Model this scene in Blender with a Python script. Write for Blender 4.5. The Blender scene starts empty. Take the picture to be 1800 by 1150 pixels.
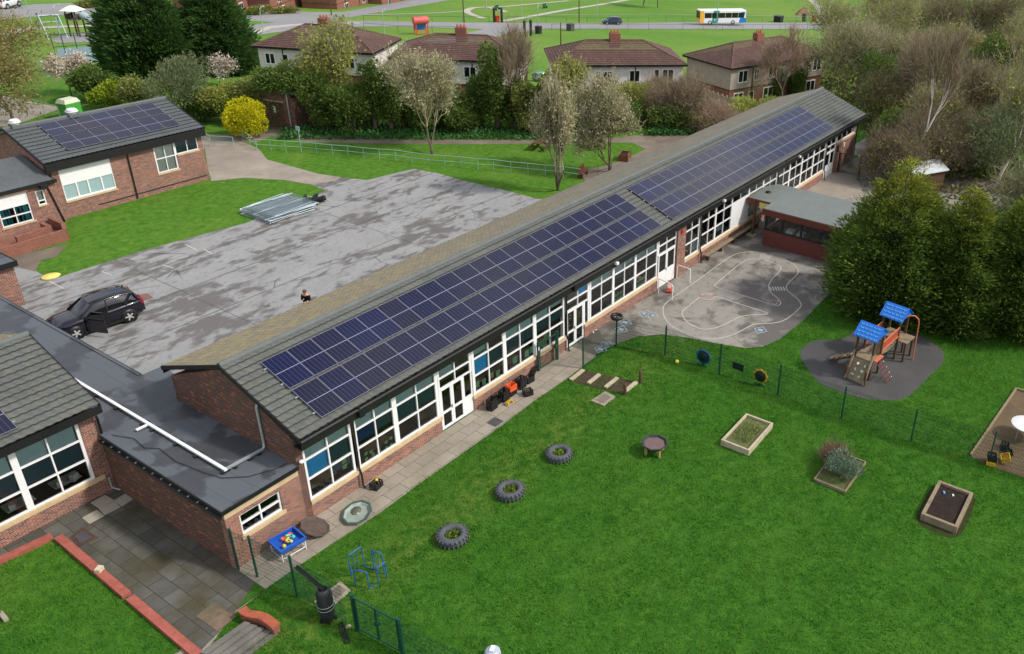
import bpy, bmesh, math, random
import numpy as np
from mathutils import Vector, Matrix
R = math.radians
PI = math.pi
random.seed(7)
rng = np.random.default_rng(11)
sc = bpy.context.scene
col = sc.collection

# ---------------------------------------------------------------- camera
CAM = np.array([-14.952, -24.643, 24.089])
F_PX, UX, UY = 1523.64, 1165.08, 526.96
PITCH, YAW, ROLL = R(-27.213), R(58.954), R(2.716)
_fw = np.array([math.sin(YAW)*math.cos(PITCH), math.cos(YAW)*math.cos(PITCH), math.sin(PITCH)])
_rt = np.array([math.cos(YAW), -math.sin(YAW), 0.0]); _up = np.cross(_rt, _fw)
RT = math.cos(ROLL)*_rt + math.sin(ROLL)*_up
UP = -math.sin(ROLL)*_rt + math.cos(ROLL)*_up
FW = _fw
cd = bpy.data.cameras.new('camera'); cam = bpy.data.objects.new('camera', cd); col.objects.link(cam)
cd.sensor_width = 36.0; cd.sensor_fit = 'HORIZONTAL'; cd.lens = F_PX/1800*36
cd.shift_x = (900-UX)/1800; cd.shift_y = (UY-575)/1800
cd.clip_start = .5; cd.clip_end = 2000
cam.matrix_world = Matrix(((RT[0], UP[0], -FW[0], CAM[0]), (RT[1], UP[1], -FW[1], CAM[1]), (RT[2], UP[2], -FW[2], CAM[2]), (0, 0, 0, 1)))
sc.camera = cam

# ---------------------------------------------------------------- light
SUN_AZ, SUN_EL = R(156), R(44)
CLOUD = 6.3
w = bpy.data.worlds.new('World'); sc.world = w; w.use_nodes = True
nt = w.node_tree; nt.nodes.clear()
sky = nt.nodes.new('ShaderNodeTexSky'); sky.sky_type = 'NISHITA'; sky.sun_disc = False
sky.sun_elevation = SUN_EL; sky.sun_rotation = SUN_AZ; sky.air_density = 1.0; sky.dust_density = 2.5
bg = nt.nodes.new('ShaderNodeBackground'); bg.inputs[1].default_value = .15
wo = nt.nodes.new('ShaderNodeOutputWorld')
# broken white cloud over the blue sky
tc_ = nt.nodes.new('ShaderNodeTexCoord'); mp_ = nt.nodes.new('ShaderNodeMapping'); mp_.inputs['Scale'].default_value = (1, 1, 2.2)
nz = nt.nodes.new('ShaderNodeTexNoise'); nz.inputs['Scale'].default_value = 2.1; nz.inputs['Detail'].default_value = 6; nz.inputs['Roughness'].default_value = .55
cr = nt.nodes.new('ShaderNodeMapRange'); cr.inputs[1].default_value = .40; cr.inputs[2].default_value = .58
mxw = nt.nodes.new('ShaderNodeMix'); mxw.data_type = 'RGBA'; mxw.inputs[7].default_value = (CLOUD, CLOUD*1.01, CLOUD*1.04, 1)
nt.links.new(tc_.outputs['Generated'], mp_.inputs[0]); nt.links.new(mp_.outputs[0], nz.inputs['Vector']); nt.links.new(nz.outputs['Fac'], cr.inputs[0])
nt.links.new(cr.outputs[0], mxw.inputs[0]); nt.links.new(sky.outputs[0], mxw.inputs[6]); nt.links.new(mxw.outputs[2], bg.inputs[0]); nt.links.new(bg.outputs[0], wo.inputs[0])
sl = bpy.data.lights.new('sun', 'SUN'); sun = bpy.data.objects.new('sun', sl); col.objects.link(sun)
sl.energy = 2.9; sl.angle = R(5.0); sl.color = (1.0, .95, .87)
sd = Vector((math.sin(SUN_AZ)*math.cos(SUN_EL), math.cos(SUN_AZ)*math.cos(SUN_EL), math.sin(SUN_EL)))
sun.rotation_euler = sd.to_track_quat('Z', 'Y').to_euler(); sun.location = (0, -40, 60)
sc.view_settings.view_transform = 'Standard'; sc.view_settings.look = 'None'
sc.view_settings.exposure = 0.2; sc.view_settings.gamma = 1.0
sc.cycles.max_bounces = 6; sc.cycles.transparent_max_bounces = 12; sc.cycles.diffuse_bounces = 3; sc.cycles.glossy_bounces = 3
sc.cycles.use_denoising = True

# ---------------------------------------------------------------- terrain and survey helpers
FH = np.array([math.sin(YAW), math.cos(YAW)])
KN = [(78, 0.0), (92, -.45), (400, -.45-.075*308)]      # the land falls away gently beyond the hedge
def s_of(x, y): return (x-CAM[0])*FH[0]+(y-CAM[1])*FH[1]
def T(x, y):
    s = s_of(x, y)
    return float(np.interp(s, [k[0] for k in KN], [k[1] for k in KN]))
def ray(u, v): return FW + RT*(u-UX)/F_PX - UP*(v-UY)/F_PX
def at(u, v, h=0.0):
    """survey: the point of the land (or h metres above it) seen at a place of the photograph"""
    d = ray(u, v); z = h; P = None
    for _ in range(25):
        t = (z-CAM[2])/d[2]; P = CAM+d*t
        z = T(P[0], P[1])+h
    return Vector((P[0], P[1], z))
def over(base, u, v):
    """point straight above the depth of base"""
    d = ray(u, v); sb = s_of(base[0], base[1]); t = sb/(d[0]*FH[0]+d[1]*FH[1])
    return Vector(CAM+d*t)
def mpp(p): return float(np.dot(np.array(p)-CAM, FW))/F_PX      # metres per photo pixel at p

# ---------------------------------------------------------------- object helpers
def tag(o, label=None, cat=None, group=None, kind=None):
    if label: o['label'] = label
    if cat: o['category'] = cat
    if group: o['group'] = group
    if kind: o['kind'] = kind
    return o
def thing(name, label, cat, loc=(0, 0, 0), rz=0.0, group=None):
    o = bpy.data.objects.new(name, None); col.objects.link(o); o.empty_display_size = .3
    o.location = loc; o.rotation_euler = (0, 0, rz)
    return tag(o, label, cat, group)
def copy_tree(o, parent=None):
    c = o.copy(); col.objects.link(c)
    if parent is not None: c.parent = parent
    for ch in list(o.children): copy_tree(ch, c)
    return c
def dup(o, loc, rz=0.0, label=None, scale=None, group=None):
    c = copy_tree(o); c.location = loc; c.rotation_euler = (0, 0, rz)
    if label: c['label'] = label
    if group: c['group'] = group
    if scale is not None: c.scale = (scale,)*3 if not hasattr(scale, '__len__') else scale
    return c
def link_mesh(name, me, mats, parent=None):
    o = bpy.data.objects.new(name, me); col.objects.link(o)
    if not isinstance(mats, (list, tuple)): mats = [mats]
    for m in mats: me.materials.append(m)
    if parent is not None: o.parent = parent
    return o
def np_mesh(name, V, F, mat, parent=None, smooth=False, uv=False):
    V = np.asarray(V, np.float32); F = np.asarray(F, np.int32); k = F.shape[1]
    me = bpy.data.meshes.new(name)
    me.vertices.add(len(V)); me.vertices.foreach_set('co', V.ravel())
    me.loops.add(F.size); me.loops.foreach_set('vertex_index', F.ravel())
    me.polygons.add(len(F)); me.polygons.foreach_set('loop_start', np.arange(0, F.size, k, dtype=np.int32))
    me.polygons.foreach_set('loop_total', np.full(len(F), k, np.int32))
    if smooth: me.polygons.foreach_set('use_smooth', np.ones(len(F), bool))
    me.update(); me.validate()
    if uv: box_uv(me)
    return link_mesh(name, me, mat, parent)
def box_uv(me):
    n = len(me.polygons)
    if not n: return
    co = np.empty(len(me.vertices)*3, np.float32); me.vertices.foreach_get('co', co); co = co.reshape(-1, 3)
    nr = np.empty(n*3, np.float32); me.polygons.foreach_get('normal', nr); nr = np.abs(nr.reshape(-1, 3))
    lt = np.empty(n, np.int32); me.polygons.foreach_get('loop_total', lt)
    li = np.empty(len(me.loops), np.int32); me.loops.foreach_get('vertex_index', li)
    ax = np.repeat(np.argmax(nr*np.array([1, 1, 1.15]), axis=1), lt)
    p = co[li]
    uv = np.where((ax == 0)[:, None], p[:, [1, 2]], np.where((ax == 1)[:, None], p[:, [0, 2]], p[:, [0, 1]]))
    L = me.uv_layers.new(name='UVMap'); L.data.foreach_set('uv', uv.astype(np.float32).ravel())
class MB:
    def __init__(s): s.v = []; s.f = []; s.sm = []
    def add(s, vs, fs, smooth=False):
        b = len(s.v); s.v += [tuple(p) for p in vs]
        for f in fs: s.f.append([b+i for i in f]); s.sm.append(smooth)
        return s
    def box(s, x0, x1, y0, y1, z0, z1):
        v = [(x0, y0, z0), (x1, y0, z0), (x1, y1, z0), (x0, y1, z0), (x0, y0, z1), (x1, y0, z1), (x1, y1, z1), (x0, y1, z1)]
        return s.add(v, [(3, 2, 1, 0), (4, 5, 6, 7), (0, 1, 5, 4), (1, 2, 6, 5), (2, 3, 7, 6), (3, 0, 4, 7)])
    def cbox(s, c, sx, sy, sz, rz=0, rx=0, ry=0):
        m = Matrix.Rotation(rz, 3, 'Z') @ Matrix.Rotation(ry, 3, 'Y') @ Matrix.Rotation(rx, 3, 'X')
        c = Vector(c); v = []
        for z in (-.5, .5):
            for x, y in ((-.5, -.5), (.5, -.5), (.5, .5), (-.5, .5)): v.append(c + m @ Vector((x*sx, y*sy, z*sz)))
        return s.add(v, [(3, 2, 1, 0), (4, 5, 6, 7), (0, 1, 5, 4), (1, 2, 6, 5), (2, 3, 7, 6), (3, 0, 4, 7)])
    def beam(s, a, b, w, h):
        """rectangular bar from a to b"""
        a = Vector(a); b = Vector(b); d = (b-a).normalized()
        u = d.cross(Vector((0, 0, 1)))
        if u.length < 1e-4: u = Vector((1, 0, 0))
        u.normalize(); n = u.cross(d).normalized(); v = []
        for p in (a, b):
            for i, j in ((-.5, -.5), (.5, -.5), (.5, .5), (-.5, .5)): v.append(p+u*(i*w)+n*(j*h))
        return s.add(v, [(3, 2, 1, 0), (4, 5, 6, 7), (0, 1, 5, 4), (1, 2, 6, 5), (2, 3, 7, 6), (3, 0, 4, 7)])
    def tube(s, pts, r, n=6, smooth=True, closed=False):
        pts = [Vector(p) for p in pts]; m = len(pts); rr = r if hasattr(r, '__len__') else [r]*m
        vs = []; pu = None
        for i, p in enumerate(pts):
            if closed: d = (pts[(i+1) % m]-pts[i-1])
            else: d = pts[min(i+1, m-1)]-pts[max(i-1, 0)]
            d.normalize()
            if pu is None:
                u = d.cross(Vector((0, 0, 1)))
                if u.length < 1e-3: u = d.cross(Vector((1, 0, 0)))
            else: u = pu-d*pu.dot(d)
            u.normalize(); pu = u; w_ = d.cross(u)
            for k in range(n):
                a = 2*PI*k/n; vs.append(p+(u*math.cos(a)+w_*math.sin(a))*rr[i])
        fs = []
        for i in range(m if closed else m-1):
            j = (i+1) % m
            for k in range(n): fs.append((i*n+k, i*n+(k+1) % n, j*n+(k+1) % n, j*n+k))
        s.add(vs, fs, smooth)
        if not closed:
            s.add(vs[:n], [tuple(range(n))[::-1]]); s.add(vs[-n:], [tuple(range(n))])
        return s
    def lathe(s, prof, c=(0, 0, 0), n=20, smooth=True, cap=True, sx=1, sy=1):
        vs = []; c = Vector(c)
        for (r, z) in prof:
            for k in range(n):
                a = 2*PI*k/n; vs.append(c+Vector((r*sx*math.cos(a), r*sy*math.sin(a), z)))
        fs = [(i*n+k, i*n+(k+1) % n, (i+1)*n+(k+1) % n, (i+1)*n+k) for i in range(len(prof)-1) for k in range(n)]
        s.add(vs, fs, smooth)
        if cap:
            s.add(vs[:n], [tuple(range(n))[::-1]]); s.add(vs[-n:], [tuple(range(n))])
        return s
    def prism(s, poly, z0, z1):
        n = len(poly); a = sum(poly[i][0]*poly[(i+1) % n][1]-poly[(i+1) % n][0]*poly[i][1] for i in range(n))
        if a < 0: poly = poly[::-1]
        v = [(x, y, z0) for x, y in poly]+[(x, y, z1) for x, y in poly]
        return s.add(v, [tuple(range(n))[::-1], tuple(range(n, 2*n))]+[(i, (i+1) % n, n+(i+1) % n, n+i) for i in range(n)])
    def prismx(s, poly, x0, x1):
        """polygon in (y,z) extruded along x"""
        n = len(poly); a = sum(poly[i][0]*poly[(i+1) % n][1]-poly[(i+1) % n][0]*poly[i][1] for i in range(n))
        if a < 0: poly = poly[::-1]
        v = [(x0, y, z) for y, z in poly]+[(x1, y, z) for y, z in poly]
        return s.add(v, [tuple(range(n))[::-1], tuple(range(n, 2*n))]+[(i, (i+1) % n, n+(i+1) % n, n+i) for i in range(n)])
    def loft(s, rings, smooth=True, cap=True):
        n = len(rings[0]); vs = [p for r in rings for p in r]
        s.add(vs, [(i*n+k, i*n+(k+1) % n, (i+1)*n+(k+1) % n, (i+1)*n+k) for i in range(len(rings)-1) for k in range(n)], smooth)
        if cap:
            s.add(rings[0], [tuple(range(n))[::-1]]); s.add(rings[-1], [tuple(range(n))])
        return s
    def quad(s, a, b, c, d): return s.add([a, b, c, d], [(0, 1, 2, 3)])
    def xform(s, M):
        s.v = [tuple(M @ Vector(p)) for p in s.v]; return s
    def build(s, name, mat, parent=None, bevel=0.0, loc=None):
        me = bpy.data.meshes.new(name); me.from_pydata(s.v, [], s.f)
        me.polygons.foreach_set('use_smooth', s.sm); me.update(); box_uv(me)
        o = link_mesh(name, me, mat, parent)
        if loc is not None: o.location = loc
        if bevel > 0:
            b = o.modifiers.new('bevel', 'BEVEL'); b.width = bevel; b.segments = 2; b.limit_method = 'ANGLE'
        return o

# ---------------------------------------------------------------- materials
class NG:
    def __init__(s, name):
        s.m = bpy.data.materials.new(name); s.m.use_nodes = True; s.t = s.m.node_tree; s.t.nodes.clear()
        s.out = s.n('ShaderNodeOutputMaterial')
    def n(s, typ, **kw):
        nd = s.t.nodes.new(typ)
        for k, v in kw.items(): setattr(nd, k, v)
        return nd
    def l(s, a, b): s.t.links.new(a, b)
    def set(s, sock, v):
        if hasattr(v, 'is_output') or isinstance(v, bpy.types.NodeSocket): s.l(v, sock)
        else: sock.default_value = v
    def math(s, op, a, b=0.0, c=0.0, clamp=False):
        nd = s.n('ShaderNodeMath', operation=op); nd.use_clamp = clamp
        for i, v in enumerate((a, b, c)): s.set(nd.inputs[i], v)
        return nd.outputs[0]
    def mix(s, f, a, b, mode='MIX'):
        nd = s.n('ShaderNodeMix', data_type='RGBA', blend_type=mode)
        s.set(nd.inputs[0], f); s.set(nd.inputs[6], rgba(a)); s.set(nd.inputs[7], rgba(b))
        return nd.outputs[2]
    def noise(s, scale, detail=4.0, rough=.55, vec=None, dist=0.0):
        nd = s.n('ShaderNodeTexNoise'); nd.inputs['Scale'].default_value = scale
        nd.inputs['Detail'].default_value = detail; nd.inputs['Roughness'].default_value = rough; nd.inputs['Distortion'].default_value = dist
        if vec is not None: s.l(vec, nd.inputs['Vector'])
        return nd.outputs['Fac']
    def ramp(s, f, a, b, lo=0.0, hi=1.0):
        nd = s.n('ShaderNodeMapRange'); nd.inputs[1].default_value = a; nd.inputs[2].default_value = b
        nd.inputs[3].default_value = lo; nd.inputs[4].default_value = hi
        s.set(nd.inputs[0], f); return nd.outputs[0]
    def coord(s, which='Object', scale=None, rz=0):
        o = s.n('ShaderNodeTexCoord').outputs[which]
        if scale is None and rz == 0: return o
        mp = s.n('ShaderNodeMapping'); mp.inputs['Scale'].default_value = scale or (1, 1, 1); mp.inputs['Rotation'].default_value = (0, 0, rz)
        s.l(o, mp.inputs[0]); return mp.outputs[0]
    def sep(s, v):
        nd = s.n('ShaderNodeSeparateXYZ'); s.l(v, nd.inputs[0]); return nd.outputs
    def bump(s, h, strength=.3, dist=.02):
        nd = s.n('ShaderNodeBump'); nd.inputs['Strength'].default_value = strength; nd.inputs['Distance'].default_value = dist
        s.l(h, nd.inputs['Height']); return nd.outputs[0]
    def pbr(s, color, rough=.8, spec=.3, metal=0.0, normal=None, coat=0.0, alpha=None):
        p = s.n('ShaderNodeBsdfPrincipled')
        s.set(p.inputs['Base Color'], rgba(color)); s.set(p.inputs['Roughness'], rough); p.inputs['Metallic'].default_value = metal
        s.set(p.inputs['Specular IOR Level'], spec); p.inputs['Coat Weight'].default_value = coat
        if normal is not None: s.l(normal, p.inputs['Normal'])
        s.l(p.outputs[0], s.out.inputs[0]); s.p = p
        return s.m
def rgba(c): return (c[0], c[1], c[2], 1.0) if isinstance(c, (tuple, list)) and len(c) == 3 else c
def plain(name, c, rough=.6, spec=.4, metal=0.0, var=.25, scale=3.0, coat=0.0, bump=0.0):
    g = NG(name); v = g.coord('Object')
    n1 = g.noise(scale, 5, .6, v); n2 = g.noise(scale*9, 3, .6, v)
    f = g.math('ADD', g.math('MULTIPLY', n1, .65), g.math('MULTIPLY', n2, .35))
    lo = tuple(x*(1-var) for x in c); hi = tuple(min(1, x*(1+var)) for x in c)
    cc = g.mix(g.ramp(f, .3, .7), lo, hi)
    nm = g.bump(n2, bump, .01) if bump else None
    return g.pbr(cc, rough, spec, metal, nm, coat)
def s2l(r, g, b):
    f = lambda x: (x/255/12.92 if x/255 <= .04045 else ((x/255+.055)/1.055)**2.4)
    return (f(r), f(g), f(b))
def brick_mat(name, c1, c2, mortar, w=.225, h=.075, msize=.012, dirt=.5, orange=None):
    g = NG(name); uv = g.coord('UV')
    b = g.n('ShaderNodeTexBrick'); g.l(uv, b.inputs['Vector']); b.offset = .5
    b.inputs['Scale'].default_value = 1; b.inputs['Brick Width'].default_value = w; b.inputs['Row Height'].default_value = h
    b.inputs['Mortar Size'].default_value = msize; b.inputs['Mortar Smooth'].default_value = .2; b.inputs['Bias'].default_value = 0
    b.inputs['Color1'].default_value = rgba(c1); b.inputs['Color2'].default_value = rgba(c2); b.inputs['Mortar'].default_value = rgba(mortar)
    o = g.coord('Object'); n = g.noise(.7, 6, .65, o); n2 = g.noise(9, 3, .6, uv)
    cc = g.mix(g.ramp(n, .35, .7, 0, dirt), b.outputs['Color'], g.mix(.6, b.outputs['Color'], (.03, .028, .026)))
    if orange:
        mp = g.coord('UV', (2.2, 7, 1)); nn = g.noise(1.0, 2, .5, mp)
        cc = g.mix(g.ramp(nn, .58, .66, 0, .85), cc, g.mix(b.outputs['Fac'], orange, mortar))
    cc = g.mix(g.ramp(n2, .3, .7, .0, .35), cc, g.mix(.5, cc, (.02, .02, .02)))
    return g.pbr(cc, .88, .2, 0, g.bump(b.outputs['Fac'], -.3, .008))
def leaf_mat(name, c1, c2, c3=None, trans=.3, clump=.6):
    g = NG(name); ri = g.n('ShaderNodeNewGeometry').outputs['Random Per Island']
    o = g.coord('Object'); n = g.noise(clump, 3, .6, o)
    c = g.mix(ri, c1, c2)
    if c3: c = g.mix(g.ramp(n, .42, .68), c, c3)
    d = g.n('ShaderNodeBsdfDiffuse'); t = g.n('ShaderNodeBsdfTranslucent'); mx = g.n('ShaderNodeMixShader')
    g.l(c, d.inputs[0]); g.l(c, t.inputs[0]); mx.inputs[0].default_value = trans
    g.l(d.outputs[0], mx.inputs[1]); g.l(t.outputs[0], mx.inputs[2]); g.l(mx.outputs[0], g.out.inputs[0])
    return g.m
def glass_mat(name, tint=(.75, .8, .8), refl=1.0):
    """window pane: clear, with the sky's reflection growing towards grazing angles"""
    g = NG(name); tr = g.n('ShaderNodeBsdfTransparent'); tr.inputs[0].default_value = rgba(tint)
    gl = g.n('ShaderNodeBsdfGlossy'); gl.inputs['Roughness'].default_value = .03; gl.inputs[0].default_value = (.9, .95, 1, 1)
    fr = g.n('ShaderNodeFresnel'); fr.inputs[0].default_value = 1.5
    mx = g.n('ShaderNodeMixShader'); g.l(g.math('MULTIPLY', fr.outputs[0], refl, clamp=True), mx.inputs[0])
    g.l(tr.outputs[0], mx.inputs[1]); g.l(gl.outputs[0], mx.inputs[2]); g.l(mx.outputs[0], g.out.inputs[0])
    return g.m

M = {}
M['brick'] = brick_mat('school_brick', s2l(164, 96, 78), s2l(90, 56, 52), s2l(176, 164, 150), dirt=.4, orange=s2l(182, 108, 80), msize=.010)
M['brick_dark'] = brick_mat('old_brick', s2l(112, 64, 50), s2l(66, 42, 40), s2l(134, 118, 106), dirt=.5, orange=s2l(190, 98, 56))
M['brick_red'] = brick_mat('red_brick', s2l(158, 82, 60), s2l(128, 62, 48), s2l(150, 130, 116), dirt=.4)
M['brick_canopy'] = brick_mat('canopy_brick', s2l(128, 62, 52), s2l(104, 50, 44), s2l(112, 80, 72), dirt=.4)
M['coping'] = brick_mat('coping_brick', s2l(176, 96, 84), s2l(158, 84, 74), s2l(126, 82, 72), w=5, h=.078, msize=.008, dirt=.35)
M['white'] = plain('white_frame', (.8, .8, .8), .35, .5, var=.05)
M['white_panel'] = plain('white_panel', (.76, .77, .77), .4, .4, var=.06, scale=1.2)
M['stone'] = plain('sill_stone', s2l(196, 172, 138), .85, .2, var=.22, scale=2.5)
M['black'] = plain('black_plastic', (.012, .012, .013), .45, .45, var=.3)
M['fascia'] = plain('black_fascia', (.011, .011, .011), .5, .4, var=.35, scale=1.5)
M['darkglass'] = plain('dark_glass', (.008, .01, .012), .06, .8, var=.1)
M['glass'] = glass_mat('window_glass', (.93, .95, .95), 1.1)
M['galv'] = plain('galvanised_steel', (.42, .45, .46), .5, .5, .5, var=.2)
M['green_metal'] = plain('green_powder_coat', (.008, .06, .04), .4, .5, var=.15)
M['blue_metal'] = plain('blue_paint', (.02, .11, .33), .4, .5, var=.15)
M['timber'] = plain('weathered_timber', s2l(134, 120, 98), .85, .2, var=.35, scale=5)
M['timber_dark'] = plain('dark_timber', s2l(88, 68, 50), .85, .2, var=.35, scale=5)
M['concrete'] = plain('concrete', s2l(150, 140, 126), .9, .2, var=.22, scale=2)
M['rubber_tyre'] = plain('tyre_rubber', (.08, .086, .095), .75, .3, var=.35, scale=8)
M['lead'] = plain('grey_ridge', s2l(98, 103, 102), .8, .3, var=.15, scale=2)
M['yellow'] = plain('yellow_plastic', s2l(222, 180, 40), .5, .4, var=.12)
M['orange'] = plain('orange_plastic', s2l(232, 96, 48), .5, .4, var=.12)
M['red'] = plain('red_paint', s2l(206, 62, 48), .5, .4, var=.12)
M['teal_blind'] = plain('teal_blind', s2l(150, 176, 176), .8, .2, var=.1)
M['dark_blind'] = plain('dark_blind', s2l(60, 84, 92), .8, .2, var=.12)
M['blue_blind'] = plain('blue_blind', s2l(70, 168, 222), .8, .2, var=.08)
M['navy_blind'] = plain('navy_blind', s2l(36, 60, 108), .8, .2, var=.08)
M['inner_wall'] = plain('inner_wall', s2l(150, 142, 128), .9, .1, var=.2, scale=.6)
M['inner_floor'] = plain('inner_floor', s2l(90, 78, 62), .8, .2, var=.3, scale=.8)
M['paper'] = plain('paper', s2l(214, 220, 206), .9, .1, var=.15, scale=6)
M['paper_green'] = plain('green_paper', s2l(120, 168, 120), .9, .1, var=.2, scale=6)
M['soil'] = plain('soil', s2l(50, 42, 38), .95, .1, var=.5, scale=7, bump=.6)
M['bark'] = plain('tree_bark', s2l(104, 92, 80), .95, .1, var=.4, scale=4)
M['bark_grey'] = plain('grey_bark', s2l(128, 118, 106), .95, .1, var=.35, scale=4)
M['bark_birch'] = plain('birch_bark', s2l(206, 198, 184), .85, .2, var=.25, scale=5)
# ================================================================ GROUND
def pts2(L):
    out = []
    for p in L:
        if p[0] == 'w': out.append((p[1], p[2]))
        else:
            q = at(*p); out.append((q.x, q.y))
    return out
def smooth_poly(P, it=2, closed=True):
    for _ in range(it):
        Q = []; n = len(P)
        for i in range(n if closed else n-1):
            a = P[i]; b = P[(i+1) % n]
            Q += [(a[0]*.75+b[0]*.25, a[1]*.75+b[1]*.25), (a[0]*.25+b[0]*.75, a[1]*.25+b[1]*.75)]
        if not closed: Q = [P[0]]+Q+[P[-1]]
        P = Q
    return P
def sheet(name, P, off, mat, kind='structure', parent=None):
    bm = bmesh.new(); vs = [bm.verts.new((x, y, 0)) for x, y in P]; f = bm.faces.new(vs); f.normal_update()
    if f.normal.z < 0: f.normal_flip()
    bmesh.ops.triangulate(bm, faces=bm.faces[:], ngon_method='EAR_CLIP')
    for sk, _ in KN[:-1]:
        pc = Vector((CAM[0]+FH[0]*sk, CAM[1]+FH[1]*sk, 0))
        bmesh.ops.bisect_plane(bm, geom=bm.verts[:]+bm.edges[:]+bm.faces[:], plane_co=pc, plane_no=Vector((FH[0], FH[1], 0)), dist=1e-5)
    for v in bm.verts: v.co.z = T(v.co.x, v.co.y)+off
    me = bpy.data.meshes.new(name); bm.to_mesh(me); bm.free(); box_uv(me)
    o = link_mesh(name, me, mat, parent)
    if kind: o['kind'] = kind
    return o
def ribbon(mb, P, wd, off, closed=False):
    n = len(P)
    Lf = []; Rt = []
    for i, p in enumerate(P):
        a = P[(i-1) % n] if closed or i > 0 else p; b = P[(i+1) % n] if closed or i < n-1 else p
        d = Vector((b[0]-a[0], b[1]-a[1])); d.normalize(); nn = Vector((-d.y, d.x))*(wd/2)
        for L, sg in ((Lf, 1), (Rt, -1)):
            x, y = p[0]+nn.x*sg, p[1]+nn.y*sg; L.append((x, y, T(x, y)+off))
    for i in range(n if closed else n-1):
        j = (i+1) % n; mb.add([Rt[i], Rt[j], Lf[j], Lf[i]], [(0, 1, 2, 3)])
    return mb
def grass_mat():
    g = NG('grass'); o = g.coord('Object'); x, y, z = g.sep(o)
    n1 = g.noise(.25, 5, .6, o); n2 = g.noise(2.2, 5, .65, o, .6); n3 = g.noise(14, 3, .7, o)
    lawn = g.mix(g.ramp(n2, .32, .7), s2l(40, 86, 22), s2l(72, 120, 36))
    lawn = g.mix(g.ramp(n1, .45, .75, 0, .45), lawn, s2l(84, 122, 42))
    yard = g.mix(g.ramp(n2, .3, .7), s2l(56, 102, 27), s2l(98, 138, 46))
    yard = g.mix(g.ramp(n1, .5, .75, 0, .5), yard, s2l(116, 138, 58))
    worn = g.math('MULTIPLY', g.ramp(g.math('ABSOLUTE', g.math('ADD', y, g.math('ADD', 3.1, g.math('MULTIPLY', n1, 1.2)))), .3, 2.0, 1, 0), g.ramp(n2, .42, .62))
    lawn = g.mix(g.math('MULTIPLY', worn, .35), lawn, s2l(128, 128, 62)); n5 = g.noise(.9, 4, .6, o)
    lawn = g.mix(g.ramp(n5, .6, .74, 0, .2), lawn, s2l(96, 122, 46)); lawn = g.mix(g.ramp(n5, .26, .36, .4, 0), lawn, s2l(28, 70, 20))
    f = g.ramp(g.math('ADD', y, g.math('MULTIPLY', g.math('SUBTRACT', n1, .5), 4)), 3, 9)
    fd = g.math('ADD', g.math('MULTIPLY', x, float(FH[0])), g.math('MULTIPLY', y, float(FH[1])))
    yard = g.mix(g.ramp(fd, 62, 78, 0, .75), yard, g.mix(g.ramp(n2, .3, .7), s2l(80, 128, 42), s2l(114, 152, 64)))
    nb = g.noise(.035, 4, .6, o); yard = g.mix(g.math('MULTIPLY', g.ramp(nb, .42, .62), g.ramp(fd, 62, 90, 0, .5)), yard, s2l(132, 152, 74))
    c = g.mix(f, lawn, yard)
    c = g.mix(g.ramp(n3, .3, .72, .5, 0), c, g.mix(.5, c, (.012, .03, .006)))
    return g.pbr(c, .95, .1, 0, g.bump(n3, .9, .05))
M['grass'] = grass_mat()
M['blade'] = leaf_mat('grass_blade', s2l(38, 92, 22), s2l(98, 154, 50), s2l(104, 144, 54), .4, .8)
def tar_mat(name, dark, light, sc_, thr, stretch=(1, 1, 1), joints=None, edge=.05, moss=0, cracks=False):
    g = NG(name); o = g.coord('Object', stretch); ob = g.coord('Object')
    n0 = g.noise(sc_*.22, 3, .5, o); n1 = g.noise(sc_, 7, .62, o, .35); n2 = g.noise(40, 3, .7, ob); n3 = g.noise(.5, 4, .6, ob)
    f = g.ramp(g.math('ADD', g.math('MULTIPLY', n1, .52), g.math('MULTIPLY', n0, .48)), thr-edge, thr+edge)
    lg = g.mix(g.ramp(n3, .3, .7), tuple(a*.84 for a in light), light)
    nf = g.noise(sc_*3.4, 6, .7, o, .5); f = g.math('MULTIPLY', f, g.ramp(nf, .36, .46, .45, 1)); f = g.math('MAXIMUM', f, g.ramp(nf, .62, .68, 0, .5))
    vo = g.n('ShaderNodeTexVoronoi', feature='DISTANCE_TO_EDGE'); vo.inputs['Scale'].default_value = .23; g.l(g.mix(.12, ob, g.n('ShaderNodeTexNoise').outputs['Color']), vo.inputs['Vector'])
    crack = g.math('MULTIPLY', g.ramp(vo.outputs['Distance'], .004, .010, 1, 0), g.ramp(n3, .5, .6))
    c = g.mix(f, dark, lg)
    c = g.mix(g.ramp(n2, .25, .75, .35, 0), c, g.mix(.5, c, (.02, .02, .02)))
    if joints:
        x, y, z = g.sep(ob); nn = g.noise(.8, 3, .6, ob)
        for cc_, step, ph, wd in joints:
            ax = y if cc_ == 'y' else x
            ax = g.math('ADD', ax, g.math('MULTIPLY', g.math('SUBTRACT', nn, .5), .16))
            fr = g.math('PINGPONG', g.math('ADD', ax, ph), step/2)
            c = g.mix(g.ramp(g.math('ADD', fr, g.math('MULTIPLY', nn, wd)), wd*.6, wd*1.6, .75, 0), c, g.mix(.75, c, (.05, .048, .046)))
    if cracks: c = g.mix(g.math('MULTIPLY', crack, .6), c, (.04, .038, .035))
    if moss: c = g.mix(g.ramp(n3, .5, .75, 0, moss), c, s2l(96, 92, 58))
    return g.pbr(c, g.ramp(f, 0, 1, .55, .85), .35, 0, g.bump(n2, .35, .008))
M['yard'] = tar_mat('yard_tarmac', s2l(106, 102, 98), s2l(155, 155, 154), 1.5, .47, (.55, 1.1, 1), [('y', 3.9, .5, .10), ('x', 13.0, 4.0, .06)], .03, 0, True)
M['playtar'] = tar_mat('playground_tarmac', s2l(100, 95, 89), s2l(152, 147, 138), .7, .5, (.8, 1, 1), None, .03, 0, True)
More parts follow.
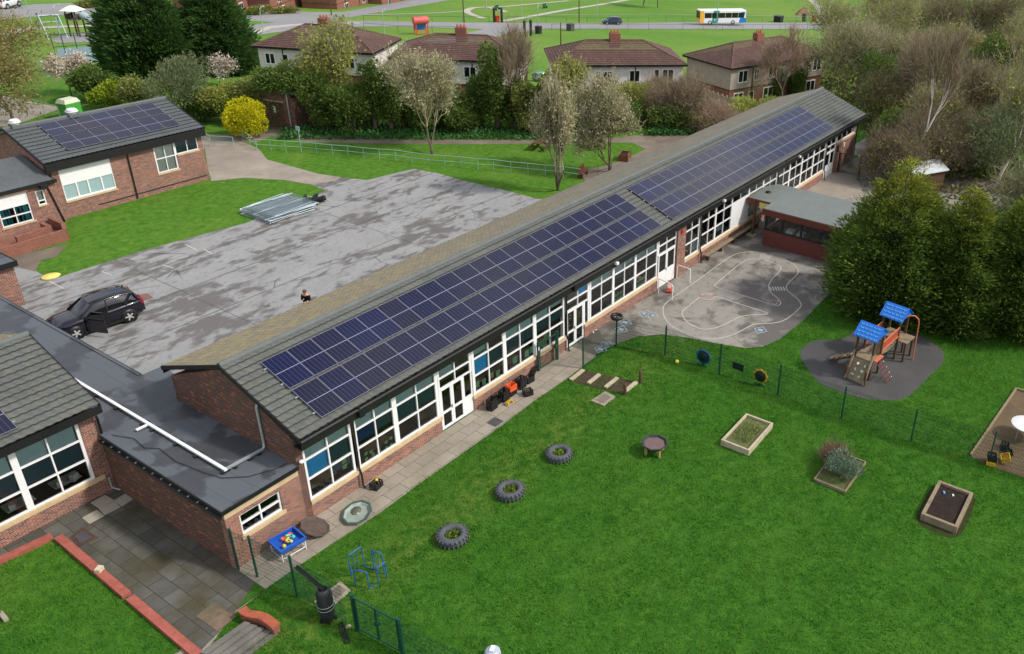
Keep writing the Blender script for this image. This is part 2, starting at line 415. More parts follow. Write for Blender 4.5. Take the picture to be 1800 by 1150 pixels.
M['oldcrete'] = tar_mat('worn_concrete', s2l(128, 118, 106), s2l(172, 162, 148), .35, .45, (1, 1, 1), None, .16)
M['dirtpath'] = tar_mat('dirt_path', s2l(104, 92, 80), s2l(142, 130, 116), .5, .5, (1, 1, 1), None, .14)
M['road'] = tar_mat('road_tarmac', s2l(132, 130, 130), s2l(156, 154, 154), .2, .5, (1, 1, 1), None, .2)
M['footway'] = tar_mat('footway', s2l(168, 162, 150), s2l(196, 190, 176), .2, .5, (1, 1, 1), None, .2)
M['rubber'] = tar_mat('rubber_surface', s2l(68, 68, 68), s2l(92, 90, 88), .6, .5, (1, 1, 1), None, .2)
M['barkchip'] = tar_mat('bark_chippings', s2l(82, 66, 46), s2l(122, 102, 74), 3.0, .5, (1, 1, 1), None, .2)
def slab_mat(name, c1, c2, joint, w, h, moss, mossf, rz=0):
    g = NG(name); uv = g.coord('Object', (1, 1, 1), rz); o = g.coord('Object')
    b = g.n('ShaderNodeTexBrick'); g.l(uv, b.inputs['Vector']); b.offset = .5
    b.inputs['Scale'].default_value = 1; b.inputs['Brick Width'].default_value = w; b.inputs['Row Height'].default_value = h
    b.inputs['Mortar Size'].default_value = .014; b.inputs['Mortar Smooth'].default_value = .3
    b.inputs['Color1'].default_value = rgba(c1); b.inputs['Color2'].default_value = rgba(c2); b.inputs['Mortar'].default_value = rgba(joint)
    n = g.noise(.55, 6, .65, o); n2 = g.noise(6, 5, .7, o); n3 = g.noise(26, 3, .7, o)
    c = g.mix(g.ramp(n, .4, .68, 0, mossf), b.outputs['Color'], moss)
    c = g.mix(g.ramp(n2, .35, .7, 0, .4), c, g.mix(.55, c, (.04, .04, .035)))
    c = g.mix(g.ramp(n3, .66, .74, 0, .35), c, s2l(180, 176, 160))
    return g.pbr(c, .85, .25, 0, g.bump(b.outputs['Fac'], -.4, .01))
M['slabs'] = slab_mat('paving_slabs', s2l(166, 156, 142), s2l(150, 142, 130), s2l(92, 84, 72), .92, .62, s2l(128, 118, 100), .6)
M['slabs_old'] = slab_mat('mossy_slabs', s2l(102, 102, 96), s2l(80, 80, 76), s2l(40, 38, 32), .92, .62, s2l(70, 64, 40), .95, PI/2)
M['line'] = plain('road_paint', s2l(184, 178, 168), .8, .2, var=.14, scale=4)
M['line_blue'] = plain('worn_blue_paint', s2l(148, 168, 182), .85, .2, var=.1, scale=5)
M['line_pink'] = plain('worn_pink_paint', s2l(188, 150, 146), .85, .2, var=.1, scale=5)

KN[-1] = (900, -.45-.075*808)
LH = np.array([math.cos(YAW), -math.sin(YAW)])
def sl_(s, l): return (CAM[0]+FH[0]*s+LH[0]*l, CAM[1]+FH[1]*s+LH[1]*l)
sheet('ground', [sl_(-60, -420), sl_(-60, 420), sl_(800, 900), sl_(800, -900)], 0.0, M['grass'])

# main yard behind the long building
YARD = pts2([(945, 350), (880, 333), (815, 318), (770, 305), (727, 297), (690, 306), (645, 317), (600, 312), (560, 306), (548, 325), (572, 336), (548, 348), (430, 393), (250, 441), (90, 492), (62, 476), (40, 470), ('w', 2.4, 36.2), ('w', -14, 36.0), ('w', -14, 10.5), ('w', 0.6, 10.5), ('w', 0.6, 8.2), ('w', 37.2, 8.2), ('w', 36.6, 13.0)])
sheet('yard', YARD, .012, M['yard'])
CPATH = pts2([(350, 262), (352, 236), (400, 238), (455, 262), (470, 281), (560, 306), (600, 312), (590, 318), (548, 325), (500, 317), (430, 313), (372, 319), (366, 300), (360, 262)])
sheet('concrete_path', CPATH, .016, M['oldcrete'])
UPATH = pts2([(356, 240), (420, 236), (478, 228), (462, 206), (505, 206), (512, 226), (600, 240), (720, 246), (950, 246), (1040, 245), (1120, 238), (1215, 236), (1262, 240), (1240, 262), (1150, 300), (1080, 330), (1030, 322), (1020, 300), (1060, 293), (1100, 280), (1135, 262), (1110, 251), (1000, 252), (800, 254), (640, 252), (540, 250), (478, 240), (452, 250), (400, 250), (356, 250)])
sheet('footpath', UPATH, .008, M['dirtpath'])
sheet('dirt_patch', pts2([(62, 478), (30, 470), (20, 452), (75, 440), (118, 430), (100, 452), (72, 458)]), .020, M['dirtpath'])
sheet('turning_area', pts2([(-30, 160), (40, 176), (110, 190), (60, 208), (20, 222), (-60, 226)]), .008, M['oldcrete'])

# front: slab path, tarmac playground, rubber, courtyard
EDGE = pts2([(998.7, 664.8), (940, 705), (880, 750), (820, 792), (741.7, 847.4), (670.5, 900), (594, 950), (540, 985), (481.5, 1025.5), (411, 1079.5)])
sheet('slab_path', [(-2.65, .52), (17.45, .52)]+[(17.45, EDGE[0][1]+.12)]+EDGE+[(-6.2, -2.3), (-6.2, -1.2), (-2.65, -1.2)], .010, M['slabs'])
COURT = [(-2.65, 8.5), (-14, 8.5), (-14, 7.7)]+pts2([(-5, 990), (97, 946), (345, 1152), (395, 1102), (411, 1079.5)])+[(-2.65, -.6)]
sheet('courtyard', COURT, .014, M['slabs_old'])
PLAY = [(17.45, .52)]+[(17.45, EDGE[0][1]+.12)]+pts2([(1040, 628), (1085, 604), (1120, 592), (1165, 588), (1215, 595), (1260, 604), (1310, 612), (1340, 610), (1370, 597), (1410, 566), (1440, 534), (1462, 512), (1500, 490)])+[(36.4, -12.5), (62, -14), (62, -2), (80, 0), (80, 2.5), (60.5, 2.2), (60.5, .52)]
sheet('tarmac', PLAY, .006, M['playtar'])
sheet('pink_paving', pts2([(1382, 333), (1440, 305), (1500, 303), (1520, 345), (1460, 355)]), .012, M['oldcrete'])
RUB = pts2([(1380+x/4.107, 480+y/4.107) for x, y in [(90, 580), (190, 485), (410, 485), (530, 400), (770, 380), (1000, 450), (1190, 600), (1000, 790), (860, 925), (600, 915), (450, 880), (260, 810), (180, 720)]])
sheet('rubber_surface', smooth_poly(RUB, 1), .010, M['rubber'])
BARK = pts2([(1786, 685), (1706, 802), (1735, 818), (1830, 850), (1880, 760), (1880, 710)])
sheet('bark_patch', BARK, .008, M['barkchip'])
e = MB()
Bq = [at(*p) for p in [(1786, 685), (1706, 802)]]
e.beam(Bq[0]+Vector((0, 0, .05)), Bq[1]+Vector((0, 0, .05)), .1, .14)
q2 = at(1880, 712); e.beam(Bq[0]+Vector((0, 0, .05)), q2+Vector((0, 0, .05)), .1, .14)
tag(e.build('edging_board', M['timber']), 'pale timber edging board round the bark patch', 'edging')

# playground road markings
def zp(L, s=3.593, ox=1050, oy=400): return pts2([(ox+x/s, oy+y/s) for x, y in L])
mk = MB()
for L in ([(415, 500), (440, 470), (540, 400), (640, 330), (740, 255), (830, 190), (880, 165), (960, 152), (1050, 160), (1150, 190), (1230, 225), (1270, 265), (1270, 290), (1240, 320), (1200, 355), (1190, 385), (1210, 410), (1265, 450), (1293, 490), (1270, 520), (1200, 580), (1130, 605), (1050, 608), (990, 612), (940, 635), (880, 670), (800, 697), (720, 708), (620, 695), (520, 655), (450, 610), (415, 555)],
          [(530, 535), (560, 510), (620, 463), (670, 420), (700, 420), (900, 485), (1070, 538), (1078, 545), (1060, 550), (960, 553), (900, 563), (840, 595), (770, 630), (700, 645), (640, 640), (580, 610), (545, 575)],
          [(735, 375), (750, 355), (900, 230), (950, 200), (1010, 200), (1090, 215), (1150, 240), (1163, 260), (1140, 290), (1095, 335), (1078, 375), (1095, 415), (1130, 440), (1160, 470), (1155, 490), (1130, 498), (1000, 455), (850, 410)]):
    ribbon(mk, smooth_poly(zp(L), 2), .062, .014, True)
for k in range(6):
    a = zp([(1088+k*17, 376), (1100+k*17, 400)]); ribbon(mk, a, .085, .014)
for k in range(6):
    a = zp([(1040+k*8, 168+k*8), (1080+k*8, 176+k*8)][:2]); a = zp([(1018+k*3, 205-k*8), (1085+k*5, 208-k*7)]); ribbon(mk, a, .085, .014)
o = mk.build('road_marking', M['line']); o['kind'] = 'structure'
mk = MB()
c0 = zp([(695, 437)])[0]
ribbon(mk, [(c0[0]+.42*math.cos(2*PI*k/20), c0[1]+.42*math.sin(2*PI*k/20)) for k in range(20)], .1, .014, True)
ribbon(mk, zp([(1070, 462), (1145, 462), (1125, 490)]), .1, .014, True)
tag(mk.build('pink_marking', M['line_pink']), kind='structure')
mk = MB()
for cx, cy in ((345, 555), (300, 545), (1030, 648), (175, 600), (150, 645), (60, 740), (20, 770)):
    q = zp([(cx-38, cy-8), (cx+18, cy-20), (cx+40, cy+10), (cx-15, cy+22)]); ribbon(mk, q, .07, .014, True)
    ribbon(mk, zp([(cx-15, cy-3), (cx+15, cy+4)]), .25, .014)
tag(mk.build('number_grid_marking', M['line_blue']), kind='structure')
# faint bay lines in the yard
mk = MB()
for a, b in (((87, 495), (113, 508)), ((180, 478), (196, 484)), ((286, 466), (305, 472)), ((325, 430), (347, 440)), ((358, 438), (372, 446)), ((540, 345), (580, 352))): ribbon(mk, pts2([a, b]), .07, .018)
tag(mk.build('bay_marking', M['line']), kind='structure')
sheet('patched_tarmac', pts2([(236, 520), (258, 516), (270, 524), (243, 533)]), .018, plain('reddish_patch', s2l(124, 92, 84), .9, .2))

zq_ = lambda L: [(x/4.6, 700+y/4.6) for x, y in L]
# light replacement slabs and covers in the courtyard
cs = MB()
for q in (zq_([(730, 850), (850, 785), (930, 830), (800, 895)]), zq_([(800, 897), (930, 833), (975, 885), (845, 950)]), zq_([(665, 970), (785, 905), (845, 955), (725, 1020)]), zq_([(920, 830), (1030, 765), (1105, 800), (985, 880)])):    p = [at(*x) for x in q]; cs.prism([(x.x, x.y) for x in p], .008, .022)
tag(cs.build('pale_slabs', plain('pale_slab', s2l(158, 152, 138), .85, .2, var=.12)), kind='structure')
def cover(name, px, mat, label, h=.03, cat='manhole cover', inner=None):
    p = [at(*x) for x in px]; mb = MB().prism([(x.x, x.y) for x in p], -.02, h)
    o = tag(mb.build(name, mat), label, cat)
    if inner:
        c = sum(p, Vector())/4; m2 = MB().prism([(c.x+(x.x-c.x)*.62, c.y+(x.y-c.y)*.62) for x in p], h-.004, h+.02)
        m2.build('lid', inner, o)
    return o
def zq(L, s, ox, oy): return [(ox+x/s, oy+y/s) for x, y in L]
M['iron'] = plain('cast_iron', s2l(84, 84, 88), .7, .4, .3, var=.3)
M['rusty'] = plain('rusty_iron', s2l(88, 66, 58), .8, .3, .2, var=.4)
cover('manhole_cover', zq([(596, 742), (650, 705), (710, 732), (655, 770)], 3.833, 700, 550), M['iron'], 'grey iron manhole cover in the slab path by the white double doors')
cover('manhole_cover', zq([(1297, 598), (1395, 535), (1463, 570), (1385, 632)], 3.833, 700, 550), M['concrete'], 'square concrete manhole surround with lid in the lawn near the sleeper steps', .06, inner=M['dirtpath'])
cover('manhole_cover', zq([(960, 690), (1060, 612), (1135, 680), (1020, 780)], 4.26, 350, 880), M['concrete'], 'weathered concrete manhole surround in the lawn behind the water butt', .06, inner=M['dirtpath'])
cover('manhole_cover', zq([(560, 200), (650, 128), (780, 205), (620, 285)], 4.5, 0, 900), M['rusty'], 'rusty iron manhole cover in the courtyard beside the brick edging', .03, inner=M['iron'])
cover('sunken_slab', zq([(1550, 830), (1690, 725), (1780, 780), (1640, 890)], 4.5, 0, 900), plain('brown_slab', s2l(104, 92, 74), .9, .2, var=.3), 'brown stained paving slab sunk in the courtyard, farther from the steps', .03, 'paving slab')
cover('sunken_slab', zq([(1640, 890), (1780, 785), (1870, 830), (1720, 950)], 4.5, 0, 900), plain('brown_slab2', s2l(116, 98, 82), .9, .2, var=.3), 'brown stained paving slab sunk in the courtyard, nearer the steps', .03, 'paving slab')

# grass blades on the front lawns
def inpoly(px, py, P):
    c = np.zeros(len(px), bool); n = len(P); j = n-1
    for i in range(n):
        xi, yi = P[i]; xj, yj = P[j]
        t = ((yi > py) != (yj > py)) & (px < (xj-xi)*(py-yi)/(yj-yi+1e-12)+xi); c ^= t; j = i
    return c
CLAWN = pts2([(-60, 1020), (0, 993), (97, 948), (345, 1155), (360, 1260), (-200, 1260)])
def blades(n, x0, x1, y0, y1, inside, outside, h0, wd, s0):
    r = np.random.default_rng(s0)
    x = r.uniform(x0, x1, n); y = r.uniform(y0, y1, n); k = np.zeros(n, bool)
    for P in inside: k |= inpoly(x, y, P)
    for P in outside: k &= ~inpoly(x, y, P)
    x = x[k]; y = y[k]; n = len(x)
    ph = np.sin(x*2.3+np.sin(y*1.7)*2)*np.sin(y*2.9+np.sin(x*1.3)*2)+.6*np.sin(x*7.1+y*3)*np.sin(y*6.3-x*2)
    h = h0*(.75+.35*ph+r.uniform(-.25, .35, n)).clip(.25, 2); a = r.uniform(0, 2*PI, n)
    lean = r.normal(0, .45, (n, 2))*h[:, None]; dx = np.cos(a)*wd; dy = np.sin(a)*wd; z = .0
    V = np.empty((n, 3, 3)); V[:, 0] = np.stack([x-dx, y-dy, np.full(n, z)], 1); V[:, 1] = np.stack([x+dx, y+dy, np.full(n, z)], 1)
    V[:, 2] = np.stack([x+lean[:, 0], y+lean[:, 1], h], 1)
    return V.reshape(-1, 3), np.arange(3*n).reshape(-1, 3)
LAWN = [(-6.2, -2.3)]+EDGE[::-1]+[(17.45, EDGE[0][1]+.12)]+[p for p in PLAY[2:17]]+[(40, -14), (40, -36), (-8, -36), (-8, -8)]
SOIL3 = smooth_poly(pts2([(1606, 918), (1618, 890), (1640, 850), (1680, 856), (1716, 872), (1712, 892), (1694, 936), (1676, 948), (1648, 940)]), 2)
sheet('worn_soil', SOIL3, .006, plain('worn_soil', s2l(54, 58, 32), .95, .1, var=.4, scale=4))
V1, F1 = blades(360000, -8, 38, -34, 0, [LAWN], [PLAY, RUB, BARK, SOIL3], .10, .017, 3)
V2, F2 = blades(46000, -16, -2.6, -6, 9, [CLAWN], [], .10, .015, 4)
tag(np_mesh('lawn_grass', np.concatenate([V1, V2]), np.concatenate([F1, F2+len(V1)]), M['blade']), kind='stuff')
# ================================================================ SCHOOL BUILDINGS
def tile_mat(name, base, dark, lichen, amt, near=False):
    g = NG(name); o = g.coord('Object'); x, y, z = g.sep(o)
    n1 = g.noise(.9, 5, .6, o); n2 = g.noise(7, 4, .65, o); n3 = g.noise(2.6, 5, .7, o, .4)
    c = g.mix(g.ramp(g.math('ADD', g.math('MULTIPLY', n1, .5), g.math('MULTIPLY', n2, .5)), .32, .68), dark, base)
    f = g.ramp(n3, .5, .66, 0, amt)
    if near: f = g.math('ADD', g.math('MULTIPLY', f, .5), g.math('MULTIPLY', g.ramp(x, 4, 30, .42, 0), g.ramp(n3, .36, .6)))
    c = g.mix(f, c, lichen)
    return g.pbr(c, .85, .25)
M['tile'] = tile_mat('grey_tile', s2l(104, 106, 103), s2l(80, 83, 80), s2l(118, 114, 94), .4)
M['tile_moss'] = tile_mat('mossy_tile', s2l(138, 132, 118), s2l(112, 107, 96), s2l(180, 160, 102), .4, True)
M['tile_slate'] = tile_mat('slate_tile', s2l(94, 98, 100), s2l(76, 80, 82), s2l(100, 104, 98), .3)
M['tile_lap_shade'] = plain('tile_lap_shade_and_dirt', s2l(58, 60, 58), .9, .2, var=.4, scale=2)  # lap shadow and grime put together into one dark colour
M['lichen'] = plain('yellow_lichen', s2l(196, 170, 92), .95, .1, var=.3, scale=6)
def roof_slope(name, x0, x1, A, B, mat, parent, gauge=.345, roll=.32, amp=.026, lip=.05):
    """tiled slope: A=(y,z) at the ridge, B=(y,z) at the eaves; interlocking wavy tiles in overlapping courses"""
    A = np.array(A, float); B = np.array(B, float); d = B-A; L = np.hypot(*d); d /= L
    nrm = np.array([-d[1], d[0]]);
    if nrm[1] < 0: nrm = -nrm
    nc = max(1, int(round(L/gauge))); g = L/nc; nx = int(round((x1-x0)/roll*6)); xs = np.linspace(x0, x1, nx+1)
    wave = amp*np.maximum(np.sin(xs*2*PI/roll), -.35)
    V = []; Fq = []
    for i in range(nc):
        rows = []
        for t, off in ((i*g-(.09 if i else 0), -.004), ((i+1)*g, lip)):
            sag = 0
            yz = A+d*t; w_ = wave if off > -.001 else wave
            p = np.stack([xs, yz[0]+nrm[0]*(off+w_), yz[1]+nrm[1]*(off+w_)], 1); rows.append(p)
        b = len(V)*(nx+1)
        for r_ in rows: V.append(r_)
        k = np.arange(nx)
        for q in range(1):
            a0 = b+q*(nx+1)+k; a1 = a0+1; b0 = a0+nx+1; b1 = b0+1
            Fq.append(np.stack([a0, a1, b1, b0], 1))
    o = np_mesh(name, np.concatenate(V), np.concatenate(Fq), mat, parent)
    V = []; Fq = []; k = np.arange(nx)  # dark wavy strips paint the shadow line, with dirt, under each course lap
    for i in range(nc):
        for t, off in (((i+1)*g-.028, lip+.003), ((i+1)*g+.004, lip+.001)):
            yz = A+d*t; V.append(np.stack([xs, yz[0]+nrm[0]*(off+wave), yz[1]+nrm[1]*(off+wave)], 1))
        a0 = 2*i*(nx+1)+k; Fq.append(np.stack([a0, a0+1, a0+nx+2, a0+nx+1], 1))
    np_mesh('tile_lap_shade', np.concatenate(V), np.concatenate(Fq), M['tile_lap_shade'], o)
    return o
def flat_roof_slope(name, x0, x1, A, B, th, mat, parent):
    return MB().prismx([A, B, (B[0], B[1]-th), (A[0], A[1]-th)], x0, x1).build(name, mat, parent)

# ---- solar panel mesh
def panel_mat():
    g = NG('solar_cells'); uv = g.coord('UV'); u, v, _ = g.sep(uv)
    oi = g.n('ShaderNodeObjectInfo').outputs['Random']
    def lines(t, n, wd):
        f = g.math('FRACT', g.math('MULTIPLY', t, n)); e = g.math('MINIMUM', f, g.math('SUBTRACT', 1.0, f))
        return g.math('LESS_THAN', e, wd)
    lu = lines(u, 6, .03); lv = lines(v, 18, .035)
    cell = g.mix(oi, s2l(9, 13, 46), s2l(24, 22, 38)); cell = g.mix(g.math('GREATER_THAN', oi, .84), cell, s2l(12, 18, 54))
    n = g.noise(3, 2, .5, g.coord('Object')); cell = g.mix(g.ramp(n, .3, .7, 0, .25), cell, s2l(18, 20, 42))
    c = g.mix(g.math('MULTIPLY', g.math('MAXIMUM', lu, g.math('MULTIPLY', lv, .45)), .36), cell, s2l(126, 124, 150))
    mid = g.math('LESS_THAN', g.math('ABSOLUTE', g.math('SUBTRACT', v, .5)), .009)
    c = g.mix(mid, c, s2l(138, 136, 156))
    return g.pbr(c, .12, .5)
M['cells'] = panel_mat(); M['pframe'] = plain('panel_frame', s2l(140, 140, 152), .4, .5, .4, var=.08)
PW, PH = 1.134, 1.722
def panel_mesh():
    me = bpy.data.meshes.new('solar_panel')
    f = .014; t = .035
    v = [(0, 0, t), (PW, 0, t), (PW, PH, t), (0, PH, t), (f, f, t+.001), (PW-f, f, t+.001), (PW-f, PH-f, t+.001), (f, PH-f, t+.001), (0, 0, 0), (PW, 0, 0), (PW, PH, 0), (0, PH, 0)]
    fs = [(4, 5, 6, 7), (0, 1, 5, 4), (1, 2, 6, 5), (2, 3, 7, 6), (3, 0, 4, 7), (8, 9, 1, 0), (9, 10, 2, 1), (10, 11, 3, 2), (11, 8, 0, 3), (11, 10, 9, 8)]
    me.from_pydata(v, [], fs); L = me.uv_layers.new(name='UVMap')
    for p in me.polygons:
        p.material_index = 0 if p.index == 0 else 1
        for li in p.loop_indices:
            q = v[me.loops[li].vertex_index]; L.data[li].uv = ((q[0]-f)/(PW-2*f), (q[1]-f)/(PH-2*f))
    me.materials.append(M['cells']); me.materials.append(M['pframe']); return me
PM = panel_mesh()
def solar_array(label, x, ylow, zlow, slope, n, pitch=1.155, group='solar arrays on the school roofs', h=.11):
    """row of n portrait panels; (x, ylow, zlow) is the lower left corner on the tiles, slope in radians, rising to +y"""
    t = thing('solar_array', label, 'solar panels', (x, ylow, zlow), 0, group); t.rotation_euler = (slope, 0, 0)
    for i in range(n):
        o = bpy.data.objects.new('solar_panel', PM); col.objects.link(o); o.parent = t; o.location = (i*pitch, 0, h)
    for yy in (.36, PH-.36):
        mb = MB().box(-.12, n*pitch+.08, yy-.02, yy+.02, .05, h-.002)
        mb.build('mounting_rail', M['galv'], t)
        for xx in np.arange(.2, n*pitch, 1.2):
            pass
    return t

# ---- window bay: frame + panes; origin on the wall plane, facing -y
def bay(parent, x0, x1, y, z0, z1, muls, bars, fw=.07, name='window', blinds=None, depth=.09, glass=None, post=(.07, .07), panel=None):
    """muls: inner mullion centres, bars: transom heights; blinds: {(col,row): material} row 0 lowest"""
    mb = MB(); y0 = y-depth*.5; y1 = y+depth*.5
    mb.box(x0, x0+post[0], y0, y1, z0, z1); mb.box(x1-post[1], x1, y0, y1, z0, z1)
    xi0, xi1 = x0+post[0], x1-post[1]
    mb.box(xi0, xi1, y0, y1, z0, z0+fw); mb.box(xi0, xi1, y0, y1, z1-fw, z1)
    zs = [z0+fw]+sum([[b-fw*.5, b+fw*.5] for b in bars], [])+[z1-fw]
    for b in bars: mb.box(xi0, xi1, y0, y1, b-fw*.5, b+fw*.5)
    for m_ in muls:
        for k in range(0, len(zs), 2): mb.box(m_-fw*.4, m_+fw*.4, y0+.004, y1-.004, zs[k], zs[k+1])
    fr = mb.build(name, M['white'], parent)
    g = MB().quad((xi0, y+.012, z0+fw), (xi1, y+.012, z0+fw), (xi1, y+.012, z1-fw), (xi0, y+.012, z1-fw))
    g.build('pane', glass or M['glass'], fr)
    if blinds:
        xs = [xi0]+list(muls)+[xi1]
        bym = {}
        for (c, r), mt in blinds.items():
            a, b = xs[c]+.04, xs[c+1]-.04; lo, hi = zs[2*r], zs[2*r+1]; fr_ = 1.0
            if isinstance(mt, tuple): mt, fr_ = mt
            bym.setdefault(mt, MB()).box(a, b, y+.07, y+.085, hi-(hi-lo)*fr_, hi)
        for mt, mm in bym.items(): mm.build('blind', M[mt], fr)
    return fr
def glazed_door(parent, x0, x1, y, z0, z1, leaves, glass_from=.12, mid=None, solid=0.0, name='door', mat=None):
    """white framed door leaves with two glass lights each"""
    mb = MB(); y0, y1 = y-.035, y+.035; w_ = (x1-x0)/leaves; gl = MB(); st = .1
    for k in range(leaves):
        a, b = x0+k*w_+.006, x0+(k+1)*w_-.006
        lo = z0+(solid if solid else .02)
        mb.box(a, a+st, y0, y1, lo, z1); mb.box(b-st, b, y0, y1, lo, z1)
        if solid: mb.box(a, b, y0, y1, z0, lo-.001)
        mb.box(a+st, b-st, y0, y1, lo, lo+glass_from); mb.box(a+st, b-st, y0, y1, z1-.1, z1)
        if mid: mb.box(a+st, b-st, y0, y1, mid-.06, mid+.06)
        gl.quad((a+st, y, lo), (b-st, y, lo), (b-st, y, z1-.1), (a+st, y, z1-.1))
    d = mb.build(name, mat or M['white'], parent); gl.build('pane', M['glass'], d)
    h = MB().box(x0+w_-.09, x0+w_-.06, y0-.05, y0-.001, z0+.95, z0+1.12); h.build('handle', M['galv'], d)
    return d

def downpipe(parent, x, y, ztop, zbot, yfas=None, r=.045, name='downpipe', kick=.0):
    P = []
    if yfas is not None: P += [(x, yfas, ztop+.12), (x, yfas, ztop-.05), (x, y, ztop-.35)]
    else: P += [(x, y, ztop)]
    P += [(x, y, .95), (x, y-kick, .7), (x, y-kick, zbot+.1), (x+.02, y-kick-.1, zbot)]
    return MB().tube(P, r, 8).build(name, M['black'], parent)

# ---------------------------------------------------------------- the long classroom block
ZE, ZR, YR = 4.22, 5.85, 4.40
X0, X1 = .42, 59.55
sch = thing('school_building', 'long single storey brick classroom block with white framed glazing and grey tiled roof', 'school building', (0, 0, 0))
SL = math.atan2(ZR-ZE, YR)
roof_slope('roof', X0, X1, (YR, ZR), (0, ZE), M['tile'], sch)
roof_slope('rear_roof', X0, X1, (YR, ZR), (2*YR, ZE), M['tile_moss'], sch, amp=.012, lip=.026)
MB().tube([(X0, YR, ZR+.0), (X1, YR, ZR+.0)], .13, 10).build('ridge', M['lead'], sch)
v = MB()
for xx in (X0-.02, X1+.02):
    v.prismx([(-.02, ZE+.03), (YR, ZR+.05), (2*YR+.02, ZE+.03), (2*YR+.02, ZE-.16), (YR, ZR-.14), (-.02, ZE-.16)], xx-.03, xx+.03)
v.build('verge', M['fascia'], sch)
fa = MB(); fa.box(X0, X1, -.03, .0, ZE-.50, ZE-.02); fa.box(X0, X1, 0, .50, ZE-.50, ZE-.47)
fa.box(X0, X1, 2*YR, 2*YR+.03, ZE-.34, ZE-.02)
fa.build('fascia', M['fascia'], sch)
gt = MB()
gt.loft([[(x_, -.03-.06+.06*math.cos(a), ZE-.07+.06*math.sin(a)) for a in np.linspace(PI, 2*PI, 7)]+[(x_, -.03-.06+.05*math.cos(a), ZE-.07+.05*math.sin(a)) for a in np.linspace(2*PI, PI, 7)] for x_ in (X0, X1)])
gt.build('gutter', M['fascia'], sch)
FY = .52
wl = MB()
gp = [(FY, -.05), (FY, ZE-.28), (YR, ZR-.16), (2*YR-.5, ZE-.28), (2*YR-.5, -.05)]
MB().prismx(gp, X0+.03, X0+.33).build('gable_wall', M['brick_dark'], sch); wl.prismx(gp, X1-.85, X1-.55)
wl.box(X0+.33, X1-.85, 2*YR-.8, 2*YR-.5, -.05, ZE-.3)
seg = [(.75, 7.82), (9.9, 17.0), (18.62, 26.12), (29.2, 31.15), (31.15, 52.1)]
for a, b in seg: wl.box(a, b, FY, FY+.25, -.05, .70)
wl.box(28.22, 29.2, FY-.08, FY+.3, -.05, ZE-.36)           # the tall pier
wl.box(54.55, X1-.85, FY, FY+.25, -.05, 2.55)               # solid end bay
wl.box(54.4, 54.55, FY, FY+.25, -.05, 2.4)
wl.box(X0+.33, .75, FY, FY+.25, -.05, ZE-.36)
wl.build('wall', M['brick'], sch)
si = MB()
for a, b in seg: si.box(a-.02, b+.02, FY-.07, FY+.25, .70, .87)
si.box(54.5, X1-.85, FY-.06, FY+.22, 2.55, 2.68)
si.build('sill', M['stone'], sch)
ZT = ZE-.5
T_, D_, B_, N_ = 'teal_blind', 'dark_blind', 'blue_blind', 'navy_blind'
def std(x0, x1, bl, post=(.1, .1)):
    return bay(sch, x0, x1, FY+.08, .87, ZT, [(x0+x1)/2+.0], [1.83, 2.75], blinds=bl, post=post)
std(.76, 3.02, {(0, 2): T_, (1, 2): T_, (0, 1): B_, (1, 1): D_, (1, 0): (D_, .55)})
std(3.18, 5.29, {(0, 2): T_, (1, 2): T_, (0, 1): (N_, .8), (1, 1): (D_, .75)}, (.1, .12))
std(5.29, 7.78, {(0, 2): T_, (1, 2): T_, (0, 1): D_, (1, 1): (D_, .9)}, (.12, .16))
std(9.95, 12.22, {(0, 2): (T_, .9), (0, 1): B_, (1, 1): D_, (1, 2): (T_, .5)}, (.16, .12))
std(12.22, 14.50, {(0, 2): T_, (1, 2): T_, (0, 1): (D_, .9), (1, 1): (D_, .85)}, (.12, .12))
std(14.50, 16.90, {(0, 2): T_, (1, 2): (T_, .8), (0, 1): (D_, .8), (1, 1): (D_, .7)}, (.12, .1))
std(19.12, 21.40, {(0, 2): T_, (1, 2): T_}, (.16, .1)); std(21.40, 23.64, {(0, 2): T_, (1, 2): (T_, .9), (0, 1): (D_, .4)}, (.1, .1)); std(23.64, 26.05, {(0, 2): T_, (1, 2): T_}, (.1, .1))
std(29.22, 31.10, {(1, 0): (T_, .9)}, (.05, .08)); std(31.36, 33.32, {}, (.06, .09)); std(33.32, 35.6, {(0, 0): (T_, .6)}, (.09, .06))
std(38.12, 40.43, {}); std(40.43, 42.70, {}); std(42.85, 45.05, {}, (.06, .1)); std(45.05, 47.35, {}); std(47.35, 49.66, {}); std(49.66, 52.1, {}, (.1, .06))
bay(sch, 35.6, 38.12, FY+.08, 2.73, ZT, [36.85], [], name='window')
MB().box(35.6, 38.12, FY+.03, FY+.13, .87, 2.73).build('infill_panel', M['white_panel'], sch)
bay(sch, 54.6, X1-.9, FY+.08, 2.68, ZT, [55.7, 56.86, 58.1], [], name='window')
# doors
bay(sch, 7.80, 9.93, FY+.08, 2.22, ZT, [8.86], [2.80], name='door_light', blinds={(0, 1): T_, (1, 1): (T_, .5)}, post=(.1, .14))
glazed_door(sch, 7.88, 9.32, FY+.08, .03, 2.22, 2, mid=.92)
MB().box(9.32, 9.9, FY+.05, FY+.11, .03, 1.02).box(9.32, 9.4, FY+.05, FY+.11, 1.02, 2.22).box(9.82, 9.9, FY+.05, FY+.11, 1.02, 2.22).build('side_panel', M['white_panel'], sch); MB().box(7.8, 7.88, FY+.04, FY+.12, .03, 2.22).build('door_jamb', M['white'], sch); MB().quad((9.4, FY+.08, 1.02), (9.82, FY+.08, 1.02), (9.82, FY+.08, 2.22), (9.4, FY+.08, 2.22)).build('pane', M['glass'], sch)
bay(sch, 17.05, 19.10, FY+.08, 2.22, ZT, [18.08], [2.80], name='door_light', blinds={(1, 1): 'blue_blind'}, post=(.06, .14))
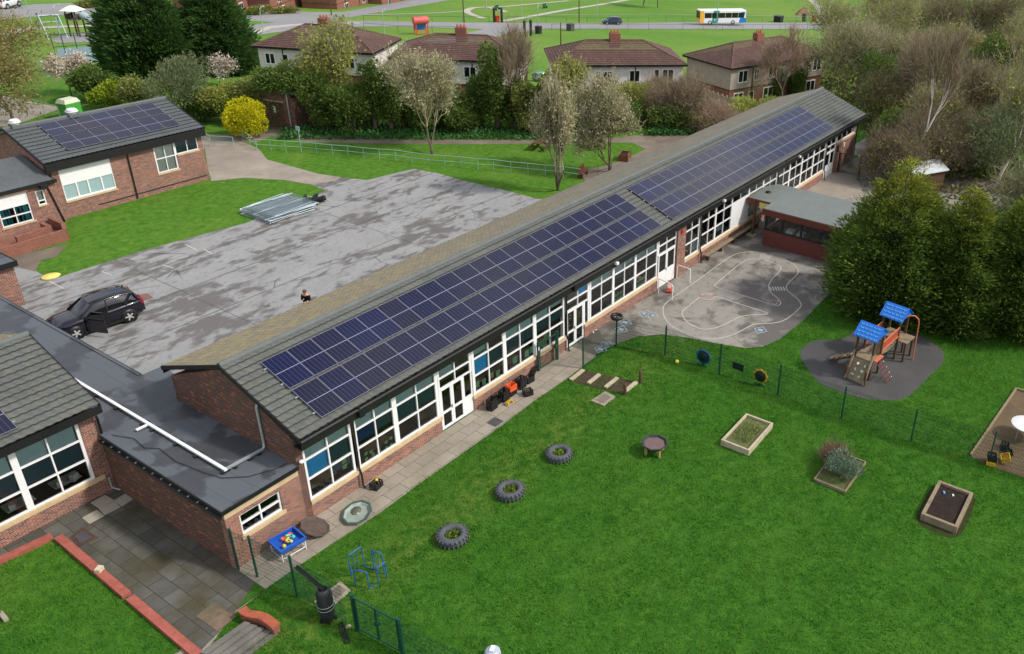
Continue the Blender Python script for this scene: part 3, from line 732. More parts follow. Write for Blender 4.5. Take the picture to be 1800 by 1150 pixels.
glazed_door(sch, 17.10, 18.60, FY+.08, .03, 2.22, 2, mid=.92)
MB().box(18.60, 18.72, FY+.04, FY+.12, .87, 2.22).box(18.98, 19.10, FY+.04, FY+.12, .87, 2.22).build('side_frame', M['white'], sch)
MB().quad((18.72, FY+.08, .87), (18.98, FY+.08, .87), (18.98, FY+.08, 2.22), (18.72, FY+.08, 2.22)).build('pane', M['glass'], sch)
bay(sch, 26.08, 28.2, FY+.08, 2.26, ZT, [27.1], [2.85], name='door_light', post=(.14, .06))
glazed_door(sch, 26.2, 28.16, FY+.08, .02, 2.26, 2, solid=.92, glass_from=.1)
bay(sch, 52.25, 54.4, FY+.08, 2.2, ZT, [53.3], [2.75], name='door_light', post=(.1, .1))
glazed_door(sch, 52.35, 54.35, FY+.08, .02, 2.2, 2, solid=1.0, glass_from=.06, mat=M['white_panel'])
# window decorations and things standing inside
st = MB(); r_ = random.Random(5)
def sticker(x, z, w_, h_, mb): mb.box(x-w_/2, x+w_/2, FY+.1, FY+.106, z-h_/2, z+h_/2)
for x in (3.6, 3.95, 4.25, 4.7, 5.0): 
    for k in range(2): sticker(x+r_.uniform(-.06, .06), 1.0+.24*k+r_.uniform(-.05, .1), .15, .15, st)
for x, z in ((2.55, 1.35), (2.55, 1.62)): sticker(x, z, .2, .2, st)
for x in (10.3, 10.75, 11.3, 11.75): sticker(x, 1.15+r_.uniform(0, .15), .26, .34, st)
for x, z in ((13.0, 1.3), (13.9, 1.25), (14.3, 1.3), (15.0, 1.3), (15.3, 1.15), (15.4, 1.5)): sticker(x, z, .34, .4, st)
for i in range(8): sticker(21.75+.25*(i % 4), 1.05+.3*(i//4), .16, .2, st); sticker(24.0+.25*(i % 4), 1.05+.32*(i//4), .18, .22, st)
for i in range(9):
    for x in (17.36, 18.1): sticker(x+r_.uniform(-.14, .16), .3+.2*i, .2, .07, st)
st.build('window_picture', M['paper_green'], sch)
inn = MB(); inn.box(X0+.33, X1-.85, 3.6, 3.7, 0, 3.9)
for x in (7.7, 17.0, 28.7, 38.1, 52.2): inn.box(x-.06, x+.06, FY+.32, 3.6, 0, 3.9)
inn.build('inner_wall', M['inner_wall'], sch)
MB().box(X0+.33, X1-.85, FY+.26, 3.6, -.02, .02).build('floor', M['inner_floor'], sch)
MB().box(X0+.33, X1-.85, FY+.3, 3.6, 3.9, 3.95).build('ceiling', M['inner_wall'], sch)
tb = MB()
for x in np.arange(2, 52, 2.9):
    if not 27 < x < 29.5: tb.box(x-.6, x+.6, 1.3, 1.9, .66, .72); tb.box(x-.5, x+.5, 1.4, 1.8, .02, .66) if int(x) % 3 == 0 else tb.box(x-.04, x+.04, 1.5, 1.6, .02, .66)
tb.build('classroom_table', plain('table_top', s2l(180, 150, 104), .6), sch)
for x, k in ((3.1, .05), (16.98, .05), (31.25, .05), (42.77, .05), (52.17, .05)): downpipe(sch, x, FY-.05, ZE-.1, .02, -.03, kick=.1)
MB().box(3.0, 3.25, -.2, -.03, ZE-.42, ZE-.12).build('hopper', M['fascia'], sch)
MB().box(16.85, 17.12, -.2, -.03, ZE-.42, ZE-.12).build('hopper', M['fascia'], sch)
for x, z in ((20.7, 3.8), (33.0, 3.75), (45.0, 3.75)):
    MB().box(x-.1, x+.1, -.22, -.03, ZE-.3, ZE-.16).build('floodlight', M['white'], sch)
MB().lathe([(.001, -.06), (.08, -.05), (.1, .0), (.08, .05), (.001, .06)], (.58, FY-.12, 2.95), 12).build('camera_dome', M['white'], sch)
MB().box(28.55, 28.7, FY-.2, FY-.08, 3.0, 3.2).build('alarm_box', M['red'], sch)
MB().box(56.0, 56.22, FY-.12, FY, 2.0, 2.35).build('wall_lamp', M['white'], sch)
MB().box(54.7, 54.85, FY-.1, FY, 1.85, 2.4).build('sign_box', M['black'], sch)
MB().tube([(X1-.5, FY-.06, ZE-.3), (X1-.5, FY-.06, .1)], .05, 8).build('downpipe', M['black'], sch)
# solar arrays on the front slope
cs_, sn_ = math.cos(SL), math.sin(SL)
def on_slope(t): return (YR*(1-t), ZR+(ZE-ZR)*t)
for lab, x, t, n in (('upper near row of 21 dark solar panels on the long school roof', 1.63, .540, 21), ('lower near row of 21 dark solar panels on the long school roof', 1.63, .934, 21),
                     ('upper far row of solar panels next to the ridge on the long school roof', 27.12, .540, 22), ('lower far row of solar panels above the canopy on the long school roof', 27.12, .934, 22)):
    y, z = on_slope(t); solar_array(lab, x, y, z, SL, n, pitch=1.155 if n == 21 else 1.162)
# bench rail along the wall under the far windows
b = thing('wall_bench', 'low timber wall bench along the brick under the far classroom windows', 'bench', (31.6, FY-.3, 0))
MB().box(0, 8.0, -.15, .15, .38, .44).build('seat', M['timber'], b)
for x in (.3, 2.1, 3.9, 5.7, 7.5): MB().box(x-.05, x+.05, -.12, .12, 0, .38).build('leg', M['timber_dark'], b)

# ---------------------------------------------------------------- flat roofed link
XA, ZA = -2.65, 2.81
lk = thing('link_building', 'flat roofed brick link block with grey felt roof between the two classroom blocks', 'school building', (0, 0, 0))
MB().box(XA, XA+.28, FY+.28, 30, -.05, ZA-.15).build('side_wall', M['brick_dark'], lk)
MB().box(X0+.0, X0+.28, 11.3, 30, -.05, ZA-.15).build('yard_wall', M['brick'], lk)
wl = MB()
wl.box(XA, -2.12, FY, FY+.28, -.05, ZA-.45); wl.box(-.43, X0+.03, FY, FY+.28, -.05, ZA-.45); wl.box(-2.12, -.43, FY, FY+.28, -.05, 1.22); wl.box(-2.12, -.43, FY, FY+.28, 2.16, ZA-.45)
MB().box(X0+.0, X0+.28, 11.3, 29.7, -.05, ZA-.15).build('yard_wall', M['brick'], lk); MB().box(XA, X0+.28, 29.7, 30, -.05, ZA-.15).build('end_wall', M['brick'], lk)
wl.build('wall', M['brick'], lk)
si = MB().box(-2.2, -.35, FY-.08, FY+.2, 1.10, 1.24); si.box(XA, X0, FY-.02, FY+.26, ZA-.45, ZA-.16); si.build('sill', M['stone'], lk)
bay(lk, -2.12, -.43, FY+.1, 1.24, 2.16, [-1.27], [1.70], blinds={(0, 0): ('navy_blind', .3)})
def felt_mat():
    g = NG('roof_felt'); o = g.coord('Object'); x, y, z = g.sep(o); n = g.noise(.42, 4, .5, o, .2); n2 = g.noise(60, 2, .6, o); n3 = g.noise(1.8, 5, .6, o)
    f = g.ramp(n, .50, .53)
    c = g.mix(f, s2l(92, 97, 104), s2l(62, 64, 68)); c = g.mix(g.ramp(n3, .3, .7, 0, .35), c, s2l(84, 86, 90)); c = g.mix(g.ramp(n3, .62, .75, 0, .3), c, s2l(86, 84, 60))
    seam = g.math('PINGPONG', g.math('ADD', x, .2), .5); c = g.mix(g.ramp(seam, .0, .02, .6, 0), c, s2l(52, 54, 58))
    c = g.mix(g.ramp(n2, .3, .7, .25, 0), c, (.02, .02, .02))
    return g.pbr(c, g.ramp(f, 0, 1, .8, .5), .4, 0, g.bump(n2, .2, .005))
M['felt'] = felt_mat()
rf = MB(); rf.prism([(XA-.05, FY-.06), (X0+.02, FY-.06), (X0+.02, 8.35), (1.5, 8.35), (1.5, 11.25), (.58, 11.25), (.72, 30.1), (XA-.05, 30.1)], ZA-.16, ZA-.04)
roof = rf.build('roof', M['felt'], lk)
kb = MB(); kb.box(XA-.09, X0, FY-.10, FY+.18, ZA-.1, ZA+.03); kb.box(XA-.09, XA+.16, FY+.18, 8.1, ZA-.1, ZA+.03)
kb.box(.5, .62, 11.3, 30.1, ZA-.1, ZA+.0)
kb.build('roof_kerb', M['felt'], lk)
fc = MB(); fc.box(XA-.13, XA-.09, FY-.10, 8.2, ZA-.26, ZA+.02); fc.box(XA-.13, X0, FY-.14, FY-.10, ZA-.14, ZA+.02); fc.box(.62, .66, 11.3, 30.1, ZA-.26, ZA+.0)
fc.build('fascia', M['fascia'], lk)
gb = MB()
for y in np.arange(1.2, 8.2, .56): gb.box(XA-.2, XA-.13, y-.02, y+.02, ZA-.16, ZA-.12)
gb.build('gutter_bracket', M['galv'], lk)
MB().box(XA-.24, XA-.13, FY-.1, 8.2, ZA-.24, ZA-.18).build('gutter', M['fascia'], lk)
# cable tray lying on the roof and running up the gable
ct = thing('cable_tray', 'white and galvanised cable trunking on the flat roof, rising up the brick gable', 'cable tray', (-1.29, 2.36, ZA-.04))
tr_ = MB(); tr_.box(-.06, .06, -.06, 10.9, .08, .15); tr_.build('trunking', M['white'], ct)
t2 = MB(); t2.beam((.06, 0, .115), (1.6, -.04, .115), .11, .07); t2.build('steel_tray', M['galv'], ct)
t3 = MB(); t3.tube([(1.55, -.04, .115), (1.66, -.02, .16), (1.68, .0, .35), (1.68, .0, 1.98), (1.74, 0, 2.12), (1.95, 0, 2.2)], .055, 8); t3.build('conduit', M['galv'], ct)
MB().box(-.5, -.06, 4.95, 5.06, .08, .13).build('trunking', M['white'], ct)
for y in (.0, 1.7, 3.0, 4.6, 5.3, 7.2, 8.8): MB().cbox((0, y, .04), .34, .14, .08).build('foot', M['black'], ct)
for x in (.35, .95, 1.35): MB().cbox((x, -.02, .04), .12, .28, .08).build('foot', M['black'], ct)
cb = MB(); cb.tube([(-2.5, 8.0, ZA), (-2.1, 7.0, ZA), (-2.2, 6.1, ZA), (-1.9, 5.6, ZA), (-2.0, 4.4, ZA), (-1.8, 3.0, ZA), (-1.6, 2.1, ZA), (-1.0, 1.4, ZA), (-.2, 1.0, ZA), (.3, .9, ZA)], .014, 5)
tag(cb.build('roof_cable', M['black']), 'thin black cable curling loosely across the flat felt roof', 'cable')

# ---------------------------------------------------------------- tiled block at the lower left
lb = thing('classroom_block', 'brick classroom block with wavy grey tiled roof cropped by the left edge', 'school building', (0, 0, 0))
WY = 8.5; XB = XA+.02; LY0, LYR = 8.05, 12.55
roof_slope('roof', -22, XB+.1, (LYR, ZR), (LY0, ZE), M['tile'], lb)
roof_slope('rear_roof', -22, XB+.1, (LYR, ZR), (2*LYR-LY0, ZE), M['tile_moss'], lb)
MB().tube([(-22, LYR, ZR), (XB+.12, LYR, ZR)], .13, 10).build('ridge', M['lead'], lb)
v = MB().prismx([(LY0-.02, ZE+.04), (LYR, ZR+.06), (2*LYR-LY0, ZE+.04), (2*LYR-LY0, ZE-.16), (LYR, ZR-.14), (LY0-.02, ZE-.16)], XB+.1, XB+.15); v.build('verge', M['fascia'], lb)
f_ = MB().box(-22, XB+.14, LY0-.04, LY0-.01, ZE-.36, ZE-.02); f_.box(-22, XB+.1, LY0-.01, WY-.02, ZE-.38, ZE-.35); f_.build('fascia', M['fascia'], lb)
wl = MB(); wl.prismx([(WY, -.05), (WY, ZE-.3), (LYR, ZR-.18), (2*LYR-WY, ZE-.3), (2*LYR-WY, -.05)], XB-.3, XB)
wl.box(-22, XB-.3, WY, WY+.25, -.05, .72); wl.box(XB-.62, XB-.3, WY, WY+.25, .72, ZE-.38)
wl.build('wall', M['brick'], lb)
MB().box(-22, XB-.3, WY-.08, WY+.2, .72, .90).build('sill', M['stone'], lb)
xx = XB-.62
for k in range(5):
    a = xx-2.32*(k+1); b_ = xx-2.32*k
    bay(lb, a, b_, WY+.08, .9, ZE-.38, [(a+b_)/2], [1.85, 2.78], post=(.12, .12), blinds={(0, 2): 'teal_blind', (1, 2): 'teal_blind', (0, 1): (D_, .97), (1, 1): (D_, .97)} if k < 3 else {})
inn = MB().box(-22, XB-.3, 12.0, 12.1, 0, 3.9); inn.build('inner_wall', M['inner_wall'], lb)
MB().box(-22, XB-.3, WY+.26, 12, -.02, .02).build('floor', M['inner_floor'], lb)
tb = MB()
for x in (-3.9, -5.6, -7.2): tb.box(x-.5, x+.5, 9.3, 9.9, .7, .76); tb.cbox((x+.2, 9.2, .95), .28, .2, .3, .4); tb.cbox((x-.3, 9.3, .9), .22, .2, .24, -.3)
tb.build('classroom_table', M['paper'], lb)
dp = MB().tube([(XB-.13, LY0-.02, ZE-.35), (XB+.02, WY-.12, ZE-.75), (XB+.03, WY-.1, .6), (XB+.03, WY-.1, .22)], .05, 8); dp.build('downpipe', M['black'], lb)
MB().tube([(XB-.2, WY-.09, .72), (XB-.2, WY-.09, .2), (XB-.05, WY-.28, .08), (XB+.1, WY-.4, .05)], .035, 8).build('waste_pipe', M['galv'], lb)
sl2 = math.atan2(ZR-ZE, LYR-LY0)
yy = LY0+(LYR-LY0)*.095; zz = ZE+(ZR-ZE)*.095
solar_array('row of dark solar panels cut off by the left edge on the lower left roof', -5.12-7*1.155, yy, zz, sl2, 7)

# ---------------------------------------------------------------- block at the upper left with its own solar panels
sb = thing('hall_block', 'small brick block with slate grey roof, solar panels and tall white windows', 'school building', (0, 0, 0))
BX0, BX1, BY, BE, BR = 10.35, 21.2, 38.9, 4.15, 5.65
SY0, SYR = 38.55, 43.1
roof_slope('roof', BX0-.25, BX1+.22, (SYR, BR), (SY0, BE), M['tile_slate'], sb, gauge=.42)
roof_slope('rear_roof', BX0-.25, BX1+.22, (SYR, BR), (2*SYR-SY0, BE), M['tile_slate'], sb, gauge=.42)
MB().tube([(BX0-.27, SYR, BR), (BX1+.24, SYR, BR)], .12, 8).build('ridge', M['lead'], sb)
v = MB()
for xv in (BX0-.27, BX1+.22): v.prismx([(SY0-.02, BE+.05), (SYR, BR+.06), (2*SYR-SY0, BE+.05), (2*SYR-SY0, BE-.12), (SYR, BR-.12), (SY0-.02, BE-.12)], xv-.03, xv+.03)
v.build('verge', M['fascia'], sb)
MB().box(BX0-.2, BX1+.2, SY0-.03, BY-.002, BE-.62, BE-.04).build('fascia', M['fascia'], sb)
wl = MB()
gp = [(BY, -.05), (BY, BE-.15), (SYR, BR-.16), (2*SYR-BY, BE-.15), (2*SYR-BY, -.05)]
wl.prismx(gp, BX0, BX0+.3); wl.prismx(gp, BX1-.3, BX1)
WA, WB, WC, WD = 10.95, 14.35, 17.45, 19.05
wl.box(BX0+.3, WA, BY, BY+.3, -.05, BE-.2); wl.box(WA, WB, BY, BY+.3, -.05, 1.2); wl.box(WB, WC, BY, BY+.3, -.05, BE-.2)
wl.box(WC, WD, BY, BY+.3, -.05, 1.45); wl.box(WD, 20.85, BY, BY+.3, -.05, 2.5); wl.box(20.85, BX1-.3, BY, BY+.3, -.05, BE-.2)
wl.build('wall', M['brick'], sb)
for q in ((WA-.05, WB+.05, 1.1, 1.2), (WC-.05, WD+.05, 1.33, 1.45), (WD+.06, 20.9, 2.4, 2.5)): MB().box(q[0], q[1], BY-.06, BY+.2, q[2], q[3]).build('sill', M['stone'], sb)
M['frost'] = plain('frosted_glass', s2l(150, 176, 178), .25, .6, var=.08)
M['pale_blind'] = plain('pale_blind', s2l(206, 210, 202), .8, .2, var=.06)
MB().box(WA, WB, BY+.04, BY+.12, 2.42, BE-.3).build('white_panel', M['white'], sb)
bay(sb, WA, WB, BY+.08, 1.2, 2.42, [11.85, 12.6, 13.5], [], name='window', glass=M['frost'], fw=.12)
bay(sb, WC, WD, BY+.08, 1.45, BE-.62, [18.25], [2.5], name='window', blinds={(0, 0): 'pale_blind', (1, 0): 'pale_blind', (0, 1): 'pale_blind', (1, 1): 'pale_blind'}, post=(.1, .1))
bay(sb, WD, 20.85, BY+.08, 2.5, BE-.62, [20.0], [], name='window', blinds={(0, 0): 'dark_blind', (1, 0): 'dark_blind'})
MB().box(BX0+.3, BX1-.3, 41, 41.1, 0, 4).build('inner_wall', M['inner_wall'], sb)
MB().tube([(15.55, BY-.08, BE-.6), (15.55, BY-.08, .1)], .05, 8).build('downpipe', M['black'], sb)
MB().tube([(12.9, BY-.05, .42), (21.1, BY-.05, .42)], .035, 6).build('pipe', M['black'], sb)
MB().tube([(BX0+.05, BY-.09, BE-.5), (BX0+.1, BY-.09, .1)], .05, 8).build('downpipe', M['black'], sb)
sl4 = math.atan2(BR-BE, SYR-SY0)
for lab, t in (('upper row of seven solar panels on the small slate grey roof', .455), ('lower row of seven solar panels on the small slate grey roof', .842)):
    solar_array(lab, 12.05, SYR+(SY0-SYR)*t, BR+(BE-BR)*t, sl4, 7, pitch=1.14)
def vent(x, label, s=1.0):
    t = thing('roof_vent', label, 'roof vent', (x, SYR, BR+.05))
    MB().box(-.42*s, .42*s, -.42*s, .42*s, -.1, .12).build('base', M['lead'], t)
    MB().lathe([(.34*s, .12), (.34*s, .22), (.48*s, .24), (.5*s, .30), (.36*s, .34), (.44*s, .38), (.3*s, .46), (.12*s, .48), (.001, .5)], (0, 0, 0), 14).build('cowl', M['white_panel'], t)
vent(10.9, 'low white domed roof vent nearest the left end of the small ridge', .75); vent(14.6, 'taller white roof vent on the small ridge in front of the green bin', .85)

# lower linked wing with teal curtains
lw = thing('brick_wing', 'low brick wing with tall white window and teal curtains beside the small hall', 'school building', (0, 0, 0))
LWY = 38.35
wl = MB(); wl.box(9.55, BX0, LWY, LWY+.3, -.05, 3.0); wl.box(-4, 6.7, LWY, LWY+.3, -.05, 3.0); wl.box(6.7, 8.55, LWY, LWY+.3, -.05, .75); wl.box(6.7, 8.55, LWY, LWY+.3, 2.75, 3.0)
wl.box(8.55, 9.05, LWY, LWY+.3, -.05, 3.0); wl.box(9.05, 9.55, LWY, LWY+.3, -.05, 1.6); wl.box(9.05, 9.55, LWY, LWY+.3, 2.6, 3.0); wl.box(BX0-.3, BX0, LWY+.3, 46, -.05, 3.0)
wl.build('wall', M['brick'], lw)
for q in ((6.6, 8.65, 2.75, 2.95), (6.6, 8.65, .65, .75), (9.0, 9.6, 1.52, 1.6)): MB().box(q[0], q[1], LWY-.06, LWY+.2, q[2], q[3]).build('sill', M['stone'], lw)
M['teal'] = plain('teal_curtain', s2l(32, 150, 156), .9, .1, var=.15, scale=8)
wn = bay(lw, 6.7, 8.55, LWY+.08, .75, 2.75, [7.62], [1.35, 1.95], name='window')
cu = MB()
for k, (a, b_) in enumerate(((6.85, 7.05), (7.15, 7.22), (7.3, 7.38), (7.72, 7.8), (7.95, 8.05), (8.15, 8.42))): cu.box(a, b_, LWY+.16, LWY+.2, .82, 1.93)
cu.build('curtain', M['teal'], wn)
MB().box(6.78, 8.47, LWY+.05, LWY+.1, 1.99, 2.68).build('window_panel', M['white'], wn)
bay(lw, 9.05, 9.55, LWY+.06, 1.6, 2.6, [], [1.9], name='window', blinds={(0, 1): 'pale_blind'})
MB().box(-4, 10.2, 42.0, 42.1, 0, 3).build('inner_wall', M['inner_wall'], lw)
rfp = MB().prism([(-4.2, LWY-.2), (BX0+.05, LWY-.2), (BX0+.05, 44), (-4.2, 44)], 3.0, 3.14); rfp.build('roof', M['felt'], lw)
MB().prismx([(LWY-.15, 3.15), (41.6, 4.15), (44, 3.3), (44, 3.15)], -4.2, BX0-.15).build('pitched_roof', M['tile_slate'], lw)
MB().box(-4.2, BX0+.05, LWY-.24, LWY-.2, 2.92, 3.16).build('fascia', M['fascia'], lw)
MB().box(9.3, 9.7, LWY-.5, LWY-.1, 2.75, 3.0).build('hopper', M['black'], lw)
MB().tube([(9.8, LWY-.06, 2.8), (BX0-.1, LWY-.06, .1)], .05, 8).build('downpipe', M['black'], lw)
g_ = thing('brick_planter', 'low stepped brick wall in front of the brick wing', 'brick wall', (0, 0, 0))
def lowwall(pts, h, th=.24):
    mb = MB()
    for a, b_ in zip(pts, pts[1:]): mb.beam((a[0], a[1], h/2), (b_[0], b_[1], h/2), th, h)
    return mb
lowwall([(9.35, 38.1), (9.35, 36.4), (8.9, 35.3), (4.5, 35.2)], .75).build('wall', M['brick_red'], g_)
lowwall([(8.6, 37.6), (8.6, 36.6), (6.5, 36.4)], .75).build('inner_wall', M['brick_red'], g_)
MB().prism([(4.5, 35.3), (8.6, 35.3), (9.2, 36.4), (9.2, 38.2), (4.5, 38.2)], .0, .12).build('base', M['brick_red'], g_)

# corner of a flat roofed porch at the far left
fp = thing('flat_roofed_porch', 'corner of a flat roofed brick porch at the left edge of the yard', 'school building', (0, 0, 0))
MB().box(-6, 3.0, 28.0, 34, -.05, 2.55).build('wall', M['brick'], fp)
MB().box(-6.1, 3.12, 27.75, 34.1, 2.55, 2.72).build('roof', M['felt'], fp)
MB().box(-6.1, 3.16, 27.71, 27.75, 2.45, 2.76).box(3.12, 3.16, 27.75, 34.1, 2.45, 2.76).build('fascia', M['fascia'], fp)

# ---------------------------------------------------------------- canopy shelter by the playground
cp = thing('outdoor_shelter', 'flat roofed brick outdoor classroom shelter with grey green roof and open windows', 'shelter', (0, 0, 0))
CZ = 2.72
M['greenfelt'] = plain('green_grey_felt', s2l(112, 118, 115), .9, .2, var=.14, scale=.9)
rfp = MB().prism([(37.65, .42), (37.65, -1.45), (36.35, -1.45), (36.35, -8.6), (41.55, -8.6), (41.55, -.2), (40.5, .42)], CZ-.06, CZ+.04); rfp.build('roof', M['greenfelt'], cp)
M['redboard'] = plain('brown_red_board', s2l(104, 56, 44), .7, .3, var=.2)
fb = MB(); fb.box(36.30, 36.36, -8.6, -1.45, CZ-.42, CZ+.0); fb.box(36.3, 37.65, -1.46, -1.41, CZ-.42, CZ+.0); fb.box(37.6, 37.66, -1.41, .4, CZ-.42, CZ+.0); fb.build('fascia', M['redboard'], cp)
wl = MB().box(36.55, 36.8, -8.5, -1.55, -.05, 1.12).box(36.8, 41.2, -1.8, -1.55, -.05, 1.12).box(41.2, 41.45, -8.5, -1.55, -.05, CZ-.1).box(36.8, 41.2, -8.5, -8.3, -.05, CZ-.1); wl.build('wall', M['brick_canopy'], cp)
ps = MB()
for y in (-1.62, -2.9, -4.3, -5.7, -7.1, -8.4): ps.box(36.58, 36.7, y-.06, y+.06, 1.12, CZ-.1)
ps.box(36.56, 36.74, -8.5, -1.55, 1.12, 1.2); ps.build('window_frame', M['black'], cp)
MB().quad((36.64, -8.4, 1.2), (36.64, -1.6, 1.2), (36.64, -1.6, CZ-.4), (36.64, -8.4, CZ-.4)).build('pane', M['glass'], cp)
MB().box(37.55, 37.7, -.3, -.15, 0, CZ-.06).build('post', M['timber_dark'], cp)
MB().box(37.3, 37.9, -.55, .1, 0, .1).build('post_base', M['concrete'], cp)
for y0_, m_, lab in ((-.62, 'yellow', 'yellow_sign'),): MB().box(37.48, 37.5, -1.3, -.62, CZ-.5, CZ-.08).build('notice', plain('pale_yellow_sign', s2l(206, 200, 110), .6), cp)
MB().lathe([(.2, 0), (.2, .06), (.1, .1), (.001, .1)], (39.4, -.35, CZ+.04), 12).build('drain_cap', M['fascia'], cp)
tt = thing('shelter_table', 'table with white tubs inside the brick shelter', 'table', (38.0, -3.3, 0))
MB().box(-.6, .6, -1.0, 1.0, .68, .74).build('tabletop', M['timber'], tt)
for x in (-.5, .5):
    for y in (-.9, .9): MB().box(x-.04, x+.04, y-.04, y+.04, 0, .68).build('leg', M['timber_dark'], tt)
for i, y in enumerate((-.5, .3)): tag(MB().box(37.7, 38.3, -3.3+y-.25, -3.3+y+.25, .745, 1.0).build('plastic_tub', M['paper']), ('white plastic tub at the near end of the shelter table', 'white plastic tub at the far end of the shelter table')[i], 'tub')
# grey clothes hanging in the passage
hc = MB()
for i, y in enumerate((-1.75, -1.3, -.9)): pass
cl = thing('coat_rack', 'grey coats hanging in the shaded shelter passage by the white panel', 'coat rack', (38.8, -.95, 0))
MB().box(-.8, .8, -.05, .05, 1.75, 1.8).build('rail', M['galv'], cl)
for k in range(6): MB().cbox((-.7+k*.28, .0, 1.2), .2, .22, 1.0, k*.3).build('coat', plain('grey_coat_%d' % k, s2l(110+k*8, 116+k*6, 126), .9, .1), cl)
for x in (-.8, .8): MB().box(x-.03, x+.03, -.03, .03, 0, 1.8).build('leg', M['galv'], cl)
# ================================================================ OBJECTS ROUND THE SCHOOL
def sph(mb, c, r, n=10, m=7, sx=1, sy=1, sz=1):
    return mb.lathe([(max(.001, r*math.sin(PI*i/m)), -r*sz*math.cos(PI*i/m)) for i in range(m+1)], c, n, sx=sx, sy=sy, cap=False)
def leaf_quads(P, size, seed=1, up=.3, aspect=.5, outward=None, ow=.6):
    """leaf-shaped quads at the points P"""
    r = np.random.default_rng(seed); n = len(P); P = np.asarray(P)
    d = r.normal(0, 1, (n, 3)); d[:, 2] += up
    if outward is not None: d = d*(1-ow)+outward*ow*1.6
    d /= np.linalg.norm(d, axis=1)[:, None]
    q = r.normal(0, 1, (n, 3)); s = np.cross(d, q); s /= np.linalg.norm(s, axis=1)[:, None]+1e-9
    L = (size*r.uniform(.6, 1.4, n))[:, None]; W = L*aspect*.5
    V = np.stack([P, P+d*L*.5+s*W, P+d*L, P+d*L*.5-s*W], 1).reshape(-1, 3)
    return V, np.arange(4*n).reshape(-1, 4)
M['plant_leaf'] = leaf_mat('plant_leaf', s2l(70, 110, 36), s2l(150, 178, 70), s2l(96, 80, 40), .3, 6)
M['grey_leaf'] = leaf_mat('grey_leaf', s2l(96, 116, 92), s2l(142, 158, 138), s2l(84, 106, 82), .2, 3)
M['dry_stem'] = leaf_mat('dry_stem', s2l(120, 96, 82), s2l(158, 132, 116), None, .2, 3)

# ---- tyre planters
def tyre(loc, label, s, seed, rz):
    t = thing('tyre_planter', label, 'tyre planter', loc, rz, 'tractor tyre planters on the lawn')
    mb = MB(); prof = [(.30, .10), (.31, .30), (.40, .35), (.50, .335), (.565, .28), (.58, .17), (.565, .06), (.50, .0), (.40, -.01), (.31, .04), (.30, .10)]
    mb.lathe([(a*s, b*s) for a, b in prof], (0, 0, 0), 40, cap=False)
    for k in range(22):
        a = 2*PI*k/22
        mb.cbox((.555*s*math.cos(a), .555*s*math.sin(a), .255*s), .10*s, .045*s, .15*s, a+.35, 0, .5)
        mb.cbox((.555*s*math.cos(a+.14), .555*s*math.sin(a+.14), .10*s), .10*s, .045*s, .15*s, a+.14-.35, 0, -.5)
    mb.build('tyre', M['rubber_tyre'], t)
    MB().lathe([(.001, .1*s), (.31*s, .1*s), (.31*s, .14*s), (.001, .17*s)], (0, 0, 0), 16).build('soil', M['soil'], t)
    r = np.random.default_rng(seed); n = 260; a = r.uniform(0, 2*PI, n); q = .27*s*np.sqrt(r.uniform(0, 1, n))
    P = np.stack([q*np.cos(a), q*np.sin(a), r.uniform(.15, .26, n)*s], 1)
    V, F = leaf_quads(P, .085, seed, .8, .7); np_mesh('plant', V, F, M['plant_leaf'], t)
for (u, v_), lab, s, sd_ in (((983, 803), 'farthest of the three black tractor tyre planters, near the round tray table', .98, 5), ((897, 868), 'middle black tractor tyre planter between the other two', 1.0, 6), ((796, 948), 'nearest black tractor tyre planter, beside the blue climbing frame', 1.02, 7)):
    tyre(at(u, v_), lab, s, sd_, sd_)

# ---- timber raised beds
def raised_bed(c, rz, L, W, h, label, th=.12, soil=None, mat=None, name='raised_bed'):
    t = thing(name, label, 'raised bed', c, rz, 'timber raised beds on the lawn')
    m_ = mat or M['timber']
    MB().box(-L/2, L/2, -W/2, -W/2+th, 0, h).build('side_board', m_, t, .01); MB().box(-L/2, L/2, W/2-th, W/2, 0, h).build('side_board', m_, t, .01)
    MB().box(-L/2, -L/2+th, -W/2+th+.002, W/2-th-.002, 0, h-.003).build('end_board', m_, t, .01); MB().box(L/2-th, L/2, -W/2+th+.002, W/2-th-.002, 0, h-.003).build('end_board', m_, t, .01)
    MB().box(-L/2+th, L/2-th, -W/2+th, W/2-th, 0, h*.62).build('soil', soil or M['soil'], t)
    return t
def bed_from(pxs, h, label, **k):
    """four top corners in order: near-left, far-left, far-right, near-right"""
    p = [at(u, v_, h) for u, v_ in pxs]; c = sum(p, Vector())/4; c.z = 0
    d = ((p[1]-p[0])+(p[2]-p[3]))/2; e_ = ((p[3]-p[0])+(p[2]-p[1]))/2
    return raised_bed(c, math.atan2(d.y, d.x), d.length, e_.length, h, label, **k)
def zb(L): return [(1250+x/3.273, 660+y/3.273) for x, y in L]
M['bed_pale'] = plain('pale_timber', s2l(176, 164, 140), .85, .2, var=.3, scale=4)
b1 = bed_from(zb([(57, 370), (200, 218), (360, 272), (218, 432)]), .32, 'pale timber raised bed filled with weeds and grass', soil=plain('weedy_soil', s2l(92, 98, 60), .95, .1, var=.5, scale=8), mat=M['bed_pale'], th=.1)
r = np.random.default_rng(3); n = 900
P = np.stack([r.uniform(-.75, .75, n), r.uniform(-.42, .42, n), r.uniform(.18, .3, n)], 1); V, F = leaf_quads(P, .11, 3, 1.2, .25)
np_mesh('weeds', V, F, leaf_mat('weeds', s2l(110, 130, 66), s2l(168, 168, 116), s2l(90, 116, 54), .3, 3), b1)
b2 = bed_from(zb([(588, 595), (716, 430), (895, 492), (775, 665)]), .16, 'low timber bed overgrown by a grey bush and dry stems', th=.06, soil=plain('mossy_soil', s2l(86, 94, 58), .95, .1, var=.4, scale=5))
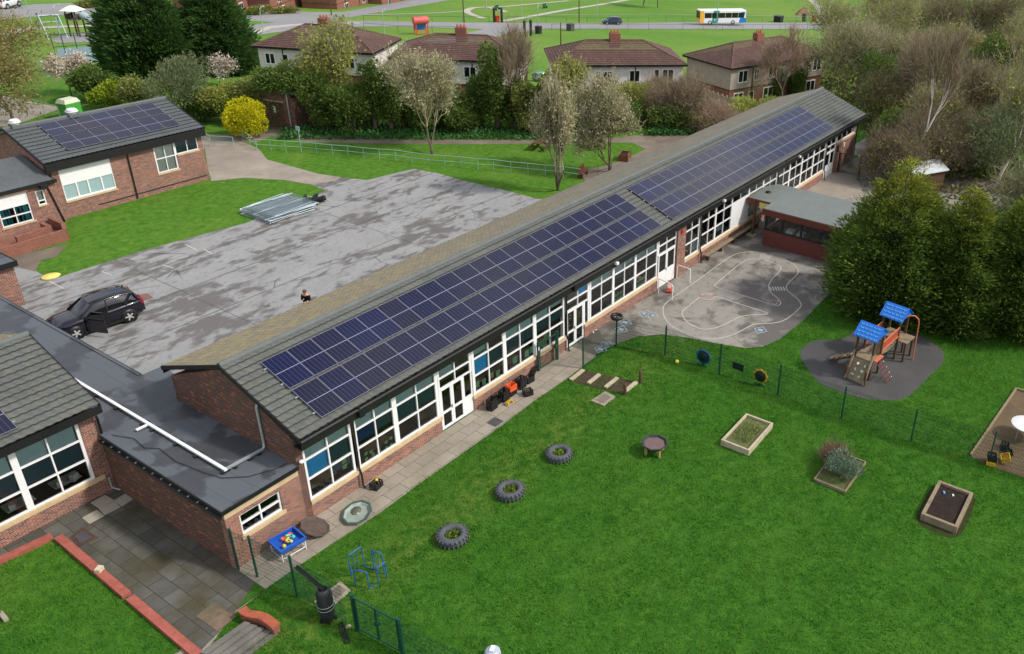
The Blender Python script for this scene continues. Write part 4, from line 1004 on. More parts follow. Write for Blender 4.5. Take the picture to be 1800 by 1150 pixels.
b3 = bed_from(zb([(1205, 798), (1310, 604), (1510, 672), (1420, 872)]), .34, 'deep timber raised bed of bare dark soil with a blue toy', th=.14)
c3 = at(*zb([(1340, 682)])[0], .22)
ty = thing('toy_trowel', 'small blue plastic toy lying on the dark soil bed', 'toy', (c3.x, c3.y, .215)); MB().cbox((0, 0, .03), .16, .09, .05, .5).build('body', M['blue_metal'], ty); MB().cbox((.05, .02, .07), .1, .03, .03, .9).build('handle', M['paper'], ty)
MB().cbox((0, 0, .02), .12, .07, .04, .4).build('stone', M['paper'], tag(thing('toy_scoop', 'pale toy scoop lying on the dark soil bed right of the blue toy', 'toy', tuple(at(*zb([(1392, 692)])[0], .215)), 0), None))
def bush(name, label, cat, c, rx, ry, rzz, n, size, mat, seed, parent=None, stem=None, up=.3, aspect=.5, shell=.55, lumps=9, group=None):
    """uneven rounded bush of many small leaves round several lobes"""
    t = thing(name, label, cat, c, 0, group); r = np.random.default_rng(seed)
    Cs = r.normal(0, 1, (lumps, 3)); Cs /= np.linalg.norm(Cs, axis=1)[:, None]; Cs *= r.uniform(.3, .66, (lumps, 1)); Cs[:, 2] = Cs[:, 2]*.85+.12
    k = r.integers(0, lumps, n); d = r.normal(0, 1, (n, 3)); d /= np.linalg.norm(d, axis=1)[:, None]
    rad = r.uniform(shell, 1, n)**.6*r.uniform(.85, 1.08, n)
    P = Cs[k]+d*rad[:, None]*(.48*r.uniform(.75, 1.1, lumps)[k])[:, None]
    P[:, 2] = P[:, 2]*.56+.43
    P = P[P[:, 2] > .02]; d_ = P-np.array([0, 0, .3])
    d_ /= np.linalg.norm(d_, axis=1)[:, None]; P = P*np.array([rx, ry, rzz]); size_ = size
    V, F = leaf_quads(P, size_, seed, up, aspect, d_, .5); np_mesh('foliage', V, F, mat, t)
    mb = MB()
    for i in range(5):
        a = 2*PI*i/5+seed; mb.tube([(.06*math.cos(a), .06*math.sin(a), -.05), (.3*rx*math.cos(a), .3*ry*math.sin(a), rzz*.6)], [.035*max(1, rzz*.6), .012*max(1, rzz*.6)], 5)
    mb.build('stem', stem or M['bark'], t)
    return t
c = at(1480, 838); bush('lavender_bush', 'rounded grey green bush spilling over the low timber bed', 'bush', (c.x, c.y, .05), 1.0, .95, 1.05, 5200, .10, M['grey_leaf'], 21, aspect=.28)
c = at(1465, 812); t = thing('dry_plant', 'brown dry wispy stems behind the grey bush in the low bed', 'plant', (c.x, c.y, .1))
n = 900; a = r.uniform(0, 2*PI, n); q = .55*np.sqrt(r.uniform(0, 1, n)); P = np.stack([q*np.cos(a)*1.1, q*np.sin(a), np.zeros(n)], 1)
V, F = leaf_quads(P, .75, 9, 3.2, .022); np_mesh('stems', V, F, M['dry_stem'], t)

# ---- round tray table
c = at(1150, 795); t = thing('tray_table', 'dark octagonal play tray on stubby timber legs, alone on the lawn', 'tray table', c, .3)
MB().lathe([(.50, .40), (.58, .52), (.62, .53), (.62, .56), (.56, .56), (.50, .46), (.001, .46)], (0, 0, 0), 8, smooth=False).build('tray', plain('dark_tray', (.035, .035, .038), .5, .4), t)
MB().lathe([(.001, .462), (.5, .462), (.5, .475), (.001, .48)], (0, 0, 0), 8, smooth=False).build('sand', plain('tray_sand', s2l(112, 94, 92), .95, .1, var=.2), t)
for k in range(4):
    a = PI/4+k*PI/2; MB().cbox((.44*math.cos(a), .44*math.sin(a), .22), .11, .09, .46, a).build('leg', plain('leg_wood_%d' % k, s2l(160, 140, 84), .85), t)

# ---- sleeper path with bark and two posts
def zs(L): return [at(1000+x/8.214, 590+y/8.214) for x, y in L]
q = zs([(0, 660), (200, 500), (1000, 680), (800, 850)]); sheet('bark_path', [(p.x, p.y) for p in q], .02, plain('dark_bark', s2l(78, 62, 56), .95, .1, var=.55, scale=16, bump=.8))
for i, (a, b_) in enumerate((((25, 655), (210, 510)), ((280, 705), (440, 575)), ((525, 765), (700, 625)), ((800, 825), (975, 685)))):
    p = zs([a, b_]); lab = ('pale timber sleeper at the tarmac end of the bark path', 'second pale timber sleeper of the bark path from the tarmac', 'third pale timber sleeper of the bark path from the tarmac', 'pale timber sleeper at the post end of the bark path')[i]
    tag(MB().beam(p[0]+Vector((0, 0, .05)), p[1]+Vector((0, 0, .05)), .2, .12).build('sleeper', M['bed_pale'], None, .01), lab, 'sleeper', 'sleepers of the bark path')
for (u, v_), h, lab in (((1125.5, 673), .72, 'taller round brown timber post beside the bark path'), ((1098.5, 693.5), .62, 'nearer round brown timber post at the end of the bark path')):
    c = at(u, v_); tag(MB().lathe([(.085, 0), (.085, h-.02), (.075, h), (.001, h)], (0, 0, 0), 12).build('timber_post', M['timber_dark'], None, loc=c), lab, 'post')

# ---- crates along the wall
def crate(loc, rz, mat, label, s=1.0, h=.30, tilt=0.0, group='plastic crates by the wall'):
    L, W = .46*s, .36*s
    mb = MB(); th = .022
    for z0, z1 in ((.02, .07), (.12, .17), (h-.06, h)):
        mb.box(-L/2, L/2, -W/2, -W/2+th, z0, z1); mb.box(-L/2, L/2, W/2-th, W/2, z0, z1); mb.box(-L/2, -L/2+th, -W/2+th, W/2-th, z0, z1); mb.box(L/2-th, L/2, -W/2+th, W/2-th, z0, z1)
    for x in np.linspace(-L/2+.03, L/2-.03, 5):
        for y in (-W/2+th/2, W/2-th/2): mb.box(x-.02, x+.02, y-th/2+.002, y+th/2-.002, .0, h-.002)
    for y in np.linspace(-W/2+.05, W/2-.05, 3):
        for x in (-L/2+th/2, L/2-th/2): mb.box(x-th/2+.002, x+th/2-.002, y-.02, y+.02, .0, h-.002)
    for x in np.linspace(-L/2+.06, L/2-.06, 5): mb.box(x-.018, x+.018, -W/2+th, W/2-th, 0, .02)
    for y in (-.08, .08): mb.box(-L/2+th, L/2-th, y-.012, y+.012, .021, .03)
    o = mb.build('crate', mat); o.location = loc; o.rotation_euler = (tilt, 0, rz); return tag(o, label, 'crate', group)
M['crate_black'] = plain('black_crate', (.014, .014, .016), .5, .4, var=.3)
cb_ = M['crate_black']
crate((10.52, -.02, 0), .05, cb_, 'bottom black crate of the stack nearest the white door'); crate((10.52, -.02, .29), .12, cb_, 'top black crate of the stack nearest the white door')
crate((11.0, .12, 0), 0, cb_, 'black crate tucked against the wall behind the nearest stack')
crate((11.42, .02, 0), 0, cb_, 'black crate under another, left of the orange crate'); crate((11.42, .02, .29), .1, cb_, 'upper black crate left of the orange crate')
crate((11.3, -.33, .0), .05, M['yellow'], 'small yellow crate standing on end in front of the black crates', .8, .2, 1.2)
crate((12.0, .06, 0), 0, cb_, 'black crate beneath the orange crate'); crate((12.0, .05, .29), -.08, M['orange'], 'bright orange crate on top of a black crate by the wall')
crate((12.75, .08, 0), 0, cb_, 'lowest black crate of the stack right of the orange crate'); crate((12.75, .08, .29), .08, cb_, 'top black crate of the stack right of the orange crate')
crate((13.4, .1, 0), -.1, cb_, 'single black crate at the wall end of the crate row'); crate((12.45, -.62, 0), -.4, cb_, 'single black crate standing alone on the slabs in front of the row')
c = at(662, 857); crate(c, .2, cb_, 'black crate with something yellow in it, alone under the near windows'); tag(sph(MB(), (0, 0, 0), .07).build('yellow_toy', M['yellow'], None, loc=(c.x+.08, c.y+.05, .33)), 'small yellow toy sitting on the lone black crate', 'toy')
bs = at(938, 656); t = thing('fence_base_block', 'black rubber block weighing down the open green gate', 'rubber block', (bs.x, bs.y, 0), .5)
MB().cbox((0, 0, .12), .75, .24, .22).build('block', M['black'], t, .03); MB().cbox((0, .0, .27), .5, .2, .1, .3).build('top', M['black'], t)

# ---- pond liner, water tray, lid
c = at(628, 905); t = thing('pond_liner', 'pale grey green shallow octagonal pond tray lying on the slabs', 'pond tray', c, .6)
MB().lathe([(.60, .0), (.66, .11), (.62, .13), (.56, .10), (.50, .03), (.001, .03)], (0, 0, 0), 9, smooth=False, sx=1.08, sy=.85).build('tray', plain('tray_green', s2l(140, 150, 140), .5, .4, var=.25), t)
MB().lathe([(.62, .12), (.67, .12), (.68, .15), (.60, .15), (.60, .12)], (0, 0, 0), 9, smooth=False, sx=1.08, sy=.85, cap=False).build('rim', plain('rim_green', s2l(58, 86, 76), .5), t)
MB().lathe([(.001, .036), (.3, .036), (.3, .038), (.001, .04)], (.2, .1, 0), 9, sx=.9, sy=.7).build('silt', plain('silt', s2l(96, 98, 84), .3, .6), t)
c = at(512, 960); t = thing('water_tray', 'blue plastic water play tray on a white frame full of toys', 'water tray', (-.95, -.22, 0), -.12)
MB().box(-.5, .5, -.42, .42, .40, .425).box(-.5, .5, -.42, -.39, .425, .60).box(-.5, .5, .39, .42, .425, .60).box(-.5, -.47, -.39, .39, .425, .60).box(.47, .5, -.39, .39, .425, .60).build('tray', plain('tray_blue', s2l(28, 84, 176), .4, .5, var=.12), t)
MB().box(-.53, .53, -.45, -.421, .55, .6).box(-.53, .53, .421, .45, .55, .6).box(-.53, -.501, -.42, .42, .55, .6).box(.501, .53, -.42, .42, .55, .6).build('rim', plain('rim_blue', s2l(40, 96, 190), .4, .5), t)
for x in (-.47, .47):
    for y in (-.39, .39): MB().tube([(x, y, 0), (x, y, .4)], .02, 6).build('leg', M['white'], t)
MB().tube([(-.47, -.39, .12), (.47, -.39, .12)], .015, 6).tube([(-.47, .39, .12), (.47, .39, .12)], .015, 6).tube([(-.47, -.39, .12), (-.47, .39, .12)], .015, 6).tube([(.47, -.39, .12), (.47, .39, .12)], .015, 6).build('brace', M['white'], t)
rr = random.Random(2); cols = [('orange', 'orange'), ('lime', s2l(150, 200, 70)), ('aqua', s2l(90, 200, 220)), ('green', s2l(40, 110, 60)), ('yellow', 'yellow'), ('cream', s2l(220, 200, 150))]
for k in range(14):
    cn, cc = cols[k % 6]; m_ = M[cc] if isinstance(cc, str) else M.setdefault('toy_'+cn, plain('toy_'+cn, cc, .5))
    mb = MB()
    if k % 3 == 0: mb.lathe([(.05, 0), (.085, .12), (.07, .12), (.001, .03)], (0, 0, 0), 10)
    elif k % 3 == 1: sph(mb, (0, 0, .06), .075, 8, 6)
    else: mb.cbox((0, 0, .06), .16, .1, .07, k)
    o = mb.build('water_toy', m_); px_, py_ = rr.uniform(-.26, .26), rr.uniform(-.22, .22)
    o.location = (-.95+px_*math.cos(.12)+py_*math.sin(.12), -.22-px_*math.sin(.12)+py_*math.cos(.12), .43+.02*(k % 3)); tag(o, 'colourful plastic toys heaped in the blue water tray', 'toy', 'toys in the blue water tray')
t = thing('round_tray', 'dark brown round tray leaning beside the blue water tray', 'tray', (.28, -.15, .19), .2); t.rotation_euler = (.35, .22, .3)
MB().lathe([(.001, -.02), (.5, -.02), (.58, .06), (.56, .08), (.48, .02), (.001, .02)], (0, 0, 0), 10, smooth=False).build('tray', plain('rusty_tray', s2l(84, 72, 66), .7, .3, var=.45, scale=6), t)

# ---- blue balance/climbing frame
def zc(x, y, h=0): return at(470+x/6.387, 880+y/6.387, h)
c = zc(1150, 900); t = thing('climbing_frame', 'small blue tubular climbing frame standing on the lawn', 'climbing frame', (0, 0, 0))
A_ = zc(995, 960); B_ = zc(1145, 990); C_ = zc(1250, 940); D_2 = zc(1345, 875); E_ = zc(1120, 790); F_ = zc(1200, 780); G_ = zc(975, 850)
H_ = .85
def up(p, h): return Vector((p.x, p.y, h))
tb = .022
def arch(a, b_, h): return MB().tube([up(a, 0), up(a, h-.08), up(a, h-.02)+(b_-a)*.04, up(a, h)+(b_-a)*.1, up(b_, h)+(a-b_)*.1, up(b_, h-.02)+(a-b_)*.04, up(b_, h-.08), up(b_, 0)], tb, 7)
arch(A_, B_, .8).build('hoop', M['blue_metal'], t); arch(C_, D_2, .8).build('hoop', M['blue_metal'], t)
MB().tube([up(B_, .0), up(C_, .0)], tb, 7).build('ground_bar', M['blue_metal'], t)
arch(G_+Vector((-.05, .1, 0)), E_+Vector((.1, .25, 0)), 1.0).build('hoop', M['blue_metal'], t); arch(F_, D_2+Vector((.1, .25, 0)), 1.0).build('hoop', M['blue_metal'], t)
mb = MB()
for k in (.3, .6): mb.tube([up(G_, 1.0)+(E_-G_)*k+Vector((0, .15, 0)), up(G_, .0)+(E_-G_)*k+Vector((0, .15, 0))], .012, 5)
for k in (.3, .6): mb.tube([up(F_, 1.0)+(D_2-F_)*k+Vector((0, .1, 0)), up(F_, .0)+(D_2-F_)*k+Vector((0, .1, 0))], .012, 5)
mb.tube([up(E_, .02)+Vector((.1, .25, 0)), up(F_, .02)], tb, 6); mb.tube([up(A_, .5), up(G_, .5)+Vector((-.05, .1, 0))], .015, 5); mb.build('rung', M['blue_metal'], t)

# ---- water butt and lengths of gutter
c = at(577, 1088); t = thing('water_butt', 'black ribbed water butt tied with string beside the mesh fence', 'water butt', c, .4); t.scale = (.8, .8, 1.04)
MB().lathe([(.26, 0), (.29, .05), (.32, .35), (.33, .4), (.325, .45), (.34, .75), (.345, .8), (.335, .85), (.33, 1.1), (.30, 1.25), (.22, 1.36), (.18, 1.37), (.17, 1.33), (.001, 1.32)], (0, 0, 0), 22).build('barrel', plain('black_barrel', (.022, .024, .028), .45, .4), t)
MB().lathe([(.338, .555), (.347, .56), (.347, .567), (.338, .57)], (0, 0, 0), 22, cap=False).lathe([(.34, .705), (.35, .71), (.35, .717), (.34, .72)], (0, 0, 0), 22, cap=False).build('string', M['galv'], t)
for k in range(5): MB().cbox((.31*math.cos(k*2*PI/5), .31*math.sin(k*2*PI/5), .06), .1, .12, .14, k*2*PI/5).build('foot', M['black'], t)
def gutter(a, b_, label):
    t = MB(); a = Vector(a); b_ = Vector(b_); d = (b_-a).normalized(); u = d.cross(Vector((0, 0, 1))).normalized(); n_ = u.cross(d)
    ring = lambda p: [p+u*(.075*math.cos(x))+n_*(.075*math.sin(x)) for x in np.linspace(PI, 2*PI, 7)]+[p+u*(.06*math.cos(x))+n_*(.06*math.sin(x)) for x in np.linspace(2*PI, PI, 7)]
    t.loft([ring(a), ring(b_)]); return tag(t.build('gutter_length', M['black']), label, 'gutter')
g0 = over(c, 568, 1034); g1 = over((c.x+.3, c.y+1.3), 537, 1010)
gutter((-2.30, -4.12, 1.45), (-2.3, -2.75, 1.72), 'black length of gutter resting on top of the water butt')
a = at(598, 1096); b_ = at(612, 1132); gutter((a.x, a.y, .08), (b_.x, b_.y, .08), 'black length of gutter lying in the grass near the green gate')
for (u, v_), lab in (((556, 1058), 'pale stone in the grass left of the water butt'), ((612, 1103), 'pale stone in the grass by the green gate post')):
    c = at(u, v_); o = sph(MB(), (0, 0, 0), .09, 8, 6, 1.2, .9, .7).build('stone', M['concrete'], None, loc=(c.x, c.y, .03)); tag(o, lab, 'stone')

# ---- mesh fences
def mesh_panel(a, b_, h, parent, z0=.04, name='mesh_panel'):
    a = Vector(a); b_ = Vector(b_); L = (b_-a).length; d = (b_-a)/L; n = max(2, int(L/.055)); V = []; F = []
    ns = Vector((-d.y, d.x, 0)); w_ = .006
    def strip(p, q, s):
        i = len(V); V.extend([p-s*w_, p+s*w_, q+s*w_, q-s*w_]); F.append((i, i+1, i+2, i+3))
        i = len(V); V.extend([p-ns*w_, p+ns*w_, q+ns*w_, q-ns*w_]); F.append((i, i+1, i+2, i+3))
    for k in range(n+1):
        p = a+d*(L*k/n); strip(Vector((p.x, p.y, z0)), Vector((p.x, p.y, h)), d)
    for z in np.arange(z0, h+.01, .2): strip(Vector((a.x, a.y, z)), Vector((b_.x, b_.y, z)), Vector((0, 0, 1)))
    return np_mesh(name, [tuple(v_) for v_ in V], F, M['green_metal'], parent)
def mesh_fence(pts, h, label, ph=None, gaps=(), skip=()):
    t = thing('mesh_fence', label, 'fence', (0, 0, 0))
    for i, p in enumerate(pts):
        q = ph or h
        if i not in skip: MB().box(p[0]-.035, p[0]+.035, p[1]-.03, p[1]+.03, 0, q+.06).build('post', M['green_metal'], t)
        if i+1 < len(pts) and i not in gaps: mesh_panel((*p, 0), (*pts[i+1], 0), h, t)
    return t
L2 = [at(*p) for p in ((1083, 607), (1169, 625), (1264, 658), (1367, 695), (1479, 735), (1601, 776), (1737, 816), (1880, 862))]
mesh_fence([(p.x, p.y) for p in [at(1025, 648)]+L2], 1.78, 'green mesh fence on dark posts crossing the lawn below the rubber play area')
mesh_fence([(-2.62, .42), (-2.45, -.42), (-2.25, -2.4), (-2.15, -4.9)], 1.9, 'green mesh fence running from the brick link corner to the green gate', skip=(3,))
gA, gB = (-2.06, -5.3), (-1.9, -7.35)
mesh_fence([(-1.89, -7.45), (-1.7, -10.2), (-1.5, -12.7)], 1.6, 'green mesh fence beyond the double gate at the bottom edge', skip=(0,))
def gate(a, b_, h, label, leaves=2, mat=None, post=.05, mesh=True, z0=.12):
    mat = mat or M['green_metal']; a = Vector((*a, 0)); b_ = Vector((*b_, 0)); d = (b_-a).normalized()
    t = thing('metal_gate', label, 'gate', (0, 0, 0))
    for p in (a, b_): MB().box(p.x-post, p.x+post, p.y-post, p.y+post, 0, h+.12).build('post', mat, t)
    p0 = a+d*.1; L = (b_-a).length-.2
    for k in range(leaves):
        q0 = p0+d*(L*k/leaves+.01); q1 = p0+d*(L*(k+1)/leaves-.01)
        mb = MB()
        for z in (z0, h): mb.beam(q0+Vector((0, 0, z)), q1+Vector((0, 0, z)), .045, .045)
        for q in (q0, q1): mb.beam(q+Vector((0, 0, z0)), q+Vector((0, 0, h)), .045, .045)
        lf = mb.build('gate_leaf', mat, t)
        if mesh: mesh_panel(q0, q1, h, lf, z0, 'mesh_infill')
    m_ = (a+b_)/2 if leaves == 2 else b_-d*.14
    MB().box(m_.x-.07, m_.x+.07, m_.y-.07, m_.y+.07, h*.5, h*.62).build('latch', mat, t)
    return t
gate(gA, gB, 1.55, 'closed green mesh double gate at the bottom edge beside the water butt')
gate((14.48, .36), (15.95, .30), 1.6, 'open green mesh gate leaf folded back against the classroom windows', 1)
g0 = at(1472, 303); g1 = at(1510, 310)
gate((g0.x, g0.y), (g1.x, g1.y), 1.75, 'black mesh gate standing by the far end of the classroom block', 1, M['black'])
tag(MB().box(14.44, 14.5, .30, .33, 1.25, 1.45).build('gate_notice', M['white']), 'small white notice on the open green gate post', 'notice')
c = L2[0]; t = thing('hanging_tyre', 'black round tyre slung on top of the first fence post by the playground', 'tyre', (c.x, c.y, 1.78))
MB().lathe([(.2, -.06), (.32, -.09), (.36, .0), (.32, .09), (.2, .06), (.2, -.06)], (0, 0, 0), 18, cap=False).build('tyre', M['black'], t)
# boards hung on the fence
def flower(px, petal, lab, blue=False):
    c = over(((L2[2 if blue else 3].x+L2[1 if blue else 2].x)/2, (L2[2 if blue else 3].y+L2[1 if blue else 2].y)/2), *px)
    t = thing('flower_chalkboard', lab, 'chalkboard', (c.x-.05, c.y, c.z), 0); t.rotation_euler = (0, -PI/2, 0)
    mb = MB(); n = 12 if blue else 9
    for k in range(n):
        a = 2*PI*k/n; mb.lathe([(.001, -.008), (.13, -.008), (.13, .008), (.001, .008)], (.30*math.cos(a), .30*math.sin(a), -.02), 12)
    mb.build('petals', petal, t)
    MB().lathe([(.001, 0), (.3, 0), (.3, .02), (.001, .02)], (0, 0, 0), 24).build('board', M['black'], t)
    lf = MB()
    for s in (-1, 1): lf.lathe([(.001, -.008), (.17, -.008), (.17, .008), (.001, .008)], (-.5, s*.12, -.025), 12, sx=.7, sy=1.1)
    lf.build('leaf', M.setdefault('leaf_green', plain('leaf_green', s2l(50, 150, 70), .5)), t)
flower((1237, 627), plain('petal_blue', s2l(40, 100, 190), .5), 'round black chalkboard with blue petals hung on the mesh fence', True)
flower((1337, 661), M['yellow'], 'round black chalkboard with yellow petals hung on the mesh fence')
c = over(L2[2], 1288, 640); o = MB().box(-.02, .0, -.32, .32, -.19, .19).build('chalkboard', M['black'], None, loc=(c.x-.06, c.y-.35, c.z)); tag(o, 'black rectangular chalkboard between the two flower boards on the fence', 'chalkboard')
c = at(1190, 636, .1); tag(sph(MB(), (0, 0, 0), .11, 14, 10).build('ball', plain('ball_yellow', s2l(226, 214, 70), .4), None, loc=(c.x, c.y, .11)), 'small yellow ball lying in the grass by the fence', 'ball')

# ---- hoops, boot scraper, pink toy
def hoop(a, b_, h, label):
    a = Vector((*a, 0)); b_ = Vector((*b_, 0)); d = b_-a
    mb = MB().tube([a, a+Vector((0, 0, h-.12)), a+d*.04+Vector((0, 0, h-.03)), a+d*.12+Vector((0, 0, h)), b_-d*.12+Vector((0, 0, h)), b_-d*.04+Vector((0, 0, h-.03)), b_+Vector((0, 0, h-.12)), b_], .03, 8)
    tag(mb.build('hoop_rail', M['white']), label, 'handrail')
hoop((25.75, .2), (25.52, -.95), 1.0, 'white hoop rail on the near side of the solid white door'); hoop((28.27, .42), (28.2, -.6), .95, 'white hoop rail by the brick pier beside the white door')
c = at(1176, 512); t = thing('ride_on_toy', 'small faded pink wheeled toy by the near hoop rail', 'toy', c, .5); MB().cbox((0, 0, .3), .5, .25, .14).build('seat', M['line_pink'], t, .04); MB().tube([(.2, 0, .3), (.25, 0, .6), (.25, -.15, .62), (.25, .15, .62)], .02, 6).build('handlebar', M['red'], t)
for x in (-.2, .2): MB().tube([(x, -.16, .12), (x, .16, .12)], .12, 12).build('wheel', M['red'], t)
c = at(1042, 582); t = thing('boot_scraper', 'small white T shaped stand against the wall by the glazed doors', 'boot scraper', (c.x, c.y, 0), .8); MB().tube([(0, 0, 0), (0, 0, .45)], .025, 6).build('upright', M['white'], t); MB().box(-.3, .3, -.03, .03, 0, .05).box(-.03, .03, -.25, .25, .05, .08).build('base', M['white'], t)

# ---- timber play structure
t = thing('play_tower', 'timber play structure with two blue pitched roofs, bridge, ramp and net', 'play structure', (24.42, -13.66, 0), R(-7))
DZ = 1.15
def tower(u0, w_, deck, lab):
    for du in (-.48, .48):
        for dv in (-.48, .48): MB().box(u0+du-.05, u0+du+.05, dv-.05, dv+.05, 0, 2.55).build('post', M['timber_dark'], t)
    dk = MB()
    for k in range(7): dk.box(u0-.52+.15*k, u0-.52+.15*k+.14, -.52, .52, deck-.05, deck)
    dk.build('deck', M['timber'], t)
    rf = MB(); e0, e1, rz_ = 2.46, .72, 3.0
    for s in (-1, 1):
        rf.add([(u0+s*.72, -.68, 2.44), (u0+s*.72, .68, 2.44), (u0, .68, 3.0), (u0, -.68, 3.0), (u0+s*.72, -.68, 2.40), (u0+s*.72, .68, 2.40), (u0, .68, 2.96), (u0, -.68, 2.96)], [(0, 1, 2, 3), (7, 6, 5, 4), (0, 4, 5, 1), (1, 5, 6, 2), (3, 7, 4, 0)])
    for v0 in (-.62, .62):
        pass
    ro = rf.build('roof', M.setdefault('roof_blue', plain('roof_blue', s2l(24, 104, 200), .4, .5, var=.12)), t)
    MB().add([(u0-.6, -.62, 2.46), (u0+.6, -.62, 2.46), (u0, -.62, 2.93), (u0-.6, -.58, 2.46), (u0+.6, -.58, 2.46), (u0, -.58, 2.93)], [(0, 1, 2), (5, 4, 3)]).build('gable', M['roof_blue'], t)
    sc_ = MB()
    nrm = Vector((-.56, 0, .72)).normalized()
    for i in range(4):
        for j in range(5):
            f = .14+.235*i; p = Vector((u0-.72*(1-f), -.52+.235*j+(.06 if i % 2 else 0), 2.44+.56*f))+nrm*.012; dn = Vector((-.72, 0, -.56)).normalized()
            sc_.tube([p+Vector((0, .075*math.cos(a), 0))+dn*(.05*math.sin(a)) for a in np.linspace(0, PI, 7)], .018, 5)
    sc_.build('scallop', M.setdefault('roof_light', plain('roof_light', s2l(110, 205, 240), .4)), ro)
tower(0, 1, DZ, ''); tower(2.95, 1, DZ+.1, '')
MB().box(2.45, 3.5, -1.05, -.52, DZ-.0, DZ+.06).build('side_deck', M['timber'], t)
for u in (2.5, 3.4): MB().box(u-.05, u+.05, -1.02, -.92, 0, DZ).build('post', M['timber_dark'], t)
br = MB()
for k in range(11):
    f = k/10; br.box(.56+f*1.85, .56+f*1.85+.15, -.46, .46, DZ-.06-.18*math.sin(PI*f)+.08*f, DZ-.02-.18*math.sin(PI*f)+.08*f)
br.build('bridge', M['timber'], t)
M['salmon'] = plain('faded_red_rail', s2l(198, 112, 78), .6, .3, var=.15); M['redpanel'] = plain('faded_red_panel', s2l(164, 76, 54), .6, .3, var=.2)
for s in (-1, 1):
    MB().beam((.5, s*.5, DZ+.2), (2.45, s*.5, DZ+.3), .05, .06).beam((.5, s*.5, DZ+.72), (2.45, s*.5, DZ+.85), .05, .06).build('handrail', M['salmon'], t)
    MB().add([(.6, s*.47, DZ+.22), (2.4, s*.47, DZ+.32), (2.4, s*.47, DZ+.8), (.6, s*.47, DZ+.66), (.6, s*.485, DZ+.22), (2.4, s*.485, DZ+.32), (2.4, s*.485, DZ+.8), (.6, s*.485, DZ+.66)], [(0, 1, 2, 3), (7, 6, 5, 4), (0, 4, 5, 1), (1, 5, 6, 2), (2, 6, 7, 3), (3, 7, 4, 0)]).build('side_panel', M['redpanel'], t)
# ramp with climbing holds
rp = MB(); rp.beam((-.55, 0, DZ-.05), (-1.12, 0, .05), .95, .05); rp_o = rp.build('climbing_ramp', M['timber'], t)
for s in (-1, 1):
    MB().beam((-.5, s*.52, DZ+.35), (-1.2, s*.52, .05), .06, .22).build('ramp_side', M['timber'], t)
    MB().box(-1.2, -1.1, s*.56-.05, s*.56+.05, 0, .85).build('post', M['timber_dark'], t)
for i in range(3):
    for j in (-1, 1):
        f = .22+.27*i; MB().cbox((-.6-.52*f, j*.2+.05*(i-1), DZ-.1-f*1.05+.06), .11, .15, .06, i+j, 0, -1.0).build('climbing_hold', M['paper'], t)
# log steps on the left
for k in range(5):
    f = k/4; z = .25+f*.75; v0 = 1.95-f*1.3
    MB().tube([(-.35, v0, z), (.35, v0-.12, z)], .075, 8).build('log_step', M['timber'], t)
MB().beam((-.25, 2.0, .12), (-.25, .55, .95), .08, .1).beam((.25, 1.95, .12), (.25, .55, .95), .08, .1).build('log_beam', M['timber_dark'], t)
# net ladder on the right
MB().beam((-.42, -.6, DZ+.02), (.42, -.6, DZ+.02), .22, .06).build('net_board', M['salmon'], t)
nt_ = MB(); ntop = lambda u: Vector((u, -.62, DZ)); nbot = lambda u: Vector((u+.2, -1.35, .02))
for u in (-.3, -.1, .1, .3): nt_.tube([ntop(u), nbot(u)], .02, 5)
for f in (.18, .36, .54, .72, .9): nt_.tube([ntop(-.3).lerp(nbot(-.3), f), ntop(.3).lerp(nbot(.3), f)], .018, 5)
nt_.build('climbing_net', plain('net_rope', s2l(126, 76, 74), .8), t)
kn = MB()
for f in (.2, .45, .7, .9): sph(kn, ntop(.3).lerp(nbot(.3), f), .035, 6, 5)
kn.build('net_joint', M['paper'], t)
# sliding pole
MB().tube([(2.55, -.5, 2.2), (2.6, -.6, 2.55), (2.75, -.8, 2.72), (2.95, -1.02, 2.7), (3.08, -1.2, 2.5), (3.1, -1.25, 2.2), (3.1, -1.3, 0)], .035, 8).build('fire_pole', M['salmon'], t)
# ---- bark patch furniture
c = at(1830, 765); t = thing('round_table', 'round white topped table on thin metal legs on the bark patch', 'table', c)
p = at(1806, 746, .72)
t.location = (p.x, p.y, 0)
MB().lathe([(.001, .70), (.72, .70), (.74, .715), (.72, .73), (.001, .73)], (0, 0, 0), 32).build('tabletop', M['white'], t)
for k in range(4): a = PI/4+k*PI/2+.3; MB().tube([(.6*math.cos(a), .6*math.sin(a), .7), (.62*math.cos(a), .62*math.sin(a), 0)], .018, 6).build('leg', M['galv'], t)
def zt(x, y): p = at(1690+x/6.764, 680+y/6.764); return p
G5 = 'plastic crates on the bark patch'
p = zt(510, 735); crate(p, .2, cb_, 'black crate farthest up the bark patch near the white table', 1.0, .28, 0, G5)
p = zt(540, 800); crate(p, .35, cb_, 'black crate tipped behind the flat yellow crate', .9, .24, .4, G5)
p = zt(525, 900); crate((p.x, p.y, .16), .3, M['yellow'], 'yellow crate lying tilted on the bark patch', 1.1, .2, -.45, G5)
p = zt(345, 910); crate(p, .2, M['yellow'], 'yellow crate under a black crate at the fence post', 1.05, .22, 0, G5); crate((p.x, p.y, .22), .3, cb_, 'black crate on top of the yellow crate at the fence post', 1.05, .26, 0, G5)

